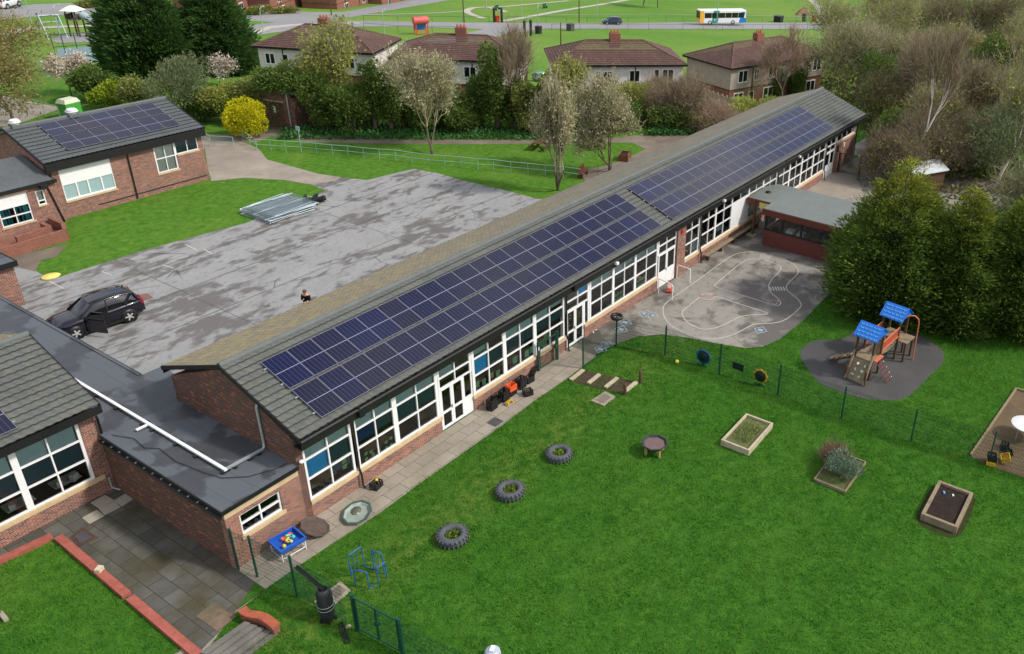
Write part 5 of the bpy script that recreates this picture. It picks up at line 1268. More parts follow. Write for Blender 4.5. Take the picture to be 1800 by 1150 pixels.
# ---- courtyard edging walls, steps, kerb wall
def coping(pts, label, wd=.30, h=.16, name='brick_edging'):
    t = thing(name, label, 'edging', (0, 0, 0)); mb = MB()
    for a, b_ in zip(pts, pts[1:]):
        a = Vector(a); b_ = Vector(b_); L = (b_-a).length; u = (b_-a)/L
        m2 = MB().box(0, L, -wd/2, wd/2, 0, h); ang = math.atan2(u.y, u.x); m2.xform(Matrix.Translation((a.x, a.y, 0)) @ Matrix.Rotation(ang, 4, 'Z')); mb.add(m2.v, m2.f)
    mb.build('coping', M['coping2'], t); return t
def coping_mat():
    g = NG('edging_brick'); o = g.coord('UV'); n = g.noise(3, 4, .6, o); x, y, z = g.sep(o)
    n2 = g.noise(14, 2, .5, o); f = g.math('PINGPONG', g.math('MULTIPLY', g.math('ADD', x, y), 1.0), .0375)
    c = g.mix(g.ramp(n, .3, .7), s2l(150, 80, 68), s2l(184, 106, 92)); c = g.mix(g.ramp(n2, .3, .7, .3, 0), c, s2l(120, 70, 60)); c = g.mix(g.ramp(f, .003, .008, .7, 0), c, s2l(96, 66, 58)); return g.pbr(c, .85, .2)
M['coping2'] = coping_mat()
p0 = at(-40, 1008); p1 = at(92, 946); p2 = at(352, 1158); p1b = at(104, 948)
coping([(p0.x, p0.y), (p1.x, p1.y)], 'red brick edging strip along the slabs under the lower left windows')
pa = p1b.lerp(p2, .52); pb = p1b.lerp(p2, .545)
coping([(p1b.x, p1b.y), (pa.x, pa.y)], 'long red brick edging between lawn and courtyard, part nearer the building'); coping([(pb.x, pb.y), (p2.x, p2.y)], 'long red brick edging between lawn and courtyard, part nearer the bottom edge')
c = at(177, 1009); t = MB().cbox((0, 0, .09), .26, .2, .18, .5).build('marker_stone', plain('pale_marker', s2l(196, 188, 160), .8), None, loc=(c.x, c.y, .12)); tag(t, 'small pale block set in the gap of the brick edging', 'block')
c = at(-6, 1092); t = thing('stone_ring', 'pale stone kerb corner in the grass at the left edge', 'kerb stone', c, .4)
MB().beam((-.5, .12, .06), (.28, .1, .06), .14, .16).build('kerb', M['concrete'], t); MB().beam((.28, .1, .06), (.05, -.35, .06), .14, .16).build('kerb', M['concrete'], t)
def zd(x, y, h=0): return at(350+x/4.26, 880+y/4.26, h)
t = thing('curved_wall', 'short curved red brick wall beside the courtyard steps', 'brick wall', (0, 0, 0))
cw = [zd(335, 870), zd(370, 905), zd(430, 915), zd(490, 925), zd(550, 965), zd(590, 1000)]; cw = [(p.x, p.y) for p in cw]; cs2 = smooth_poly(cw, 2, False)
mb = MB()
mw = MB()
for i, (a, b_) in enumerate(zip(cs2, cs2[1:])): mb.beam((*a, .36), (*b_, .36), .3, .09); mw.beam((*a, .12), (*b_, .12), .22, .4)
mb.build('coping', plain('orange_brick', s2l(160, 88, 66), .85, .2, var=.25, scale=9), t); mw.build('wall', M['brick_red'], t)
t = thing('stone_steps', 'grey stone steps dropping from the courtyard at the bottom edge', 'steps', (0, 0, 0))
e0, e1 = zd(350, 945), zd(20, 1180); f0 = zd(600, 1005)
dv = Vector((f0.x-e0.x, f0.y-e0.y, 0)); 
for k in range(5):
    a = e0+dv*(k/5); b_ = a+(e1-e0)*1.0; mb = MB(); z1 = .26-.055*k
    mb.add([(a.x, a.y, z1), (a.x+dv.x*.17, a.y+dv.y*.17, z1), (b_.x+dv.x*.17, b_.y+dv.y*.17, z1), (b_.x, b_.y, z1)]+[(a.x, a.y, -.3), (a.x+dv.x*.17, a.y+dv.y*.17, -.3), (b_.x+dv.x*.17, b_.y+dv.y*.17, -.3), (b_.x, b_.y, -.3)], [(3, 2, 1, 0), (4, 5, 6, 7), (0, 1, 5, 4), (1, 2, 6, 5), (2, 3, 7, 6), (3, 0, 4, 7)])
    mb.build('step', plain('step_stone_%d' % k, s2l(112-k*2, 108-k*2, 102-k*2), .9, .2, var=.35, scale=2), t)
c = at(866, 1152); t = thing('storage_bin', 'pale grey rounded object just showing at the bottom edge', 'bin', (c.x-.1, c.y-.1, 0)); MB().lathe([(.26, 0), (.28, .26), (.26, .36), (.18, .44), (.001, .47)], (0, 0, 0), 16).build('body', plain('pale_grey_plastic', s2l(170, 178, 190), .4, .5), t); MB().cbox((0, 0, .48), .24, .14, .03, .4).build('lid', M['white'], t)

# ---------------------------------------------------------------- the yard: car, person, fencing stack
def wheel(parent, x, y, r=.36, wd=.22, side=1, rim='alloy'):
    m_ = MB().lathe([(r*.62, -wd/2), (r*.9, -wd/2), (r, -wd*.35), (r, wd*.35), (r*.9, wd/2), (r*.62, wd/2), (r*.62, -wd/2)], (0, 0, 0), 24, cap=False)
    rot_ = Matrix.Translation((x, y, r)) @ Matrix.Rotation(PI/2, 4, 'X'); m_.xform(rot_); w_ = m_.build('wheel', M['black'], parent)
    d = MB().lathe([(.001, -wd*.2), (r*.62, -wd*.2), (r*.62, wd*.2), (.001, wd*.2)], (0, 0, 0), 20); d.xform(rot_); d.build('hub', M['darkglass'], w_)
    s = MB(); zf = -side*wd*.42
    for k in range(5):
        a = 2*PI*k/5; s.cbox((r*.36*math.cos(a), r*.36*math.sin(a), zf), r*.5, r*.2, .03, a)
    s.lathe([(.001, zf-.015), (r*.15, zf-.015), (r*.15, zf+.015), (.001, zf+.015)], (0, 0, 0), 12); s.xform(rot_); s.build('rim', M['alloy'], w_)
    return w_
M['alloy'] = plain('alloy_rim', (.62, .63, .64), .3, .6, .5, var=.05)
def carpaint(name, c): return plain(name, c, .22, .5, .2, var=.06, coat=.45)
M['taillight'] = plain('tail_light', s2l(140, 20, 28), .2, .6, var=.1); M['headlight'] = plain('head_light', (.75, .78, .8), .1, .7, var=.05)
def car(label, loc, rz, paint, s=1.0, open_door=False, suv=True, name='parked_car', group=None):
    t = thing(name, label, 'car', loc, rz, group); t.scale = (s, s, s)
    St = [(2.20, .62, .36, .56, .70, .72), (2.12, .80, .24, .58, .86, .90), (1.75, .90, .22, .68, .95, 1.00), (1.0, .92, .20, .76, 1.03, 1.08), (.3, .925, .19, .80, 1.02, 1.05), (-.7, .93, .19, .82, 1.05, 1.07), (-1.5, .92, .22, .84, 1.10, 1.12), (-2.0, .88, .28, .86, 1.10, 1.12), (-2.2, .78, .42, .80, 1.02, 1.04)]
    rings = []
    for x, hw, zb_, zw, ze_, zt_ in St:
        h = [(0, zb_), (hw*.85, zb_), (hw*.98, zb_+.12), (hw, zw), (hw*.97, (zw+ze_)/2+.03), (hw*.88, ze_), (hw*.5, zt_-.01), (0, zt_)]
        rings.append([(x, y, z) for y, z in h]+[(x, -y, z) for y, z in h[-2:0:-1]])
    MB().loft(rings).build('body', paint, t)
    Cb = [(1.02, .80, .74, 1.04, 1.06), (.30, .86, .62, 1.04, 1.56), (-.1, .87, .64, 1.05, 1.63), (-.9, .87, .64, 1.06, 1.64), (-1.6, .85, .61, 1.08, 1.57), (-1.95, .82, .58, 1.09, 1.42), (-2.12, .78, .7, 1.08, 1.12)]
    rings = []
    for x, hb, ht, z0, z1 in Cb:
        h = [(hb, z0-.06), (hb*.99, z0+.02), (ht+.05, z1-.07), (ht, z1-.01), (ht*.5, z1), (0, z1+.005)]
        rings.append([(x, y, z) for y, z in h]+[(x, -y, z) for y, z in h[-2::-1]])
    MB().loft(rings).build('glazing', M['darkglass'], t)
    rr_ = []
    for x, hb, ht, z0, z1 in Cb[1:5]: rr_.append([(x, ht+.03, z1-.055), (x, ht, z1+.015), (x, ht*.5, z1+.03), (x, -ht*.5, z1+.03), (x, -ht, z1+.015), (x, -ht-.03, z1-.055), (x, -ht+.05, z1-.06), (x, ht-.05, z1-.06)])
    MB().loft(rr_).build('roof', paint, t)
    for sd_ in (1, -1):
        p = MB(); p.beam((1.0, sd_*.79, 1.05), (.30, sd_*.66, 1.53), .05, .06); p.beam((-.35, sd_*.88, 1.04), (-.42, sd_*.68, 1.6), .05, .09); p.beam((-1.25, sd_*.885, 1.06), (-1.7, sd_*.63, 1.5), .05, .22); p.beam((-1.95, sd_*.84, 1.08), (-1.75, sd_*.62, 1.5), .05, .16)
        p.build('pillar', paint, t)
        if suv: MB().tube([(.2, sd_*.6, 1.62), (.1, sd_*.61, 1.69), (-1.4, sd_*.6, 1.68), (-1.55, sd_*.58, 1.6)], .022, 6).build('roof_rail', M['black'], t)
        MB().cbox((.72, sd_*1.0, 1.08), .12, .2, .14).build('mirror', M['black'], t)
        for xw in (1.33, -1.29):
            a = MB().lathe([(.001, -.03), (.42, -.03), (.42, .03), (.001, .03)], (0, 0, 0), 24); a.xform(Matrix.Translation((xw, sd_*.905, .36)) @ Matrix.Rotation(PI/2, 4, 'X')); a.build('wheel_arch', M['black'], t)
            wheel(t, xw, sd_*.86, .36, .2, sd_)
        MB().cbox((0, sd_*.925, .27), 1.9, .03, .14).build('sill_trim', M['black'], t)
        MB().cbox((2.10, sd_*.62, .80), .12, .3, .12, -sd_*.45).build('headlight', M['headlight'], t)
        m_ = MB(); m_.cbox((-2.10, sd_*.79, .98), .14, .1, .3, 0); m_.cbox((-2.04, sd_*.69, 1.24), .12, .08, .22, 0, 0, .35); m_.build('tail_light', M['taillight'], t)
    MB().cbox((2.19, 0, .5), .05, 1.1, .22).build('grille', M['black'], t); MB().cbox((-2.2, 0, .45), .06, 1.4, .2).build('rear_bumper', M['black'], t)
    if open_door:
        MB().box(-.33, .78, .90, .945, .30, 1.06).build('doorway', plain('car_interior', (.004, .004, .005), .8), t)
        dr = MB(); dr.box(-1.12, 0, -.04, .04, .30, 1.02); dr.box(-1.12, -1.05, -.03, .02, 1.02, 1.5); dr.beam((-.05, 0, 1.02), (-.55, -.03, 1.5), .05, .05); dr.box(-1.1, -.55, -.03, .02, 1.46, 1.51)
        dr.xform(Matrix.Translation((.80, .95, 0)) @ Matrix.Rotation(R(-58), 4, 'Z')); d_o = dr.build('open_door', paint, t)
        gl = MB().quad((-1.05, 0, 1.02), (-.1, 0, 1.02), (-.55, 0, 1.46), (-1.05, 0, 1.46)); gl.xform(Matrix.Translation((.80, .95, 0)) @ Matrix.Rotation(R(-58), 4, 'Z')); gl.build('door_window', M['darkglass'], d_o)
    return t
car('dark blue black SUV parked in the yard with a front door open', (4.1, 22.55, .012), math.atan2(.31, -2.58), carpaint('dark_paint', s2l(18, 16, 32)), 1.0, True)
c = at(89, 487); t = thing('yellow_mat', 'round yellow cover lying at the corner of the grass by the yard', 'cover', c); MB().lathe([(.001, 0), (.5, 0), (.55, .04), (.45, .1), (.001, .12)], (0, 0, 0), 16, sx=1, sy=.8).build('cover', plain('pale_yellow', s2l(226, 206, 110), .6), t)

# stack of temporary fence panels and their rubber feet
def zf_(x, y, h=0): return at(410+x/10.59, 330+y/10.59, h)
A0, A1, A2, A3 = zf_(190, 440, .2), zf_(1000, 175, .2), zf_(1440, 330, .2), zf_(740, 640, .1)
G6 = 'temporary fence panels stacked flat'
dL = (A1-A0); dW = (A3-A0)
L_, W_ = 3.45, 2.0
ang = math.atan2(dL.y, dL.x); ctr = (A0+A1+A2+A3)/4
def fence_panel():
    mb = MB(); mb.tube([(-L_/2, -W_/2, 0), (L_/2, -W_/2, 0), (L_/2, W_/2, 0), (-L_/2, W_/2, 0)], .022, 6, closed=True, smooth=False)
    mb.tube([(-L_/2, 0, 0), (L_/2, 0, 0)], .016, 5)
    o = mb.build('barrier', M['galv_bright']); V = []; F = []
    for k in range(46):
        x = -L_/2+L_*(k+.5)/46; i = len(V); V += [(x-.0022, -W_/2, .008), (x+.0022, -W_/2, .008), (x+.0022, W_/2, .008), (x-.0022, W_/2, .008)]; F.append((i, i+1, i+2, i+3))
    for k in range(9):
        y = -W_/2+W_*(k+.5)/9; i = len(V); V += [(-L_/2, y-.004, .004), (L_/2, y-.004, .004), (L_/2, y+.004, .004), (-L_/2, y+.004, .004)]; F.append((i, i+1, i+2, i+3))
    np_mesh('wire_mesh', V, F, M['galv_bright'], o); return o
M['galv_bright'] = plain('bright_galvanised', s2l(160, 174, 180), .4, .5, .3, var=.12)
fp0 = fence_panel(); rr = random.Random(9)
LABS = 'galvanised mesh fence panel in the flat stack at the edge of the yard'
nP = 16
scl = max(1.0, dL.length/L_*.98)
for k in range(nP):
    o = fp0 if k == 0 else copy_tree(fp0)
    o.scale = (scl, min(1.6, dW.length/W_), 1); o.location = (ctr.x+rr.uniform(-.3, .3), ctr.y+rr.uniform(-.34, .34), .04+.032*k); o.rotation_euler = (rr.uniform(-.012, .012), rr.uniform(-.01, .01), ang+rr.uniform(-.07, .07))
    tag(o, LABS if k < nP-1 else 'topmost galvanised mesh fence panel of the flat stack at the yard edge', 'fence panel', G6)
ft = MB()
for k in range(15):
    p = zf_(1400+42*(k % 7), 235+22*(k % 3)+14*(k//5)); q = MB().cbox((0, 0, .06), .7, .24, .12).cbox((0, 0, .13), .2, .2, .06)
    o = q.build('rubber_block', M['black'], None, .01, loc=(p.x+rr.uniform(-.2, .2), p.y+rr.uniform(-.2, .2), .02+.1*(k % 4))); o.rotation_euler = (rr.uniform(-.2, .2), rr.uniform(-.2, .2), ang+rr.uniform(-.8, .8)); tag(o, 'black rubber fence foot in the heap beside the stacked fence panels', 'fence foot', 'rubber fence feet in a heap')

# person in the yard, head and shoulders above the roof line
def skin_body(name, verts, edges, radii, mat, parent, sub=2):
    me = bpy.data.meshes.new(name); me.from_pydata([Vector(v_) for v_ in verts], edges, []); o = link_mesh(name, me, mat, parent)
    o.modifiers.new('skin', 'SKIN').use_smooth_shade = True
    for sv, rd in zip(me.skin_vertices[0].data, radii): sv.radius = rd if hasattr(rd, '__len__') else (rd, rd)
    me.skin_vertices[0].data[0].use_root = True
    s = o.modifiers.new('subdiv', 'SUBSURF'); s.levels = sub; s.render_levels = sub
    return o
M['skin'] = plain('skin', s2l(206, 156, 132), .6, .3, var=.08); M['cloth_black'] = plain('black_cloth', (.012, .012, .014), .9, .1, var=.3); M['hair'] = plain('brown_hair', s2l(104, 74, 56), .8, .2, var=.3)
pp = Vector((11.4, 14.4, .012)); t = thing('person', 'person in black top looking down at white paper, standing beyond the roof', 'person', pp, R(205)); t.scale = (.98, .98, .98)
bv = [(0, 0, .98), (.02, 0, 1.14), (.06, 0, 1.32), (.12, 0, 1.47), (.15, 0, 1.54), (.20, 0, 1.62), (.21, 0, 1.70), (.13, .19, 1.42), (.13, -.19, 1.42), (.16, .24, 1.16), (.16, -.24, 1.16), (.38, .12, 1.12), (.38, -.12, 1.12), (0, .1, .92), (0, -.1, .92), (.03, .11, .50), (.03, -.11, .50), (-.02, .11, .07), (-.02, -.11, .07), (.14, .12, .04), (.14, -.12, .04)]
be = [(0, 1), (1, 2), (2, 3), (3, 4), (4, 5), (5, 6), (3, 7), (3, 8), (7, 9), (8, 10), (9, 11), (10, 12), (0, 13), (0, 14), (13, 15), (14, 16), (15, 17), (16, 18), (17, 19), (18, 20)]
brd = [(.14, .17), (.13, .16), (.14, .18), (.10, .12), .055, .085, .095, .07, .07, .05, .05, .035, .035, .1, .1, .065, .065, .045, .045, .04, .04]
skin_body('body', bv, be, brd, M['skin'], t)
tp = [0, 1, 2, 3, 7, 8, 9, 10]
skin_body('jacket', [bv[i] for i in tp]+[(.28, .17, 1.14), (.28, -.17, 1.14)], [(0, 1), (1, 2), (2, 3), (3, 4), (3, 5), (4, 6), (5, 7), (6, 8), (7, 9)], [(.16, .19), (.155, .185), (.165, .2), (.115, .14), .088, .088, .068, .068, .055, .055], M['cloth_black'], t)
tq = [0, 13, 14, 15, 16, 17, 18]
skin_body('trousers', [bv[i] for i in tq], [(0, 1), (0, 2), (1, 3), (2, 4), (3, 5), (4, 6)], [(.155, .18), .115, .115, .08, .08, .065, .065], M['cloth_black'], t)
h_ = MB(); sph(h_, (.175, 0, 1.70), .118, 14, 10, 1.0, .92, 1.0); h_.build('hair', M['hair'], t)
fc_ = MB(); sph(fc_, (.325, 0, 1.655), .02, 8, 6, 1, .8, 1.2); fc_.build('nose', M['skin'], t)
for y in (-.035, .035): sph(MB(), (.315, y, 1.69), .012, 6, 5).build('eye', M['black'], t)
fg = MB()
for s in (-1, 1):
    for k in range(4): fg.tube([(.40, s*(.12-.02*k), 1.125), (.45, s*(.11-.02*k), 1.135), (.48, s*(.105-.02*k), 1.12)], .009, 6)
    fg.tube([(.39, s*.09, 1.13), (.42, s*.065, 1.155), (.45, s*.06, 1.155)], .01, 6)
fg.build('fingers', M['skin'], t)
for s in (-1, 1):
    f_ = MB().cbox((.08, s*.115, .035), .26, .1, .07); f_.build('shoe', M['black'], t, .02)
o = MB().cbox((0, 0, 0), .24, .30, .008, 0, 0, -.5).build('paper', M['white'], None); o.location = pp+Matrix.Rotation(R(205), 3, 'Z') @ Vector((.51, 0, 1.14)); o.rotation_euler = (0, 0, R(205)); tag(o, 'white sheet of paper held by the person in black', 'paper')
# ================================================================ TREES AND SHRUBS
def seg_tubes(S, n=4):
    """S: rows p0(3) p1(3) r0 r1 -> tapered tubes"""
    S = np.asarray(S); p0, p1, r0, r1 = S[:, :3], S[:, 3:6], S[:, 6], S[:, 7]
    d = p1-p0; d /= np.linalg.norm(d, axis=1)[:, None]+1e-9
    ref = np.where(np.abs(d[:, 2:3]) < .9, np.array([[0, 0, 1.]]), np.array([[1., 0, 0]]))
    u = np.cross(d, ref); u /= np.linalg.norm(u, axis=1)[:, None]; w_ = np.cross(d, u)
    V = []
    for P, r in ((p0, r0), (p1, r1)):
        for k in range(n):
            a = 2*PI*k/n; V.append(P+(u*math.cos(a)+w_*math.sin(a))*r[:, None])
    V = np.stack(V, 1); m = len(S); b = (np.arange(m)*2*n)[:, None, None]
    f = np.array([[k, (k+1) % n, n+(k+1) % n, n+k] for k in range(n)])[None]
    return V.reshape(-1, 3), (b+f).reshape(-1, 4)
def skeleton(h, seed, trunk=.28, spread=.8, up=.25, levels=5, kids=(2, 4), r0=None, stems=1, shrink=.72, wob=.18, t0=.6):
    r = random.Random(seed); S = []; tips = []
    def grow(p, d, L, rad, lv):
        L0 = L; L = L*t0 if lv == levels and stems == 1 else L; q = Vector(p); nseg = 3 if lv > 1 else 2
        for i in range(nseg):
            d = (d+Vector((r.gauss(0, wob), r.gauss(0, wob), r.gauss(0, wob*.6)+up*.12))).normalized()
            e_ = q+d*(L/nseg); ra = rad*(1-.3*i/nseg); rb = rad*(1-.3*(i+1)/nseg)
            S.append((*q, *e_, ra, rb)); q = e_
            if lv > 0 and i >= (1 if lv < levels else 2)-(1 if lv < levels-1 else 0):
                k = r.randint(*kids) if i == nseg-1 else r.randint(0, 2)
                for _ in range(k):
                    a = r.uniform(0, 2*PI); s = spread*r.uniform(.55, 1.1)
                    side = d.orthogonal().normalized(); side.rotate(Matrix.Rotation(a, 3, d))
                    nd = (d+side*s+Vector((0, 0, up*.4))).normalized()
                    grow(q, nd, L0*shrink*r.uniform(.75, 1.1), rb*.62, lv-1)
        if lv <= 1: tips.append((*q, *d))
    r0 = r0 or h*.018
    for s in range(stems):
        d = Vector((r.gauss(0, .05), r.gauss(0, .05), 1)) if stems == 1 else Vector((math.cos(s*2.4)*.4, math.sin(s*2.4)*.4, 1)).normalized()
        grow(Vector((0, 0, -.1)), d.normalized(), h*trunk*(1 if stems == 1 else r.uniform(.8, 1.1)), r0/(stems**.4), levels)
    S = np.array(S); tips = np.array(tips); k = h/max(S[:, 5].max(), .1)
    S[:, :6] *= k; tips[:, :3] *= k
    return S, tips
def twiggy_tree(name, label, cat, loc, h, w, seed, bark, leafm=None, nleaf=0, lsize=.12, twigm=None, ntwig=3000, tl=.6, group=None, aspect=.5, tmin=.05, **k):
    t = thing(name, label, cat, loc, 0, group)
    S, tips = skeleton(h, seed, **k)
    ext = np.percentile(np.hypot(tips[:, 0], tips[:, 1]), 93)*2; f = w/max(ext, .1)
    def sq(P):
        z = np.clip(P[:, 2:3]/(h*.25), 0, 1); g = 1+(f-1)*z; return np.concatenate([P[:, :2]*g, P[:, 2:3]], 1)
    S[:, :3] = sq(S[:, :3]); S[:, 3:6] = sq(S[:, 3:6]); T3 = sq(tips[:, :3])
    big = S[:, 6] > np.median(S[:, 6])*1.3
    V, F = seg_tubes(S[S[:, 6] > tmin], 7) if (S[:, 6] > tmin).any() else seg_tubes(S[:3], 7); np_mesh('trunk', V, F, bark, t, True)
    tb_ = S[S[:, 6] <= tmin]; r = np.random.default_rng(seed)
    Vs, Fs = seg_tubes(np.concatenate([tb_[:, :6], np.maximum(tb_[:, 6:], .022)], 1), 3) if len(tb_) else (np.zeros((0, 3)), np.zeros((0, 4), int))
    thin = S[S[:, 6] < np.quantile(S[:, 6], .8)]; dirs = thin[:, 3:6]-thin[:, :3]; dirs /= np.linalg.norm(dirs, axis=1)[:, None]+1e-9
    def along(n_):
        i = r.integers(0, len(thin), n_); f_ = r.uniform(0, 1, (n_, 1)); return i, thin[i, :3]*(1-f_)+thin[i, 3:6]*f_
    i, P = along(ntwig); P = P+r.normal(0, tl*.45, (ntwig, 3)); P[:, 2] = np.maximum(P[:, 2], .1)
    V2, F2 = leaf_quads(P, tl, seed, .6, .022, dirs[i], .6)
    np_mesh('branches', np.concatenate([Vs, V2]), np.concatenate([Fs, F2+len(Vs)]), twigm or bark, t)
    if nleaf:
        i, P = along(nleaf); P = P+r.normal(0, tl*.6, (nleaf, 3)); P = P[P[:, 2] > h*.06]
        V3, F3 = leaf_quads(P, lsize, seed+1, .2, aspect); np_mesh('crown', V3, F3, leafm, t)
    return t
def conifer(name, label, loc, h, w, seed, mat, nclump=420, nb=75, base=.02, pw=.8, bl=.55, group=None, tip=1.0, cat='conifer tree'):
    t = thing(name, label, cat, loc, 0, group); r = np.random.default_rng(seed); R0 = w/2
    hh = 1-np.sqrt(r.uniform(0, 1, nclump))*(1-base); hh = np.clip(hh, base, .995); a = r.uniform(0, 2*PI, nclump)
    prof = lambda q: R0*np.where(q < .3, .84+.16*q/.3, (np.maximum(1-q, 0)/.7)**pw)*(1+.10*np.sin(5*a+seed)+.06*np.sin(11*a+q*9))
    rad = prof(hh)*r.uniform(.76, 1.03, nclump); C = np.stack([rad*np.cos(a), rad*np.sin(a), hh*h], 1)
    out = np.stack([np.cos(a), np.sin(a), np.full(nclump, .55)], 1); out /= np.linalg.norm(out, axis=1)[:, None]
    k = np.repeat(np.arange(nclump), nb); sz = (.42+.75*(1-hh))[k]*w/6.5
    off = r.normal(0, 1, (len(k), 3)); off[:, 2] *= .55; off *= (.34*sz)[:, None]; along = r.uniform(-.9, .3, len(k))
    P = C[k]+off+out[k]*(along*sz)[:, None]
    d = out[k]*1.1+off*.9/np.maximum(sz, .1)[:, None]+r.normal(0, .35, (len(k), 3)); d[:, 2] += .12
    d /= np.linalg.norm(d, axis=1)[:, None]; q = r.normal(0, 1, (len(k), 3)); s = np.cross(d, q); s /= np.linalg.norm(s, axis=1)[:, None]
    L = (bl*r.uniform(.5, 1.2, len(k))*(.6+.6*(1-hh[k])))[:, None]; W = L*.13
    V = np.stack([P, P+d*L*.45+s*W, P+d*L, P+d*L*.45-s*W], 1).reshape(-1, 3); V[:, 2] = np.maximum(V[:, 2], .02)
    np_mesh('crown', V, np.arange(len(V)).reshape(-1, 4), mat, t)
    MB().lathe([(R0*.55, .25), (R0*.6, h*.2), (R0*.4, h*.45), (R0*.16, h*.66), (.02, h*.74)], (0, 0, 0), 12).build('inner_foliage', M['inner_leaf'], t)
    MB().tube([(0, 0, -.1), (0, 0, h*.9)], [h*.03, .03], 7).build('trunk', M['bark'], t)
    return t
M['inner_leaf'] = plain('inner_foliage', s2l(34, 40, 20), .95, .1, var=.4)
M['fir_dark'] = leaf_mat('dark_conifer', s2l(44, 78, 38), s2l(96, 126, 66), s2l(68, 98, 50), .35, .5)
M['fir_gold'] = leaf_mat('golden_conifer', s2l(86, 104, 42), s2l(158, 166, 76), s2l(108, 126, 52), .4, .6)
def gold_mat():
    g = NG('golden_conifer_tips'); ri = g.n('ShaderNodeNewGeometry').outputs['Random Per Island']; o = g.coord('Object'); x, y, z = g.sep(o); n = g.noise(.7, 3, .6, o)
    c = g.mix(ri, s2l(64, 92, 40), s2l(124, 146, 66)); c = g.mix(g.ramp(n, .42, .68, 0, .7), c, s2l(86, 112, 48))
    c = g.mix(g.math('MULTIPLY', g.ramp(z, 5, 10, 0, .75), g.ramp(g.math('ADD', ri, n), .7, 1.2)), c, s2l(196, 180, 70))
    d = g.n('ShaderNodeBsdfDiffuse'); t = g.n('ShaderNodeBsdfTranslucent'); mx = g.n('ShaderNodeMixShader'); g.l(c, d.inputs[0]); g.l(c, t.inputs[0]); mx.inputs[0].default_value = .4
    g.l(d.outputs[0], mx.inputs[1]); g.l(t.outputs[0], mx.inputs[2]); g.l(mx.outputs[0], g.out.inputs[0]); return g.m
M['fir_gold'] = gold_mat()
M['cherry'] = leaf_mat('cherry_leaf', s2l(164, 160, 122), s2l(208, 196, 166), s2l(142, 150, 94), .35, .5)
M['ivy'] = leaf_mat('ivy_leaf', s2l(66, 94, 42), s2l(124, 142, 74), s2l(86, 108, 52), .35, .5)
M['ivy_olive'] = leaf_mat('olive_leaf', s2l(108, 122, 60), s2l(156, 160, 94), s2l(126, 130, 74), .35, .4)
M['spring'] = leaf_mat('spring_leaf', s2l(128, 142, 60), s2l(176, 180, 98), s2l(146, 144, 82), .35, .5)
M['yellow_leaf'] = leaf_mat('yellow_leaf', s2l(182, 176, 24), s2l(226, 214, 52), s2l(150, 158, 30), .25, 1.5)
M['lime_leaf'] = leaf_mat('lime_leaf', s2l(116, 140, 36), s2l(168, 180, 60), s2l(92, 116, 40), .25, 1.0)
M['blossom'] = leaf_mat('blossom', s2l(208, 196, 182), s2l(234, 226, 214), s2l(176, 156, 136), .3, .8)
M['khaki'] = leaf_mat('khaki_leaf', s2l(132, 124, 78), s2l(172, 160, 108), s2l(118, 116, 70), .3, .5)
M['twig_brown'] = leaf_mat('brown_twig', s2l(124, 110, 90), s2l(168, 152, 126), None, .1, .5)
M['twig_pink'] = leaf_mat('pinkish_twig', s2l(146, 124, 106), s2l(184, 160, 138), None, .1, .5)
M['twig_grey'] = leaf_mat('grey_twig', s2l(142, 136, 108), s2l(184, 178, 146), None, .1, .5)
M['twig_dark'] = leaf_mat('dark_twig', s2l(112, 98, 82), s2l(156, 138, 118), None, .1, .5)
M['sage'] = leaf_mat('sage_leaf', s2l(98, 112, 76), s2l(140, 150, 110), s2l(112, 116, 84), .25, .4)

def spot(base, top, wpx):
    b = at(*base); tp_ = over(b, *top); return b, max(.6, tp_.z-b.z), wpx*mpp((b+tp_)/2)
# golden conifers on the right
for (ba, to, wp, lab, sd_) in (((1556, 535), (1568, 272), 205, 'tall golden green conifer nearest the brick shelter', 1), ((1668, 560), (1660, 322), 170, 'golden green conifer in the middle of the right hand clump', 2), ((1776, 566), (1768, 318), 190, 'golden green conifer at the right edge of the photo', 3), ((1600, 470), (1625, 330), 130, 'shorter golden conifer behind the tall one by the shelter', 4)):
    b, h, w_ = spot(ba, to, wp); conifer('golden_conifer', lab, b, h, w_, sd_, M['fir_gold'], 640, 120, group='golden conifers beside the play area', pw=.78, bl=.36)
# great dark conifers at the top left
for (ba, to, wp, lab, sd_) in (((268, 134), (268, -75), 128, 'huge dark green conifer, left of the pair behind the shrubs', 8), ((392, 128), (396, -50), 104, 'huge dark green conifer, right of the pair beside the house', 9)):
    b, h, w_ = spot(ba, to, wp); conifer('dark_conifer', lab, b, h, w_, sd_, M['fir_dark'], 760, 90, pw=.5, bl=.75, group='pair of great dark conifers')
# three cherries on the grass
b, h, w_ = spot((762, 272), (768, 72), 150); twiggy_tree('cherry_tree', 'pale budding cherry tree standing alone beyond the railing', 'tree', b, h, w_, 31, M['bark'], M['cherry'], 10000, .2, M['twig_grey'], 4200, .6, trunk=.15, spread=.7, up=.45, levels=5, kids=(3, 4), shrink=.78, t0=.25)
b, h, w_ = spot((1071, 300), (1085, 120), 125); twiggy_tree('cherry_tree', 'pale budding cherry tree beside the timber planter by the long roof', 'tree', b, h, w_, 37, M['bark'], M['cherry'], 9000, .19, M['twig_grey'], 4000, .55, trunk=.15, spread=.75, up=.4, levels=5, kids=(3, 4), shrink=.78, t0=.25)
b, h, w_ = spot((980, 334), (992, 108), 84); twiggy_tree('cherry_tree', 'tall narrow pale tree with low forked trunk at the grass corner', 'tree', b, h, w_, 33, M['bark'], M['cherry'], 9000, .2, M['twig_grey'], 7000, .5, trunk=.14, spread=.42, up=.7, levels=5, kids=(3, 4), shrink=.86, t0=.1)
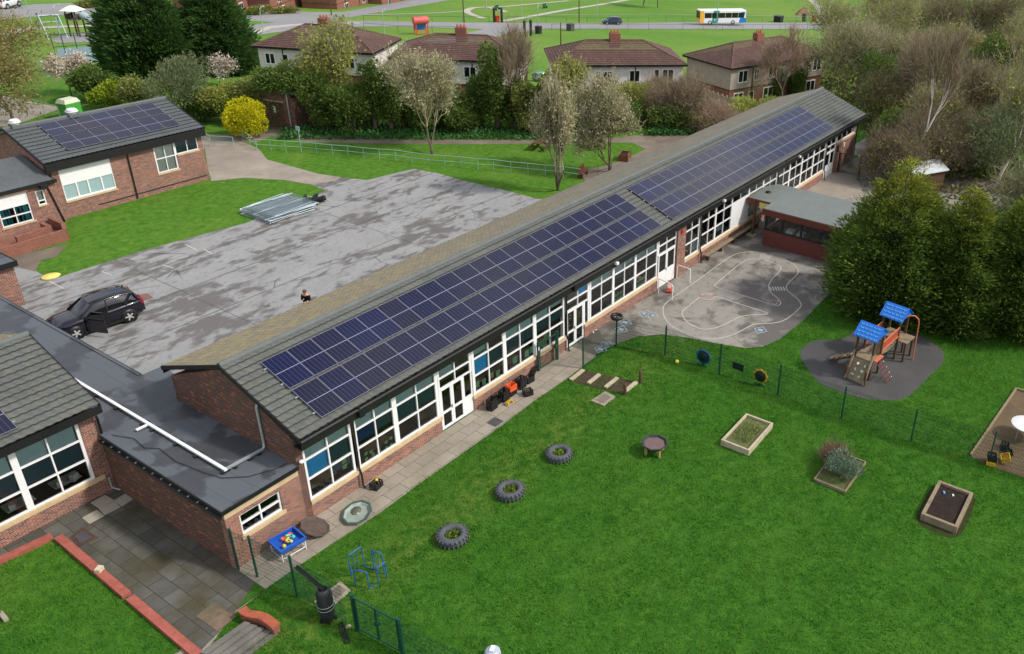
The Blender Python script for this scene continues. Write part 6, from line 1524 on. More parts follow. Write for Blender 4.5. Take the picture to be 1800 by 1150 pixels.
# hedge trees and shrubs behind the grass, left to right
def shrub(name, lab, base, top, wpx, mat, n, size, seed, dep=.8, cat='shrub', lumps=10, **k):
    b, h, w_ = spot(base, top, wpx); return bush(name, lab, cat, b, w_*.5/.88, w_*.5*dep/.88, h/1.0, n, size, mat, seed, lumps=lumps, **k)
t = None
b, h, w_ = spot((24, 216), (22, 22), 270); twiggy_tree('willow_tree', 'large khaki twiggy tree at the upper left edge', 'tree', b, h, w_, 41, M['bark'], M['khaki'], 15000, .26, M['khaki'], 14000, .9, trunk=.14, spread=.95, up=.1, levels=5, kids=(3, 4), shrink=.82, t0=.3)
b, h, w_ = spot((126, 172), (128, 96), 84); twiggy_tree('magnolia_tree', 'small tree covered in pink white blossom near the left edge', 'tree', b, h, w_, 43, M['bark'], M['blossom'], 3600, .24, M['twig_dark'], 900, .5, trunk=.2, spread=.8, levels=4)
b, h, w_ = spot((386, 150), (378, 98), 60); twiggy_tree('blossom_tree', 'small pale pink blossom tree behind the round grey green shrub', 'tree', b, h, w_, 44, M['bark'], M['blossom'], 1800, .22, M['twig_dark'], 900, .5, trunk=.2, spread=.8, levels=4)
shrub('evergreen_shrub', 'dark evergreen shrub between the pink blossom tree and the great conifers', (178, 178), (178, 104), 84, M['ivy'], 5200, .32, 51)
shrub('lime_shrub', 'yellow green shrub behind the left end of the hall roof', (206, 190), (206, 143), 72, M['lime_leaf'], 4200, .26, 52)
shrub('grey_green_shrub', 'large round grey green twiggy shrub below the great conifers', (318, 218), (318, 92), 140, M['sage'], 10000, .24, 53, aspect=.3)
shrub('olive_shrub', 'olive shrub between the yellow green and round grey green shrubs', (256, 200), (254, 136), 86, M['ivy_olive'], 5200, .26, 54)
shrub('spring_shrub', 'yellowish olive shrub behind the bright yellow bush', (392, 216), (396, 142), 80, M['spring'], 5200, .26, 55)
shrub('dark_shrub', 'dark green shrub in front of the round grey green shrub', (352, 214), (350, 160), 84, M['ivy'], 4200, .28, 56)
shrub('yellow_bush', 'bright yellow trimmed bush beside the brick outhouse', (437, 243), (436, 168), 74, M['yellow_leaf'], 11000, .16, 57, lumps=16, cat='bush', shell=.8)
shrub('ivy_mound', 'ivy mass growing over the roof of the brick outhouse, left part', (476, 206), (470, 104), 150, M['ivy_olive'], 12000, .26, 58)
shrub('ivy_mound', 'dark ivy mass right of the brick outhouse door', (556, 226), (552, 112), 120, M['ivy'], 12000, .26, 59)
shrub('ivy_mound', 'dark green ivy thicket between the outhouse and the tall leafing tree', (622, 234), (616, 140), 104, M['ivy'], 9000, .26, 60)
b, h, w_ = spot((606, 226), (610, 34), 130); twiggy_tree('leafing_tree', 'tall yellow green leafing tree in front of the first house', 'tree', b, h, w_, 45, M['bark'], M['spring'], 8200, .3, M['twig_grey'], 3500, .7, trunk=.13, spread=.6, up=.5, levels=5, kids=(3, 4), shrink=.78)
shrub('ivy_column', 'narrow dark ivy clad trunk left of the lone cherry tree', (662, 232), (658, 84), 46, M['ivy'], 5200, .26, 61, dep=1)
shrub('ivy_column', 'second narrow dark ivy clad trunk, closer to the lone cherry tree', (690, 232), (688, 100), 46, M['ivy'], 5200, .26, 62, dep=1)
shrub('hedge_shrub', 'dark hedge shrub behind the lone cherry tree', (745, 232), (742, 168), 92, M['ivy'], 6500, .26, 63)
shrub('hedge_shrub', 'dark green hedge shrub right of the lone cherry tree', (820, 232), (818, 160), 86, M['ivy'], 6500, .26, 64)
b, h, w_ = spot((878, 224), (876, 40), 110); twiggy_tree('ivy_clad_tree', 'bare tree standing behind the dark ivy column in the hedge', 'tree', b, h, w_, 46, M['bark'], None, 0, .2, M['twig_brown'], 5200, .8, trunk=.26, spread=.7, up=.4, levels=5)
shrub('ivy_column', 'tall dark ivy column in front of the second house', (875, 228), (872, 66), 66, M['ivy'], 9000, .26, 65, dep=1)
shrub('hedge_shrub', 'mid green hedge shrub between the ivy column and the narrow pale tree', (934, 232), (934, 138), 96, M['ivy_olive'], 8200, .26, 66)
b, h, w_ = spot((1002, 236), (1000, 96), 74); twiggy_tree('leafing_tree', 'olive leafing tree behind the narrow pale tree', 'tree', b, h, w_, 47, M['bark'], M['spring'], 4500, .28, M['twig_grey'], 2500, .6, trunk=.2, spread=.7, up=.4, levels=5)
shrub('leafing_shrub', 'bright olive shrub in front of the third house', (1064, 232), (1066, 134), 66, M['spring'], 5200, .24, 67)
shrub('hedge_shrub', 'dark green hedge shrub below the third house', (1100, 230), (1100, 178), 110, M['ivy'], 6500, .24, 68)
for (ba, to, wp, lab, sd_, m_) in (((1186, 224), (1188, 126), 104, 'large brown bare thicket behind the far end of the footpath', 70, 'twig_brown'), ((1256, 230), (1250, 186), 84, 'pinkish brown bare bush spilling over by the timber fence', 71, 'twig_pink'), ((1150, 206), (1152, 140), 70, 'brown bare bush left of the large bare thicket', 72, 'twig_brown')):
    b, h, w_ = spot(ba, to, wp); twiggy_tree('bare_bush', lab, 'shrub', b, h, w_, sd_, M['bark'], None, 0, .2, M[m_], 11000, .8, trunk=.3, spread=1.0, up=.1, levels=4, stems=5, shrink=.8)
shrub('green_hedge', 'low green and olive hedge behind the far part of the long roof', (1322, 214), (1320, 162), 120, M['spring'], 6000, .24, 73)
b, h, w_ = spot((1372, 190), (1366, 40), 90); twiggy_tree('bare_tree', 'thin bare tree in front of the fourth house', 'tree', b, h, w_, 74, M['bark'], None, 0, .2, M['twig_pink'], 3800, .8, trunk=.26, spread=.8, levels=5)
shrub('ivy_column', 'dark ivy covered stump in front of the fourth house, left one', (1362, 176), (1362, 116), 34, M['ivy'], 2800, .24, 75, dep=1); shrub('ivy_column', 'dark ivy covered stump in front of the fourth house, right one', (1398, 176), (1400, 100), 44, M['ivy'], 3600, .24, 76, dep=1)
shrub('hedge_shrub', 'low dark shrub under the large brown bare thicket', (1190, 226), (1190, 176), 130, M['ivy'], 5200, .24, 150)
shrub('hedge_shrub', 'low olive shrub at the foot of the pinkish bare bush', (1250, 228), (1250, 188), 100, M['ivy_olive'], 4200, .24, 151)
# woodland on the right
WG = 'trees of the wood on the right'
def wood(base, top, wp, lab, sd_, twig, leaf=None, nl=0, bark='bark_grey', nt_=6000, tl=1.1, name='woodland_tree', **k):
    b, h, w_ = spot(base, top, wp); kk = dict(trunk=.15, spread=.75, up=.3, levels=5, kids=(2, 4), shrink=.78); kk.update(k)
    return twiggy_tree(name, lab, 'tree', b, h, w_, sd_, M[bark], M[leaf] if leaf else None, nl, .3, M[twig], nt_, tl, group=WG, **kk)
wood((1452, 176), (1446, 26), 150, 'grey green bare tree right of the fourth house', 81, 'twig_grey', 'ivy_olive', 2600)
wood((1536, 150), (1540, -20), 150, 'olive twiggy tree at the top beyond the fourth house', 82, 'twig_grey', 'spring', 4200)
wood((1626, 132), (1626, -30), 150, 'olive twiggy tree at the top left of the dark bare tree', 83, 'twig_grey', 'spring', 3600)
wood((1694, 142), (1694, -30), 150, 'broad dark bare tree at the top right of the wood', 84, 'twig_dark', 'ivy', 2600, nt_=8000)
wood((1780, 140), (1782, -20), 140, 'brown bare tree in the top right corner', 85, 'twig_brown')
wood((1590, 318), (1606, 40), 130, 'white barked birch with upright limbs in the middle of the wood', 86, 'twig_brown', None, 0, 'bark_birch', 2500, .8, 'birch_tree', trunk=.3, spread=.45, up=.7, kids=(2, 3), shrink=.8, r0=.17, t0=.9, tmin=.022)
wood((1752, 322), (1722, 74), 130, 'white barked birch with spreading limbs near the right edge', 87, 'twig_grey', 'spring', 900, 'bark_birch', 2200, .8, 'birch_tree', trunk=.3, spread=.5, up=.7, kids=(2, 3), shrink=.8, r0=.17, t0=.9, tmin=.022)
wood((1594, 238), (1590, 60), 130, 'brown purple bare tree behind the leaning birch', 88, 'twig_brown', None, 0, nt_=8000)
wood((1500, 176), (1500, 30), 120, 'bare tree at the edge of the wood above the far gable', 89, 'twig_grey')
wood((1652, 250), (1650, 90), 150, 'tangled bare tree in the centre of the wood', 90, 'twig_dark', 'ivy_olive', 2600, nt_=8000)
wood((1810, 260), (1800, 90), 150, 'tangled olive tree cut by the right edge', 91, 'twig_grey', 'ivy_olive', 3600)
shrub('ivy_column', 'dark ivy clad tree standing behind the far gable of the long roof', (1540, 214), (1520, 84), 78, M['ivy'], 8200, .28, 92, dep=1)
shrub('ivy_column', 'dark ivy clad tree in the middle of the wood', (1646, 190), (1646, 70), 80, M['ivy'], 8200, .3, 93, dep=1)
shrub('ivy_column', 'dark ivy clad tree under the dark bare crown at top right', (1716, 190), (1712, 30), 84, M['ivy'], 8200, .3, 94, dep=1)
shrub('evergreen_shrub', 'dark evergreen understorey right of the far gable', (1556, 286), (1552, 190), 110, M['ivy'], 8200, .26, 95)
shrub('sage_shrub', 'large grey green bushy thicket at the right edge behind the golden conifers', (1756, 318), (1752, 168), 190, M['sage'], 13000, .24, 96, aspect=.3)
for (ba, to, wp, lab, sd_, m_) in (((1610, 306), (1612, 190), 150, 'brown tangled thicket right of the far gable', 97, 'twig_dark'), ((1680, 300), (1680, 200), 130, 'brown tangled thicket behind the pale shed roof', 98, 'twig_brown'), ((1560, 322), (1552, 232), 90, 'dark bramble thicket beyond the black gate', 99, 'twig_dark'), ((1820, 400), (1815, 250), 150, 'grey tangled thicket at the right edge beside the golden conifers', 100, 'twig_grey')):
    b, h, w_ = spot(ba, to, wp); twiggy_tree('bare_thicket', lab, 'shrub', b, h, w_, sd_, M['bark'], M['ivy_olive'], 2500, .26, M[m_], 12000, .85, trunk=.3, spread=1.0, up=.15, levels=4, stems=5, shrink=.8, group='thickets at the edge of the wood')

for (ba, to, wp, lab, m_, n_, sd_) in (((520, 214), (512, 112), 110, 'olive ivy mass above the outhouse door', 'ivy_olive', 9000, 130), ((588, 222), (586, 96), 90, 'olive green thicket below the first house', 'ivy_olive', 8000, 131), ((642, 228), (640, 130), 84, 'green thicket left of the narrow ivy clad trunk', 'ivy', 7000, 132), ((714, 224), (714, 128), 84, 'green thicket filling the hedge behind the lone cherry trunk', 'ivy_olive', 8000, 133), ((776, 226), (778, 140), 92, 'olive thicket behind the lone cherry crown', 'ivy_olive', 8000, 134), ((848, 226), (846, 132), 80, 'green thicket left of the tall dark ivy column', 'ivy', 7000, 135), ((906, 226), (908, 128), 80, 'green thicket right of the tall dark ivy column', 'ivy', 7000, 136), ((966, 232), (966, 122), 84, 'olive thicket behind the narrow pale tree', 'ivy_olive', 7600, 137), ((1030, 226), (1030, 140), 90, 'olive thicket between the two pale trees by the roof', 'ivy_olive', 7600, 138), ((1120, 214), (1118, 136), 80, 'olive thicket behind the cherry beside the planter', 'spring', 6400, 139)):
    shrub('hedge_thicket', lab, ba, to, wp, M[m_], n_, .25, sd_)
for k, (ba, to, wp, tw, lf) in enumerate((((1470, 120), (1470, -10), 120, 'twig_grey', 'spring'), ((1500, 90), (1500, -40), 120, 'twig_grey', 'spring'), ((1580, 110), (1580, -30), 130, 'twig_brown', 'spring'), ((1610, 180), (1612, 40), 130, 'twig_grey', 'ivy_olive'), ((1560, 190), (1556, 70), 110, 'twig_grey', 'ivy_olive'), ((1660, 170), (1662, 40), 120, 'twig_brown', 'spring'), ((1740, 150), (1744, 10), 130, 'twig_grey', 'spring'), ((1776, 190), (1776, 60), 120, 'twig_brown', 'ivy_olive'), ((1700, 240), (1702, 110), 130, 'twig_grey', 'sage'), ((1620, 270), (1622, 150), 130, 'twig_brown', 'ivy_olive'), ((1790, 300), (1792, 160), 140, 'twig_grey', 'sage'), ((1530, 230), (1526, 140), 100, 'twig_dark', 'ivy_olive'))):
    wood(ba, to, wp, 'bare twiggy tree packed among the others in the wood at right', 140+k, tw, lf, 3400, nt_=5000)
# ivy ground cover bank under the hedge and leaf litter cover under the wood
def cover_leaves(name, P, n, size, zmax, mat, seed):
    xs = [p[0] for p in P]; ys = [p[1] for p in P]; r = np.random.default_rng(seed); x = r.uniform(min(xs), max(xs), n); y = r.uniform(min(ys), max(ys), n)
    k = inpoly(x, y, P); x, y = x[k], y[k]; s = s_of(x, y); z = np.interp(s, [q[0] for q in KN], [q[1] for q in KN])
    hz = zmax*(.35+.65*np.clip(.5+.5*np.sin(x*.9)*np.sin(y*1.1+x*.4), 0, 1))
    Q = np.stack([x, y, z+r.uniform(0, 1, len(x))*hz], 1); V, F = leaf_quads(Q, size, seed, .5, .7); return tag(np_mesh(name, V, F, mat), kind='stuff')
M['cover_leaf'] = leaf_mat('ground_ivy', s2l(46, 88, 42), s2l(92, 132, 76), s2l(60, 100, 52), .2, .7)
cover_leaves('ivy_ground_cover', pts2([(490, 246), (500, 222), (640, 222), (780, 226), (960, 228), (1000, 246), (960, 247), (800, 246), (640, 246)]), 26000, .26, .45, M['cover_leaf'], 5)
cover_leaves('ivy_ground_cover', pts2([(1135, 240), (1150, 214), (1230, 208), (1262, 224), (1240, 238)]), 9000, .26, .5, M['cover_leaf'], 6)
cover_leaves('woodland_undergrowth', pts2([(1430, 176), (1440, 120), (1560, 60), (1810, 60), (1900, 420), (1690, 400), (1640, 320), (1570, 300), (1530, 250), (1490, 200)]), 60000, .42, .9, leaf_mat('undergrowth', s2l(86, 82, 52), s2l(128, 118, 84), s2l(84, 86, 50), .25, .3), 7)
# ================================================================ BACKGROUND
# ---- railing across the grass
M['rail'] = plain('pale_green_rail', s2l(150, 190, 176), .5, .5, .2, var=.1)
def railing(P, label, h=.95, mat=None, name='railing', mid=True, every=1, r=.025):
    t = thing(name, label, 'railing', (0, 0, 0)); mat = mat or M['rail']
    for p in P[::every]: MB().tube([(p[0], p[1], T(p[0], p[1])), (p[0], p[1], T(p[0], p[1])+h)], r, 6).build('post', mat, t)
    for z, nm in ((h, 'top_rail'), (h*.52, 'mid_rail')):
        if z < h and not mid: continue
        MB().tube([(p[0], p[1], T(p[0], p[1])+z) for p in P], r, 6).build(nm, mat, t)
    return t
Pr = pts2(zq([(200, 245), (295, 250), (395, 257), (498, 262), (603, 272), (710, 283), (815, 290), (920, 302), (1027, 312), (1135, 318), (1243, 335), (1355, 348), (1465, 357), (1577, 365), (1688, 378)], 3.833, 400, 200)+zq([(70, 575), (185, 590), (300, 600), (417, 612), (535, 622), (650, 640)], 3.833, 850, 150))
railing(Pr, 'long pale green tubular railing crossing the grass')
railing(pts2([(355, 244), (371, 258), (412, 260)]), 'short pale railing beside the end of the small hall'); railing(pts2([(428, 248), (440, 256), (452, 264)]), 'short pale railing at the top of the concrete path')
railing(pts2(zq([(650, 640), (770, 612), (860, 590)], 3.833, 850, 150)), 'short brown timber rail by the long roof', .9, M['timber_dark'])
railing(pts2([(52, 196), (80, 204), (108, 213)]), 'grey wire fence panel left of the green bin', 1.3, M['galv'])
c = at(530, 266); t = thing('sign_post', 'small pale sign on a tall post by the railing', 'sign', c); MB().tube([(0, 0, 0), (0, 0, 2.1)], .035, 8).build('post', M['rail'], t); MB().cbox((-.05, 0, 2.0), .04, .5, .42).build('sign_board', M['rail'], t)
# ---- brick outhouse
o0, o1 = at(468, 222), at(515, 229); dd = (o1-o0); an = math.atan2(dd.y, dd.x); Lw = dd.length
t = thing('brick_outhouse', 'ivy covered brick outhouse with tall dark timber double doors', 'outhouse', o0, an)
MB().box(0, .25, 0, .3, 0, 3.1).box(2.35, Lw+.2, 0, .3, 0, 3.6).box(.25, 2.35, 0, .3, 2.6, 3.4).box(0, Lw+.2, 3.2, 3.5, 0, 3.4).box(-.3, 0, 0, 3.5, 0, 3.0).box(Lw+.2, Lw+.5, 0, 3.5, 0, 3.0).build('wall', M['brick_dark'], t)
MB().box(.2, 2.4, -.06, .25, 2.45, 2.62).build('lintel', M['concrete'], t)
d = MB()
for k in range(8): d.box(.28+.255*k, .28+.255*k+.245, .05, .11, .05, 2.45)
d.build('door', plain('old_door', s2l(86, 70, 56), .85, .2, var=.35, scale=2), t); MB().box(1.1, 1.35, .02, .05, 1.45, 2.0).build('door_notice', M['paper'], t)
bush('ivy_mound', 'ivy mat draped over the roof of the brick outhouse', 'shrub', o0+Vector((dd.x*.45-dd.y/Lw*1.0, dd.y*.45+dd.x/Lw*1.0, 2.9)), Lw*.72, 3.0, 2.6, 9000, .26, M['ivy'], 201, lumps=14)
MB().prism([(-.5, -.2), (Lw+.7, -.2), (Lw+.7, 3.8), (-.5, 3.8)], 3.4, 3.6).build('roof', M['felt'], t); MB().tube([(2.9, -.08, 3.4), (2.9, -.08, .05)], .07, 8).build('downpipe', M['galv'], t)
# ---- picnic tables, planter, bench, green bin
def picnic(c, rz, label):
    t = thing('picnic_table', label, 'picnic table', c, rz, 'picnic tables on the grass')
    MB().box(-.9, .9, -.36, .36, .70, .75).build('tabletop', M['timber_dark'], t)
    for s in (-1, 1): MB().box(-.9, .9, s*.68-.13, s*.68+.13, .42, .46).build('seat', M['timber_dark'], t)
    for x in (-.6, .6): MB().beam((x, -.6, 0), (x, .22, .72), .05, .1).beam((x+.06, .6, 0), (x+.06, -.22, .72), .05, .1).beam((x, -.75, .40), (x, .75, .40), .05, .08).build('leg', M['timber_dark'], t)
picnic(at(950, 262), .3, 'brown picnic table half hidden by the narrow pale tree'); picnic(at(1049, 260), -.5, 'brown picnic table left of the cherry by the planter')
def zr(x, y, h=0): return at(850+x/3.833, 150+y/3.833, h)
c = zr(948, 500); t = thing('timber_planter', 'square brown timber planter beside the footpath', 'planter', c, .4)
MB().box(-.65, .65, -.4, -.34, 0, .6).box(-.65, .65, .34, .4, 0, .6).box(-.65, -.59, -.34, .34, 0, .6).box(.59, .65, -.34, .34, 0, .6).build('boards', plain('brown_planter', s2l(126, 84, 58), .8, .2, var=.25), t); MB().box(-.6, .6, -.34, .34, 0, .5).build('soil', M['soil'], t)
MB().box(-.69, -.61, -.44, -.36, 0, .66).box(.61, .69, -.44, -.36, 0, .66).build('corner_post', M['timber_dark'], t)
c = zr(672, 615); t = thing('timber_bench', 'reddish brown timber bench behind the timber rail', 'bench', c, .3); MB().box(-.7, .7, -.2, .2, .4, .46).build('seat', M['redboard'], t); MB().box(-.7, .7, .2, .25, .5, .9).build('backrest', M['redboard'], t)
for x in (-.6, .6): MB().box(x-.04, x+.04, -.18, .24, 0, .4).build('leg', M['redboard'], t)
c = at(127, 208); t = thing('green_container', 'green metal container with pale domed top behind the small hall roof', 'container', c, .2); MB().box(-.75, .75, -.6, .6, 0, 1.5).build('body', plain('bright_green', s2l(74, 156, 62), .5, .4, var=.2), t, .04); MB().loft([[(-.78, -.62, 1.5), (.78, -.62, 1.5), (.78, .62, 1.5), (-.78, .62, 1.5)], [(-.6, -.45, 1.85), (.6, -.45, 1.85), (.6, .45, 1.85), (-.6, .45, 1.85)]], False).build('lid', plain('pale_lid', s2l(196, 206, 176), .6, .3, var=.2), t)
# ---- pale shed roof and timber fence
c = at(1612, 330); t = thing('shed', 'small shed with pale metal roof behind the golden conifers', 'shed', c, R(-28)); t.scale = (.72, .72, .85); MB().box(-2.4, 2.4, -1.6, 1.6, 0, 2.1).build('wall', M['timber_dark'], t)
MB().prismx([(-1.9, 2.05), (0, 2.7), (1.9, 2.05), (1.9, 1.98), (0, 2.62), (-1.9, 1.98)], -2.7, 2.7).build('roof', plain('pale_metal_roof', s2l(206, 212, 214), .45, .5, .2, var=.08), t)
f0, f1 = at(1236, 186), at(1292, 206); t = thing('timber_fence', 'close boarded timber fence with concrete posts below the fourth house', 'fence', (0, 0, 0)); dd = f1-f0; n_ = 7
for k in range(n_): 
    a, b_ = f0+dd*(k/n_), f0+dd*((k+.97)/n_); MB().beam(a+Vector((0, 0, .9)), b_+Vector((0, 0, .9)), .05, 1.8).build('board_panel', M['bed_pale'], t)
for k in range(n_+1): a = f0+dd*(k/n_); MB().box(a.x-.08, a.x+.08, a.y-.08, a.y+.08, a.z, a.z+1.95).build('post', M['concrete'], t)

# ---- houses
M['render'] = plain('white_render', s2l(214, 206, 202), .9, .2, var=.12, scale=1.2); M['render_grey'] = plain('grey_render', s2l(166, 154, 144), .9, .2, var=.15, scale=1.5); M['render_beige'] = plain('beige_render', s2l(178, 158, 136), .9, .2, var=.15)
M['rooftile'] = tile_mat('red_brown_tile', s2l(104, 78, 70), s2l(82, 62, 58), s2l(130, 108, 90), .4)
M['roofgrey'] = tile_mat('grey_house_tile', s2l(120, 112, 112), s2l(100, 94, 94), s2l(130, 120, 110), .25)
def hip_roof(t, L, D, ze_, zr_, mat, ov=.4, hip=None):
    """hipped roof in tile courses; local x along the front, y away"""
    x0, x1, y0, y1 = -ov, L+ov, -ov, D+ov; ym = D/2; hp = hip or (D/2+ov)
    A = [(x0, y0, ze_), (x1, y0, ze_), (x1, y1, ze_), (x0, y1, ze_)]; Rg = [(x0+hp, ym, zr_), (x1-hp, ym, zr_)]
    mb = MB()
    def plane(a, b_, c_, d_, n=14):
        a, b_, c_, d_ = map(Vector, (a, b_, c_, d_)); nn = (b_-a).cross(d_-a).normalized()
        for k in range(n):
            f, g = k/n, (k+1)/n+.004; p, q, r_, s_ = a.lerp(d_, f), b_.lerp(c_, f), b_.lerp(c_, g), a.lerp(d_, g)
            mb.add([p+nn*.05, q+nn*.05, r_, s_], [(0, 1, 2, 3)])
    plane(A[0], A[1], Rg[1], Rg[0]); plane(A[2], A[3], Rg[0], Rg[1]); plane(A[1], A[2], Rg[1], Rg[1]); plane(A[3], A[0], Rg[0], Rg[0])
    rf = mb.build('roof', mat, t)
    MB().box(x0, x1, y0, y1, ze_-.18, ze_-.02).build('eaves', M['fascia'], t)
    rd = MB().tube([Rg[0], Rg[1]], .12, 6)
    for a, b_ in ((A[0], Rg[0]), (A[3], Rg[0]), (A[1], Rg[1]), (A[2], Rg[1])): rd.tube([a, b_], .1, 6)
    rd.build('ridge', mat, t); return rf
def house(pxL, pxR, label, depth=7.4, eh=5.0, rh=1.75, upper='render', lower='brick_red', wins=(), lows=(), chim=(.5,), rmat='rooftile', split=2.5, side_wins=(), name='house', hip=None):
    a, b_ = at(*pxL, eh), at(*pxR, eh); d = b_-a; L = math.hypot(d.x, d.y); z = min(T(a.x, a.y), T(b_.x, b_.y))
    t = thing(name, label, 'house', (a.x, a.y, z), math.atan2(d.y, d.x))
    MB().box(0, L, 0, depth, split, eh-.05).build('wall', M[upper], t); MB().box(.03, L-.03, .03, depth-.03, -1, split).build('brick_wall', M[lower], t)
    MB().box(-.01, L+.01, -.02, depth+.01, split-.12, split+.02).build('string_course', M['timber_dark'], t)
    rf = hip_roof(t, L, depth, eh, eh+rh, M[rmat], hip=hip)
    for f in chim:
        c_ = MB().box(L*f-.55, L*f+.55, depth/2-.4, depth/2+.4, eh+rh-.8, eh+rh+.75).build('chimney', M['brick_red'], t)
        for k in (-.35, 0, .35): MB().lathe([(.12, 0), (.1, .3), (.001, .3)], (L*f+k, depth/2, eh+rh+.75), 8).build('chimney_pot', M['redpanel'], c_)
    for (f, w_, zb_, h_) in wins+lows:
        x = L*f; fr = MB().box(x-w_/2, x+w_/2, -.06, .02, zb_, zb_+h_).build('window', M['white'], t)
        n_ = 2 if w_ > .7 else 1; g = MB()
        for k in range(n_): g.box(x-w_/2+.11+k*(w_-.1)/n_, x-w_/2+.11+(k+1)*(w_-.1)/n_-.12, -.075, -.061, zb_+.12, zb_+h_-.12)
        g.build('pane', M['darkglass'], fr)
    for f in (.22, .62): MB().tube([(L*f, -.08, eh-.2), (L*f, -.08, .2)], .05, 6).build('drainpipe', M['black'], t)
    return t
W1, W2 = 3.15, .75
house((452, 80), (652, 92), 'white rendered semi detached house with red brown roof beside the dark conifers', wins=((.10, 1.1, W1, 1.2), (.24, .6, W1, 1.2), (.44, 1.3, W1, 1.2), (.8, 1.2, W1, 1.2)), lows=((.1, 1.6, .8, 1.3), (.44, 1.6, .8, 1.3)), chim=(.48,))
house((690, 100), (914, 108), 'white rendered semi detached house with red brown roof behind the lone cherry', wins=((.1, .9, W1, 1.1), (.36, 1.3, W1, 1.2), (.6, 1.3, W1, 1.2), (.82, .8, W1, 1.1)), lows=((.3, 1.5, .8, 1.3), (.7, 1.5, .8, 1.3)), chim=(.5,))
house((976, 112), (1201, 113), 'white rendered semi detached house with red brown roof in the centre', wins=((.19, .6, W1+.2, .9), (.33, .6, W1, 1.2), (.40, 1.1, W1, 1.2), (.615, 1.2, W1, 1.3), (.79, .65, W1, 1.4), (.88, 1.3, W1, 1.4)), lows=((.33, 1.2, .6, 1.2), (.66, 1.2, .6, 1.2)), chim=(.5,))
house((1287, 107), (1448, 95), 'grey rendered semi detached house with red brown roof and brick ground floor', upper='render_grey', wins=((.12, 1.5, W1, 1.4), (.26, .8, W1, 1.4), (.43, 1.4, W1, 1.4), (.66, 1.0, W1, 1.3), (.8, 1.0, W1, 1.4), (.93, 1.5, W1, 1.4)), lows=((.09, 1.5, .8, 1.3), (.22, .9, .3, 1.8), (.4, 1.6, .8, 1.4), (.72, 1.4, .8, 1.3), (.88, 1.6, .8, 1.3)), chim=(.5,))
house((1726, 62), (1852, 60), 'beige rendered house half hidden by the wood at top right', upper='render_beige', wins=((.12, 1.4, W1, 1.3), (.4, 1.4, W1, 1.3)), lows=((.1, 1.5, .8, 1.3),), rmat='roofgrey')
for pl, pr, lab, rm in (((372, -16), (432, -24), 'red brick house at the top behind the dark conifers, left one', 'rooftile'), ((470, -22), (548, -32), 'red brick house with grey roof at the top, middle one', 'roofgrey'), ((588, -24), (650, -32), 'red brick house at the top, right one', 'roofgrey'), ((668, -30), (720, -36), 'red brick house at the top beyond the road bend', 'rooftile')):
    house(pl, pr, lab, eh=4.6, upper='brick_red', wins=((.2, 1.6, 2.9, 1.2), (.7, 1.6, 2.9, 1.2)), lows=((.25, 1.8, .8, 1.3), (.75, 1.8, .8, 1.3)), rmat=rm, chim=(.3,))
house((1480, -26), (1540, -28), 'red roofed house at the top behind the wood', eh=4.6, upper='brick_red', wins=((.3, 1.6, 2.9, 1.2),), chim=(.5,))

# ---- roads and park paths
sheet('road', pts2([(430, 46), (520, 36), (633, 37), (813, 40), (1067, 41.7), (1200, 39.5), (1473, 40.7), (1620, 41), (1620, 52), (1473, 51.7), (1200, 51.7), (960, 51), (900, 60), (860, 68), (800, 76), (720, 82), (690, 78), (790, 66), (850, 52), (720, 47.5), (633, 47.5), (520, 53), (440, 64)]), .05, M['road'])
sheet('upper_road', pts2([(-60, 22), (60, 8), (180, 4), (300, 6), (430, 12), (545, 22), (600, 22), (700, 4), (760, -8), (840, -8), (770, 4), (620, 30), (560, 36), (480, 40), (430, 36), (300, 24), (180, 22), (60, 30), (-60, 40)]), .03, M['road'])
sheet('footway', pts2([(445, 56), (470, 47), (530, 42), (600, 40.5), (633, 40), (633, 42), (600, 43), (530, 45), (476, 51), (455, 60)]), .07, M['footway'])
def path(P, wd, mat=None):
    mb = MB(); Q = smooth_poly(pts2(P), 1, False); ribbon(mb, Q, wd, .06); o = mb.build('park_path', mat or M['footway']); o['kind'] = 'structure'
path([(882, 38), (930, 30), (1000, 17), (1060, 8), (1115, -2)], 1.8); path([(850, 33), (828, 26), (818, 20), (830, 14), (855, 13), (890, 12)], 1.6); path([(855, 13), (880, 18), (888, 22)], 1.4); path([(640, 27), (760, 24), (815, 20)], .9); path([(888, 12), (930, 8), (1000, 2)], 1.4); path([(960, 27), (1200, 25), (1500, 32)], .5)
path([(1443, 39), (1445, 22), (1438, 8), (1420, -4)], 2.6); path([(0, 62), (60, 50), (150, 46), (180, 48)], 2.4)
sheet('play_surface', pts2([(88, 70), (110, 62), (190, 56), (200, 66), (180, 74), (100, 76)]), .03, M['road'])
sheet('ball_court', pts2([(96, 100), (104, 86), (190, 80), (196, 106), (150, 112)]), .03, plain('court_surface', s2l(110, 134, 138), .8, .2, var=.12))
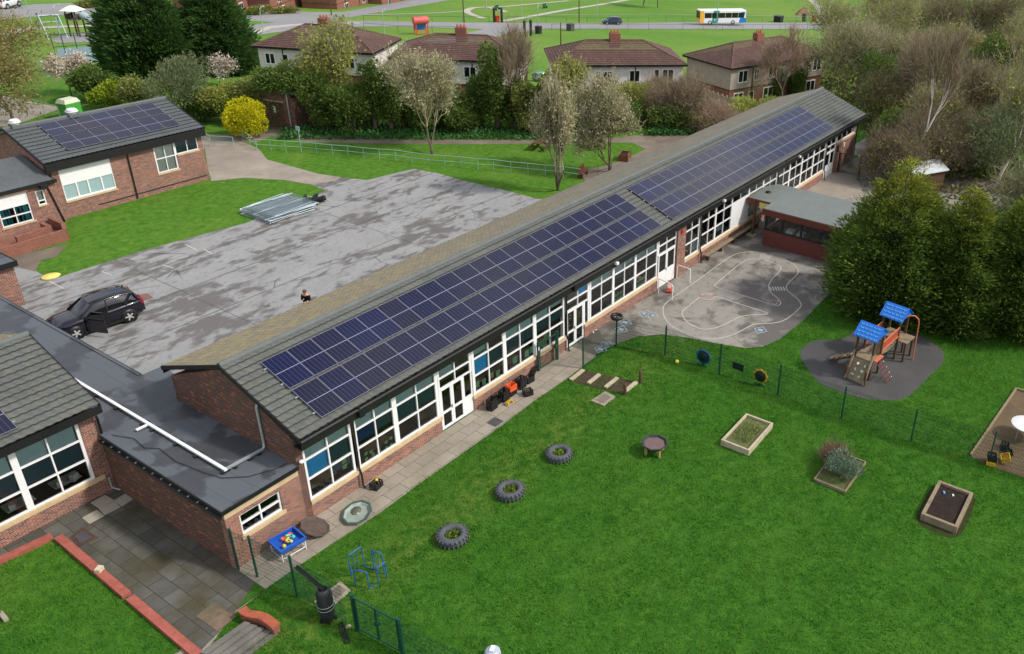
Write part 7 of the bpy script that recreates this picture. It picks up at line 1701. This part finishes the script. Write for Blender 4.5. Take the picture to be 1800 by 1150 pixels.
# kerb side fences
for P, lab in (([(640, 38.5), (700, 39), (760, 39.5), (813, 39.5), (860, 39)], 'thin dark park fence on the far side of the road, left part'), ([(890, 39), (960, 39.5), (1067, 40.5), (1140, 40), (1200, 38.5), (1270, 38.5), (1340, 39), (1430, 39.5)], 'thin dark park fence on the far side of the road, right part'), ([(970, 53), (1067, 52.5), (1140, 52.8), (1200, 53), (1270, 53), (1340, 53), (1430, 53)], 'thin dark fence on the near side of the road'), ([(640, 52), (700, 57), (760, 58), (800, 58)], 'thin dark fence in front of the red shelter')):
    Q = pts2(P); dense = []
    for a, b_ in zip(Q, Q[1:]):
        n_ = max(1, int(math.hypot(b_[0]-a[0], b_[1]-a[1])/4)); dense += [(a[0]+(b_[0]-a[0])*k/n_, a[1]+(b_[1]-a[1])*k/n_) for k in range(n_)]
    railing(dense[:90]+[Q[-1]] if len(dense) < 90 else dense[:90], lab, 1.1, M['green_metal'], 'park_fence', False, 1, .03)
# ---- street lamps, poles
def lamp(b, t_, label, mat='galv', head=True, r=.09):
    p = at(*b); q = over(p, *t_); h = max(3, q.z-p.z); t = thing('street_lamp' if head else 'telegraph_pole', label, 'street lamp' if head else 'pole', p, 0, 'street lamps along the roads' if head else 'timber poles along the roads')
    MB().tube([(0, 0, 0), (0, 0, h)], [r, r*.6], 8).build('column', M[mat], t)
    if head: MB().tube([(0, 0, h), (.25, .15, h+.25), (.8, .5, h+.3)], .05, 6).build('arm', M[mat], t); MB().cbox((1.0, .62, h+.3), .7, .28, .14, .56).build('lamp_head', M[mat], t)
for b, t_, lab in (((1049, 38), (1049, -30), 'pale lamp column on the park side of the road left of the blue car'), ((917, 27), (916, -30), 'pale lamp column in the park beyond the gate pillars'), ((855, 22), (854, -25), 'white lamp column in the park behind the curved path'), ((678, 82), (674, 22), 'pale lamp column beside the first white house'), ((463, 56), (456, 17), 'pale lamp column at the corner right of the dark conifers'), ((57, 47), (45, -12), 'pale lamp column left of the swings'), ((108, 70), (95, 14), 'pale lamp column behind the swings'), ((1259, 52), (1264, -25), 'dark lamp column in front of the bus'), ((1418, 62), (1420, 24), 'lamp column right of the fourth chimney'), ((946, 58), (946, 14), 'pale lamp column at the road junction'), ((1455, 40), (1460, -20), 'dark lamp column beside the park path gate')):
    lamp(b, t_, lab)
for b, t_, lab in (((816, 41), (815, -25), 'brown timber pole in front of the curved path'), ((1018, 40), (1017, -25), 'brown timber pole by the road left of the blue car'), ((986, 86), (986, 40), 'brown timber pole on the field left of the third house'), ((583, 28), (580, -20), 'brown timber pole by the upper road')):
    lamp(b, t_, lab, 'timber_dark', False, .12)
# ---- vehicles
b0, b1 = at(1230, 45), at(1310, 46); bl_ = (b1-b0).length; an = math.atan2(b1.y-b0.y, b1.x-b0.x); sB = bl_/10.6
t = thing('bus', 'white single decker bus with orange nose and blue green bands on the road', 'bus', b0, an); t.scale = (sB,)*3; t.location.z += .06
def bx(x0, x1, m_, nm, z0=.35, z1=3.0, o=0.0, y0=0, y1=2.5): return MB().box(x0, x1, y0-o, y1+o, z0, z1).build(nm, m_, t, .12 if o == 0 else 0)
M['bus_white'] = plain('bus_white', s2l(228, 230, 232), .3, .5, var=.03); M['bus_orange'] = plain('bus_orange', s2l(236, 176, 60), .3, .5, var=.04); M['bus_teal'] = plain('bus_teal', s2l(24, 142, 128), .3, .5, var=.04); M['bus_blue'] = plain('bus_blue', s2l(36, 122, 196), .3, .5, var=.04)
bx(0, 10.6, M['bus_white'], 'body')
def slant(x0, x1, k, z0, z1, m_, nm, o=.012): MB().add([(x0, -o, z0), (x1, -o, z0), (x1+k, -o, z1), (x0+k, -o, z1), (x0, 2.5+o, z0), (x1, 2.5+o, z0), (x1+k, 2.5+o, z1), (x0+k, 2.5+o, z1)], [(0, 1, 2, 3), (7, 6, 5, 4), (0, 4, 5, 1), (1, 5, 6, 2), (2, 6, 7, 3), (3, 7, 4, 0)]).build(nm, m_, t)
slant(.1, .9, -.05, .4, 2.95, M['bus_orange'], 'orange_band'); MB().box(-.012, .1, .1, 2.4, .5, 2.9).build('orange_front', M['bus_orange'], t); slant(2.7, 4.1, .3, .4, 2.95, M['bus_teal'], 'teal_band'); slant(9.0, 9.9, .5, .4, 2.6, M['bus_blue'], 'blue_band'); MB().box(9.9, 10.62, -.014, 2.514, .42, 1.4).build('blue_rear', M['bus_blue'], t)
for i, (x0, x1) in enumerate(((1.0, 2.6), (2.68, 4.2), (4.28, 5.7), (5.78, 7.2), (7.28, 8.7), (8.78, 10.1))): MB().box(x0, x1, -.026, -.016, 1.45, 2.5).box(x0, x1, 2.516, 2.526, 1.45, 2.5).build('window', M['darkglass'], t)
MB().box(-.03, -.014, .2, 2.3, 1.3, 2.7).build('windscreen', M['darkglass'], t); MB().tube([(3.35, -.03, 1.2), (3.35, -.03, .8)], .08, 6).tube([(3.2, -.03, 1.12), (3.5, -.03, 1.12)], .08, 6).build('band_emblem', M['bus_white'], t)
for x in (2.3, 7.6):
    for y, s_ in ((.12, -1), (2.38, 1)): wheel(t, x, y, .48, .28, s_)
for b, e_, lab, pc, nm in (((1059, 43), (1092, 43.6), 'dark blue hatchback driving on the road by the park', s2l(44, 62, 92), 'moving_car'), ((-6, 17), (29, 12), 'white car at the top left edge on the upper road', s2l(222, 224, 226), 'parked_car'), ((938, 143), (972, 141), 'pale green car parked between the second and third houses', s2l(120, 160, 150), 'parked_car'), ((466, 14), (492, 12), 'dark car parked in front of the grey roofed brick house', s2l(60, 62, 66), 'parked_car'), ((574, 10), (602, 8), 'dark car at the top on the upper road', s2l(48, 46, 52), 'parked_car')):
    a, c_ = at(*b), at(*e_); L = (c_-a).length; m_ = (a+c_)/2; m_.z += .06
    car(lab, m_, math.atan2(c_.y-a.y, c_.x-a.x)+(PI if nm == 'moving_car' else 0), carpaint('paint_'+lab.split()[0]+lab.split()[1], pc), L/4.4, False, False, nm)
# ---- park furniture
def zk(x, y): return at(600+x/3, y/3)
def pillar(p, h, lab, mat='black', w_=.16): 
    t = thing('gate_pillar', lab, 'pillar', p, 0, 'dark park gate pillars'); MB().box(-w_, w_, -w_, w_, 0, h).build('shaft', M[mat], t); MB().loft([[(-w_-.06, -w_-.06, h), (w_+.06, -w_-.06, h), (w_+.06, w_+.06, h), (-w_-.06, w_+.06, h)], [(-.1, -.1, h+.25), (.1, -.1, h+.25), (.1, .1, h+.25), (-.1, .1, h+.25)]], False).build('cap', M[mat], t)
for (x, y), lab in (((807, 118), 'dark park gate pillar on the far side of the road, left one'), ((847, 118), 'dark park gate pillar on the far side of the road, right one'), ((967, 194), 'dark gate pillar at the near side of the junction, left one'), ((1000, 190), 'dark gate pillar at the near side of the junction, right one')): pillar(zk(x, y), 2.5, lab)
def bin_(p, lab, w_=.45, h=1.2, mat='black', nm='litter_bin'): 
    t = thing(nm, lab, 'bin', p); MB().box(-w_, w_, -w_, w_, 0, h).build('body', M[mat], t, .05); MB().box(-w_-.05, w_+.05, -w_-.05, w_+.05, h, h+.1).build('lid', M[mat], t)
bin_(zk(1040, 178), 'small dark bin at the road junction'); bin_(zk(820, 116), 'red bin between the far gate pillars', .4, 1.1, 'red'); bin_(zk(1208, 163), 'grey cabinet on the near verge of the road', 0.55, 1.2, 'iron', 'roadside_cabinet'); bin_(at(1368, 39), 'black cabinet by the park fence right of the bus', 0.85, 1.3, 'black', 'roadside_cabinet'); bin_(at(1431, 38), 'reddish bin by the park path gate', .5, 1.4, 'redpanel'); bin_(at(1413, 38), 'dark post box shaped bin left of the park path', .4, 1.7, 'iron')
for (x, y), lab in (((825, 54), 'green bench by the curved park path, left one'), ((1076, 44), 'green bench in the park right of the curved path')):
    t = thing('park_bench', lab, 'bench', zk(x, y), .3); MB().box(-1, 1, -.25, .25, .45, .52).build('seat', M['green_metal'], t); MB().box(-1, 1, .25, .3, .55, 1.05).build('backrest', M['green_metal'], t)
    for x_ in (-.8, .8): MB().box(x_-.05, x_+.05, -.22, .28, 0, .45).build('leg', M['green_metal'], t)
p = at(1413, 27); q = over(p, 1413, 11); t = thing('stone_pyramid', 'small brown stone pyramid monument in the park', 'monument', p, .5); hp = q.z-p.z
MB().loft([[(-2, -2, 0), (2, -2, 0), (2, 2, 0), (-2, 2, 0)], [(-.04, -.04, hp), (.04, -.04, hp), (.04, .04, hp), (-.04, .04, hp)]], False).build('pyramid', plain('brown_stone', s2l(140, 108, 88), .9, .2, var=.25), t)
p = at(741, 61); t = thing('bus_shelter', 'red framed bus shelter with blue panel beside the road', 'bus shelter', p, -.4); sS = mpp(p)*22/2.0
fr = MB()
for x in (-1.3, 1.3):
    for y in (-.6, .6): fr.box(x-.09, x+.09, y-.09, y+.09, 0, 3.0)
fr.box(-1.4, 1.4, -.7, -.55, .8, .95).box(-1.4, 1.4, -.69, -.55, 0.2, .34)
fr.build('frame', M['red'], t); MB().tube([(x, 0, 3.0) for x in (-1.6, 1.6)], .8, 12).build('roof', plain('shelter_roof', s2l(206, 92, 92), .5), t); MB().box(-1.2, 1.2, .56, .62, .9, 2.9).build('panel', M['bus_blue'], t)
t.scale = (.78,)*3
# ---- far play area: swings and slide tower
a0, a1 = at(78, 68), at(112, 66); t = thing('swing_frame', 'grey metal swing frame at the upper left', 'swing', (0, 0, 0)); hS = over(a0, 74, 28).z-a0.z
d = (a1-a0); nv = Vector((-d.y, d.x, 0)).normalized()*1.4
for p in (a0, a1):
    for s in (-1, 1): MB().tube([p+nv*s, p+Vector((0, 0, hS))], .09, 6).build('leg', M['galv_bright'], t)
MB().tube([a0+Vector((0, 0, hS)), a1+Vector((0, 0, hS))], .1, 6).tube([a0+Vector((0, 0, hS-.9)), a1+Vector((0, 0, hS-.9))], .06, 6).build('top_bar', M['galv_bright'], t)
for f in (.3, .7):
    c = a0+d*f; MB().tube([c+Vector((0, 0, hS)), c+Vector((0, 0, .6))], .03, 4).build('chain', M['galv_bright'], t); MB().cbox(c+Vector((0, 0, .55)), .5, .3, .08).build('swing_seat', M['black'], t)
p = at(139, 64); q = over(p, 136, 11); hh = q.z-p.z; t = thing('slide_tower', 'tall play tower with pale roof and grey tube slide at the upper left', 'slide tower', p, .5)
for x in (-.7, .7):
    for y in (-.7, .7): MB().box(x-.08, x+.08, y-.08, y+.08, 0, hh-.6).build('post', M['timber_dark'], t)
MB().loft([[(-1.2, -1.2, hh-.6), (1.2, -1.2, hh-.6), (1.2, 1.2, hh-.6), (-1.2, 1.2, hh-.6)], [(-.4, -.4, hh), (.4, -.4, hh), (.4, .4, hh), (-.4, .4, hh)]], False).build('roof', M['paper'], t); MB().box(-.8, .8, -.8, .8, hh*.55, hh*.58).build('deck', M['timber'], t); MB().box(-.8, .8, -.82, -.76, hh*.58, hh*.75).box(-.8, .8, .76, .82, hh*.58, hh*.75).build('panel', M['iron'], t)
sp = [over(p, u, v_) for u, v_ in ((143, 25), (152, 30), (166, 40), (178, 46), (186, 50))]
sl_o = MB().tube([s_+Vector((0, 0, 0)) for s_ in sp], .55, 12).build('tube_slide', M['galv_bright'], None); sl_o.parent = t; sl_o.matrix_parent_inverse = Matrix.Rotation(-.5, 4, 'Z') @ Matrix.Translation(-p)
Q = pts2([(100, 106), (118, 104), (140, 102), (165, 100), (192, 98)]); railing(Q, 'dark green mesh court fence below the swings', 3.0, M['green_metal'], 'court_fence', True, 1, .05)
# park trees at the top edge
for (ba, to, wp, lab, sd_) in (((1130, 11), (1130, -60), 60, 'park tree at the top edge, left of a pair', 111), ((1156, 13), (1156, -50), 50, 'park tree at the top edge, right of a pair', 112)):
    b, h, w_ = spot(ba, to, wp); twiggy_tree('park_tree', lab, 'tree', b, h, w_, sd_, M['bark'], M['spring'], 1500, .6, M['twig_grey'], 900, 1.2, trunk=.3, spread=.8, levels=4)
for (ba, to, wp, lab, sd_) in (((450, 26), (450, 13), 60, 'clipped hedge by the upper road, left part', 121), ((500, 24), (500, 13), 60, 'clipped hedge by the upper road, right part', 122), ((165, 14), (165, 0), 60, 'low hedge at the top left beside the upper road', 123)):
    shrub('road_hedge', lab, ba, to, wp, M['ivy_olive'], 1800, .5, sd_, dep=.4)
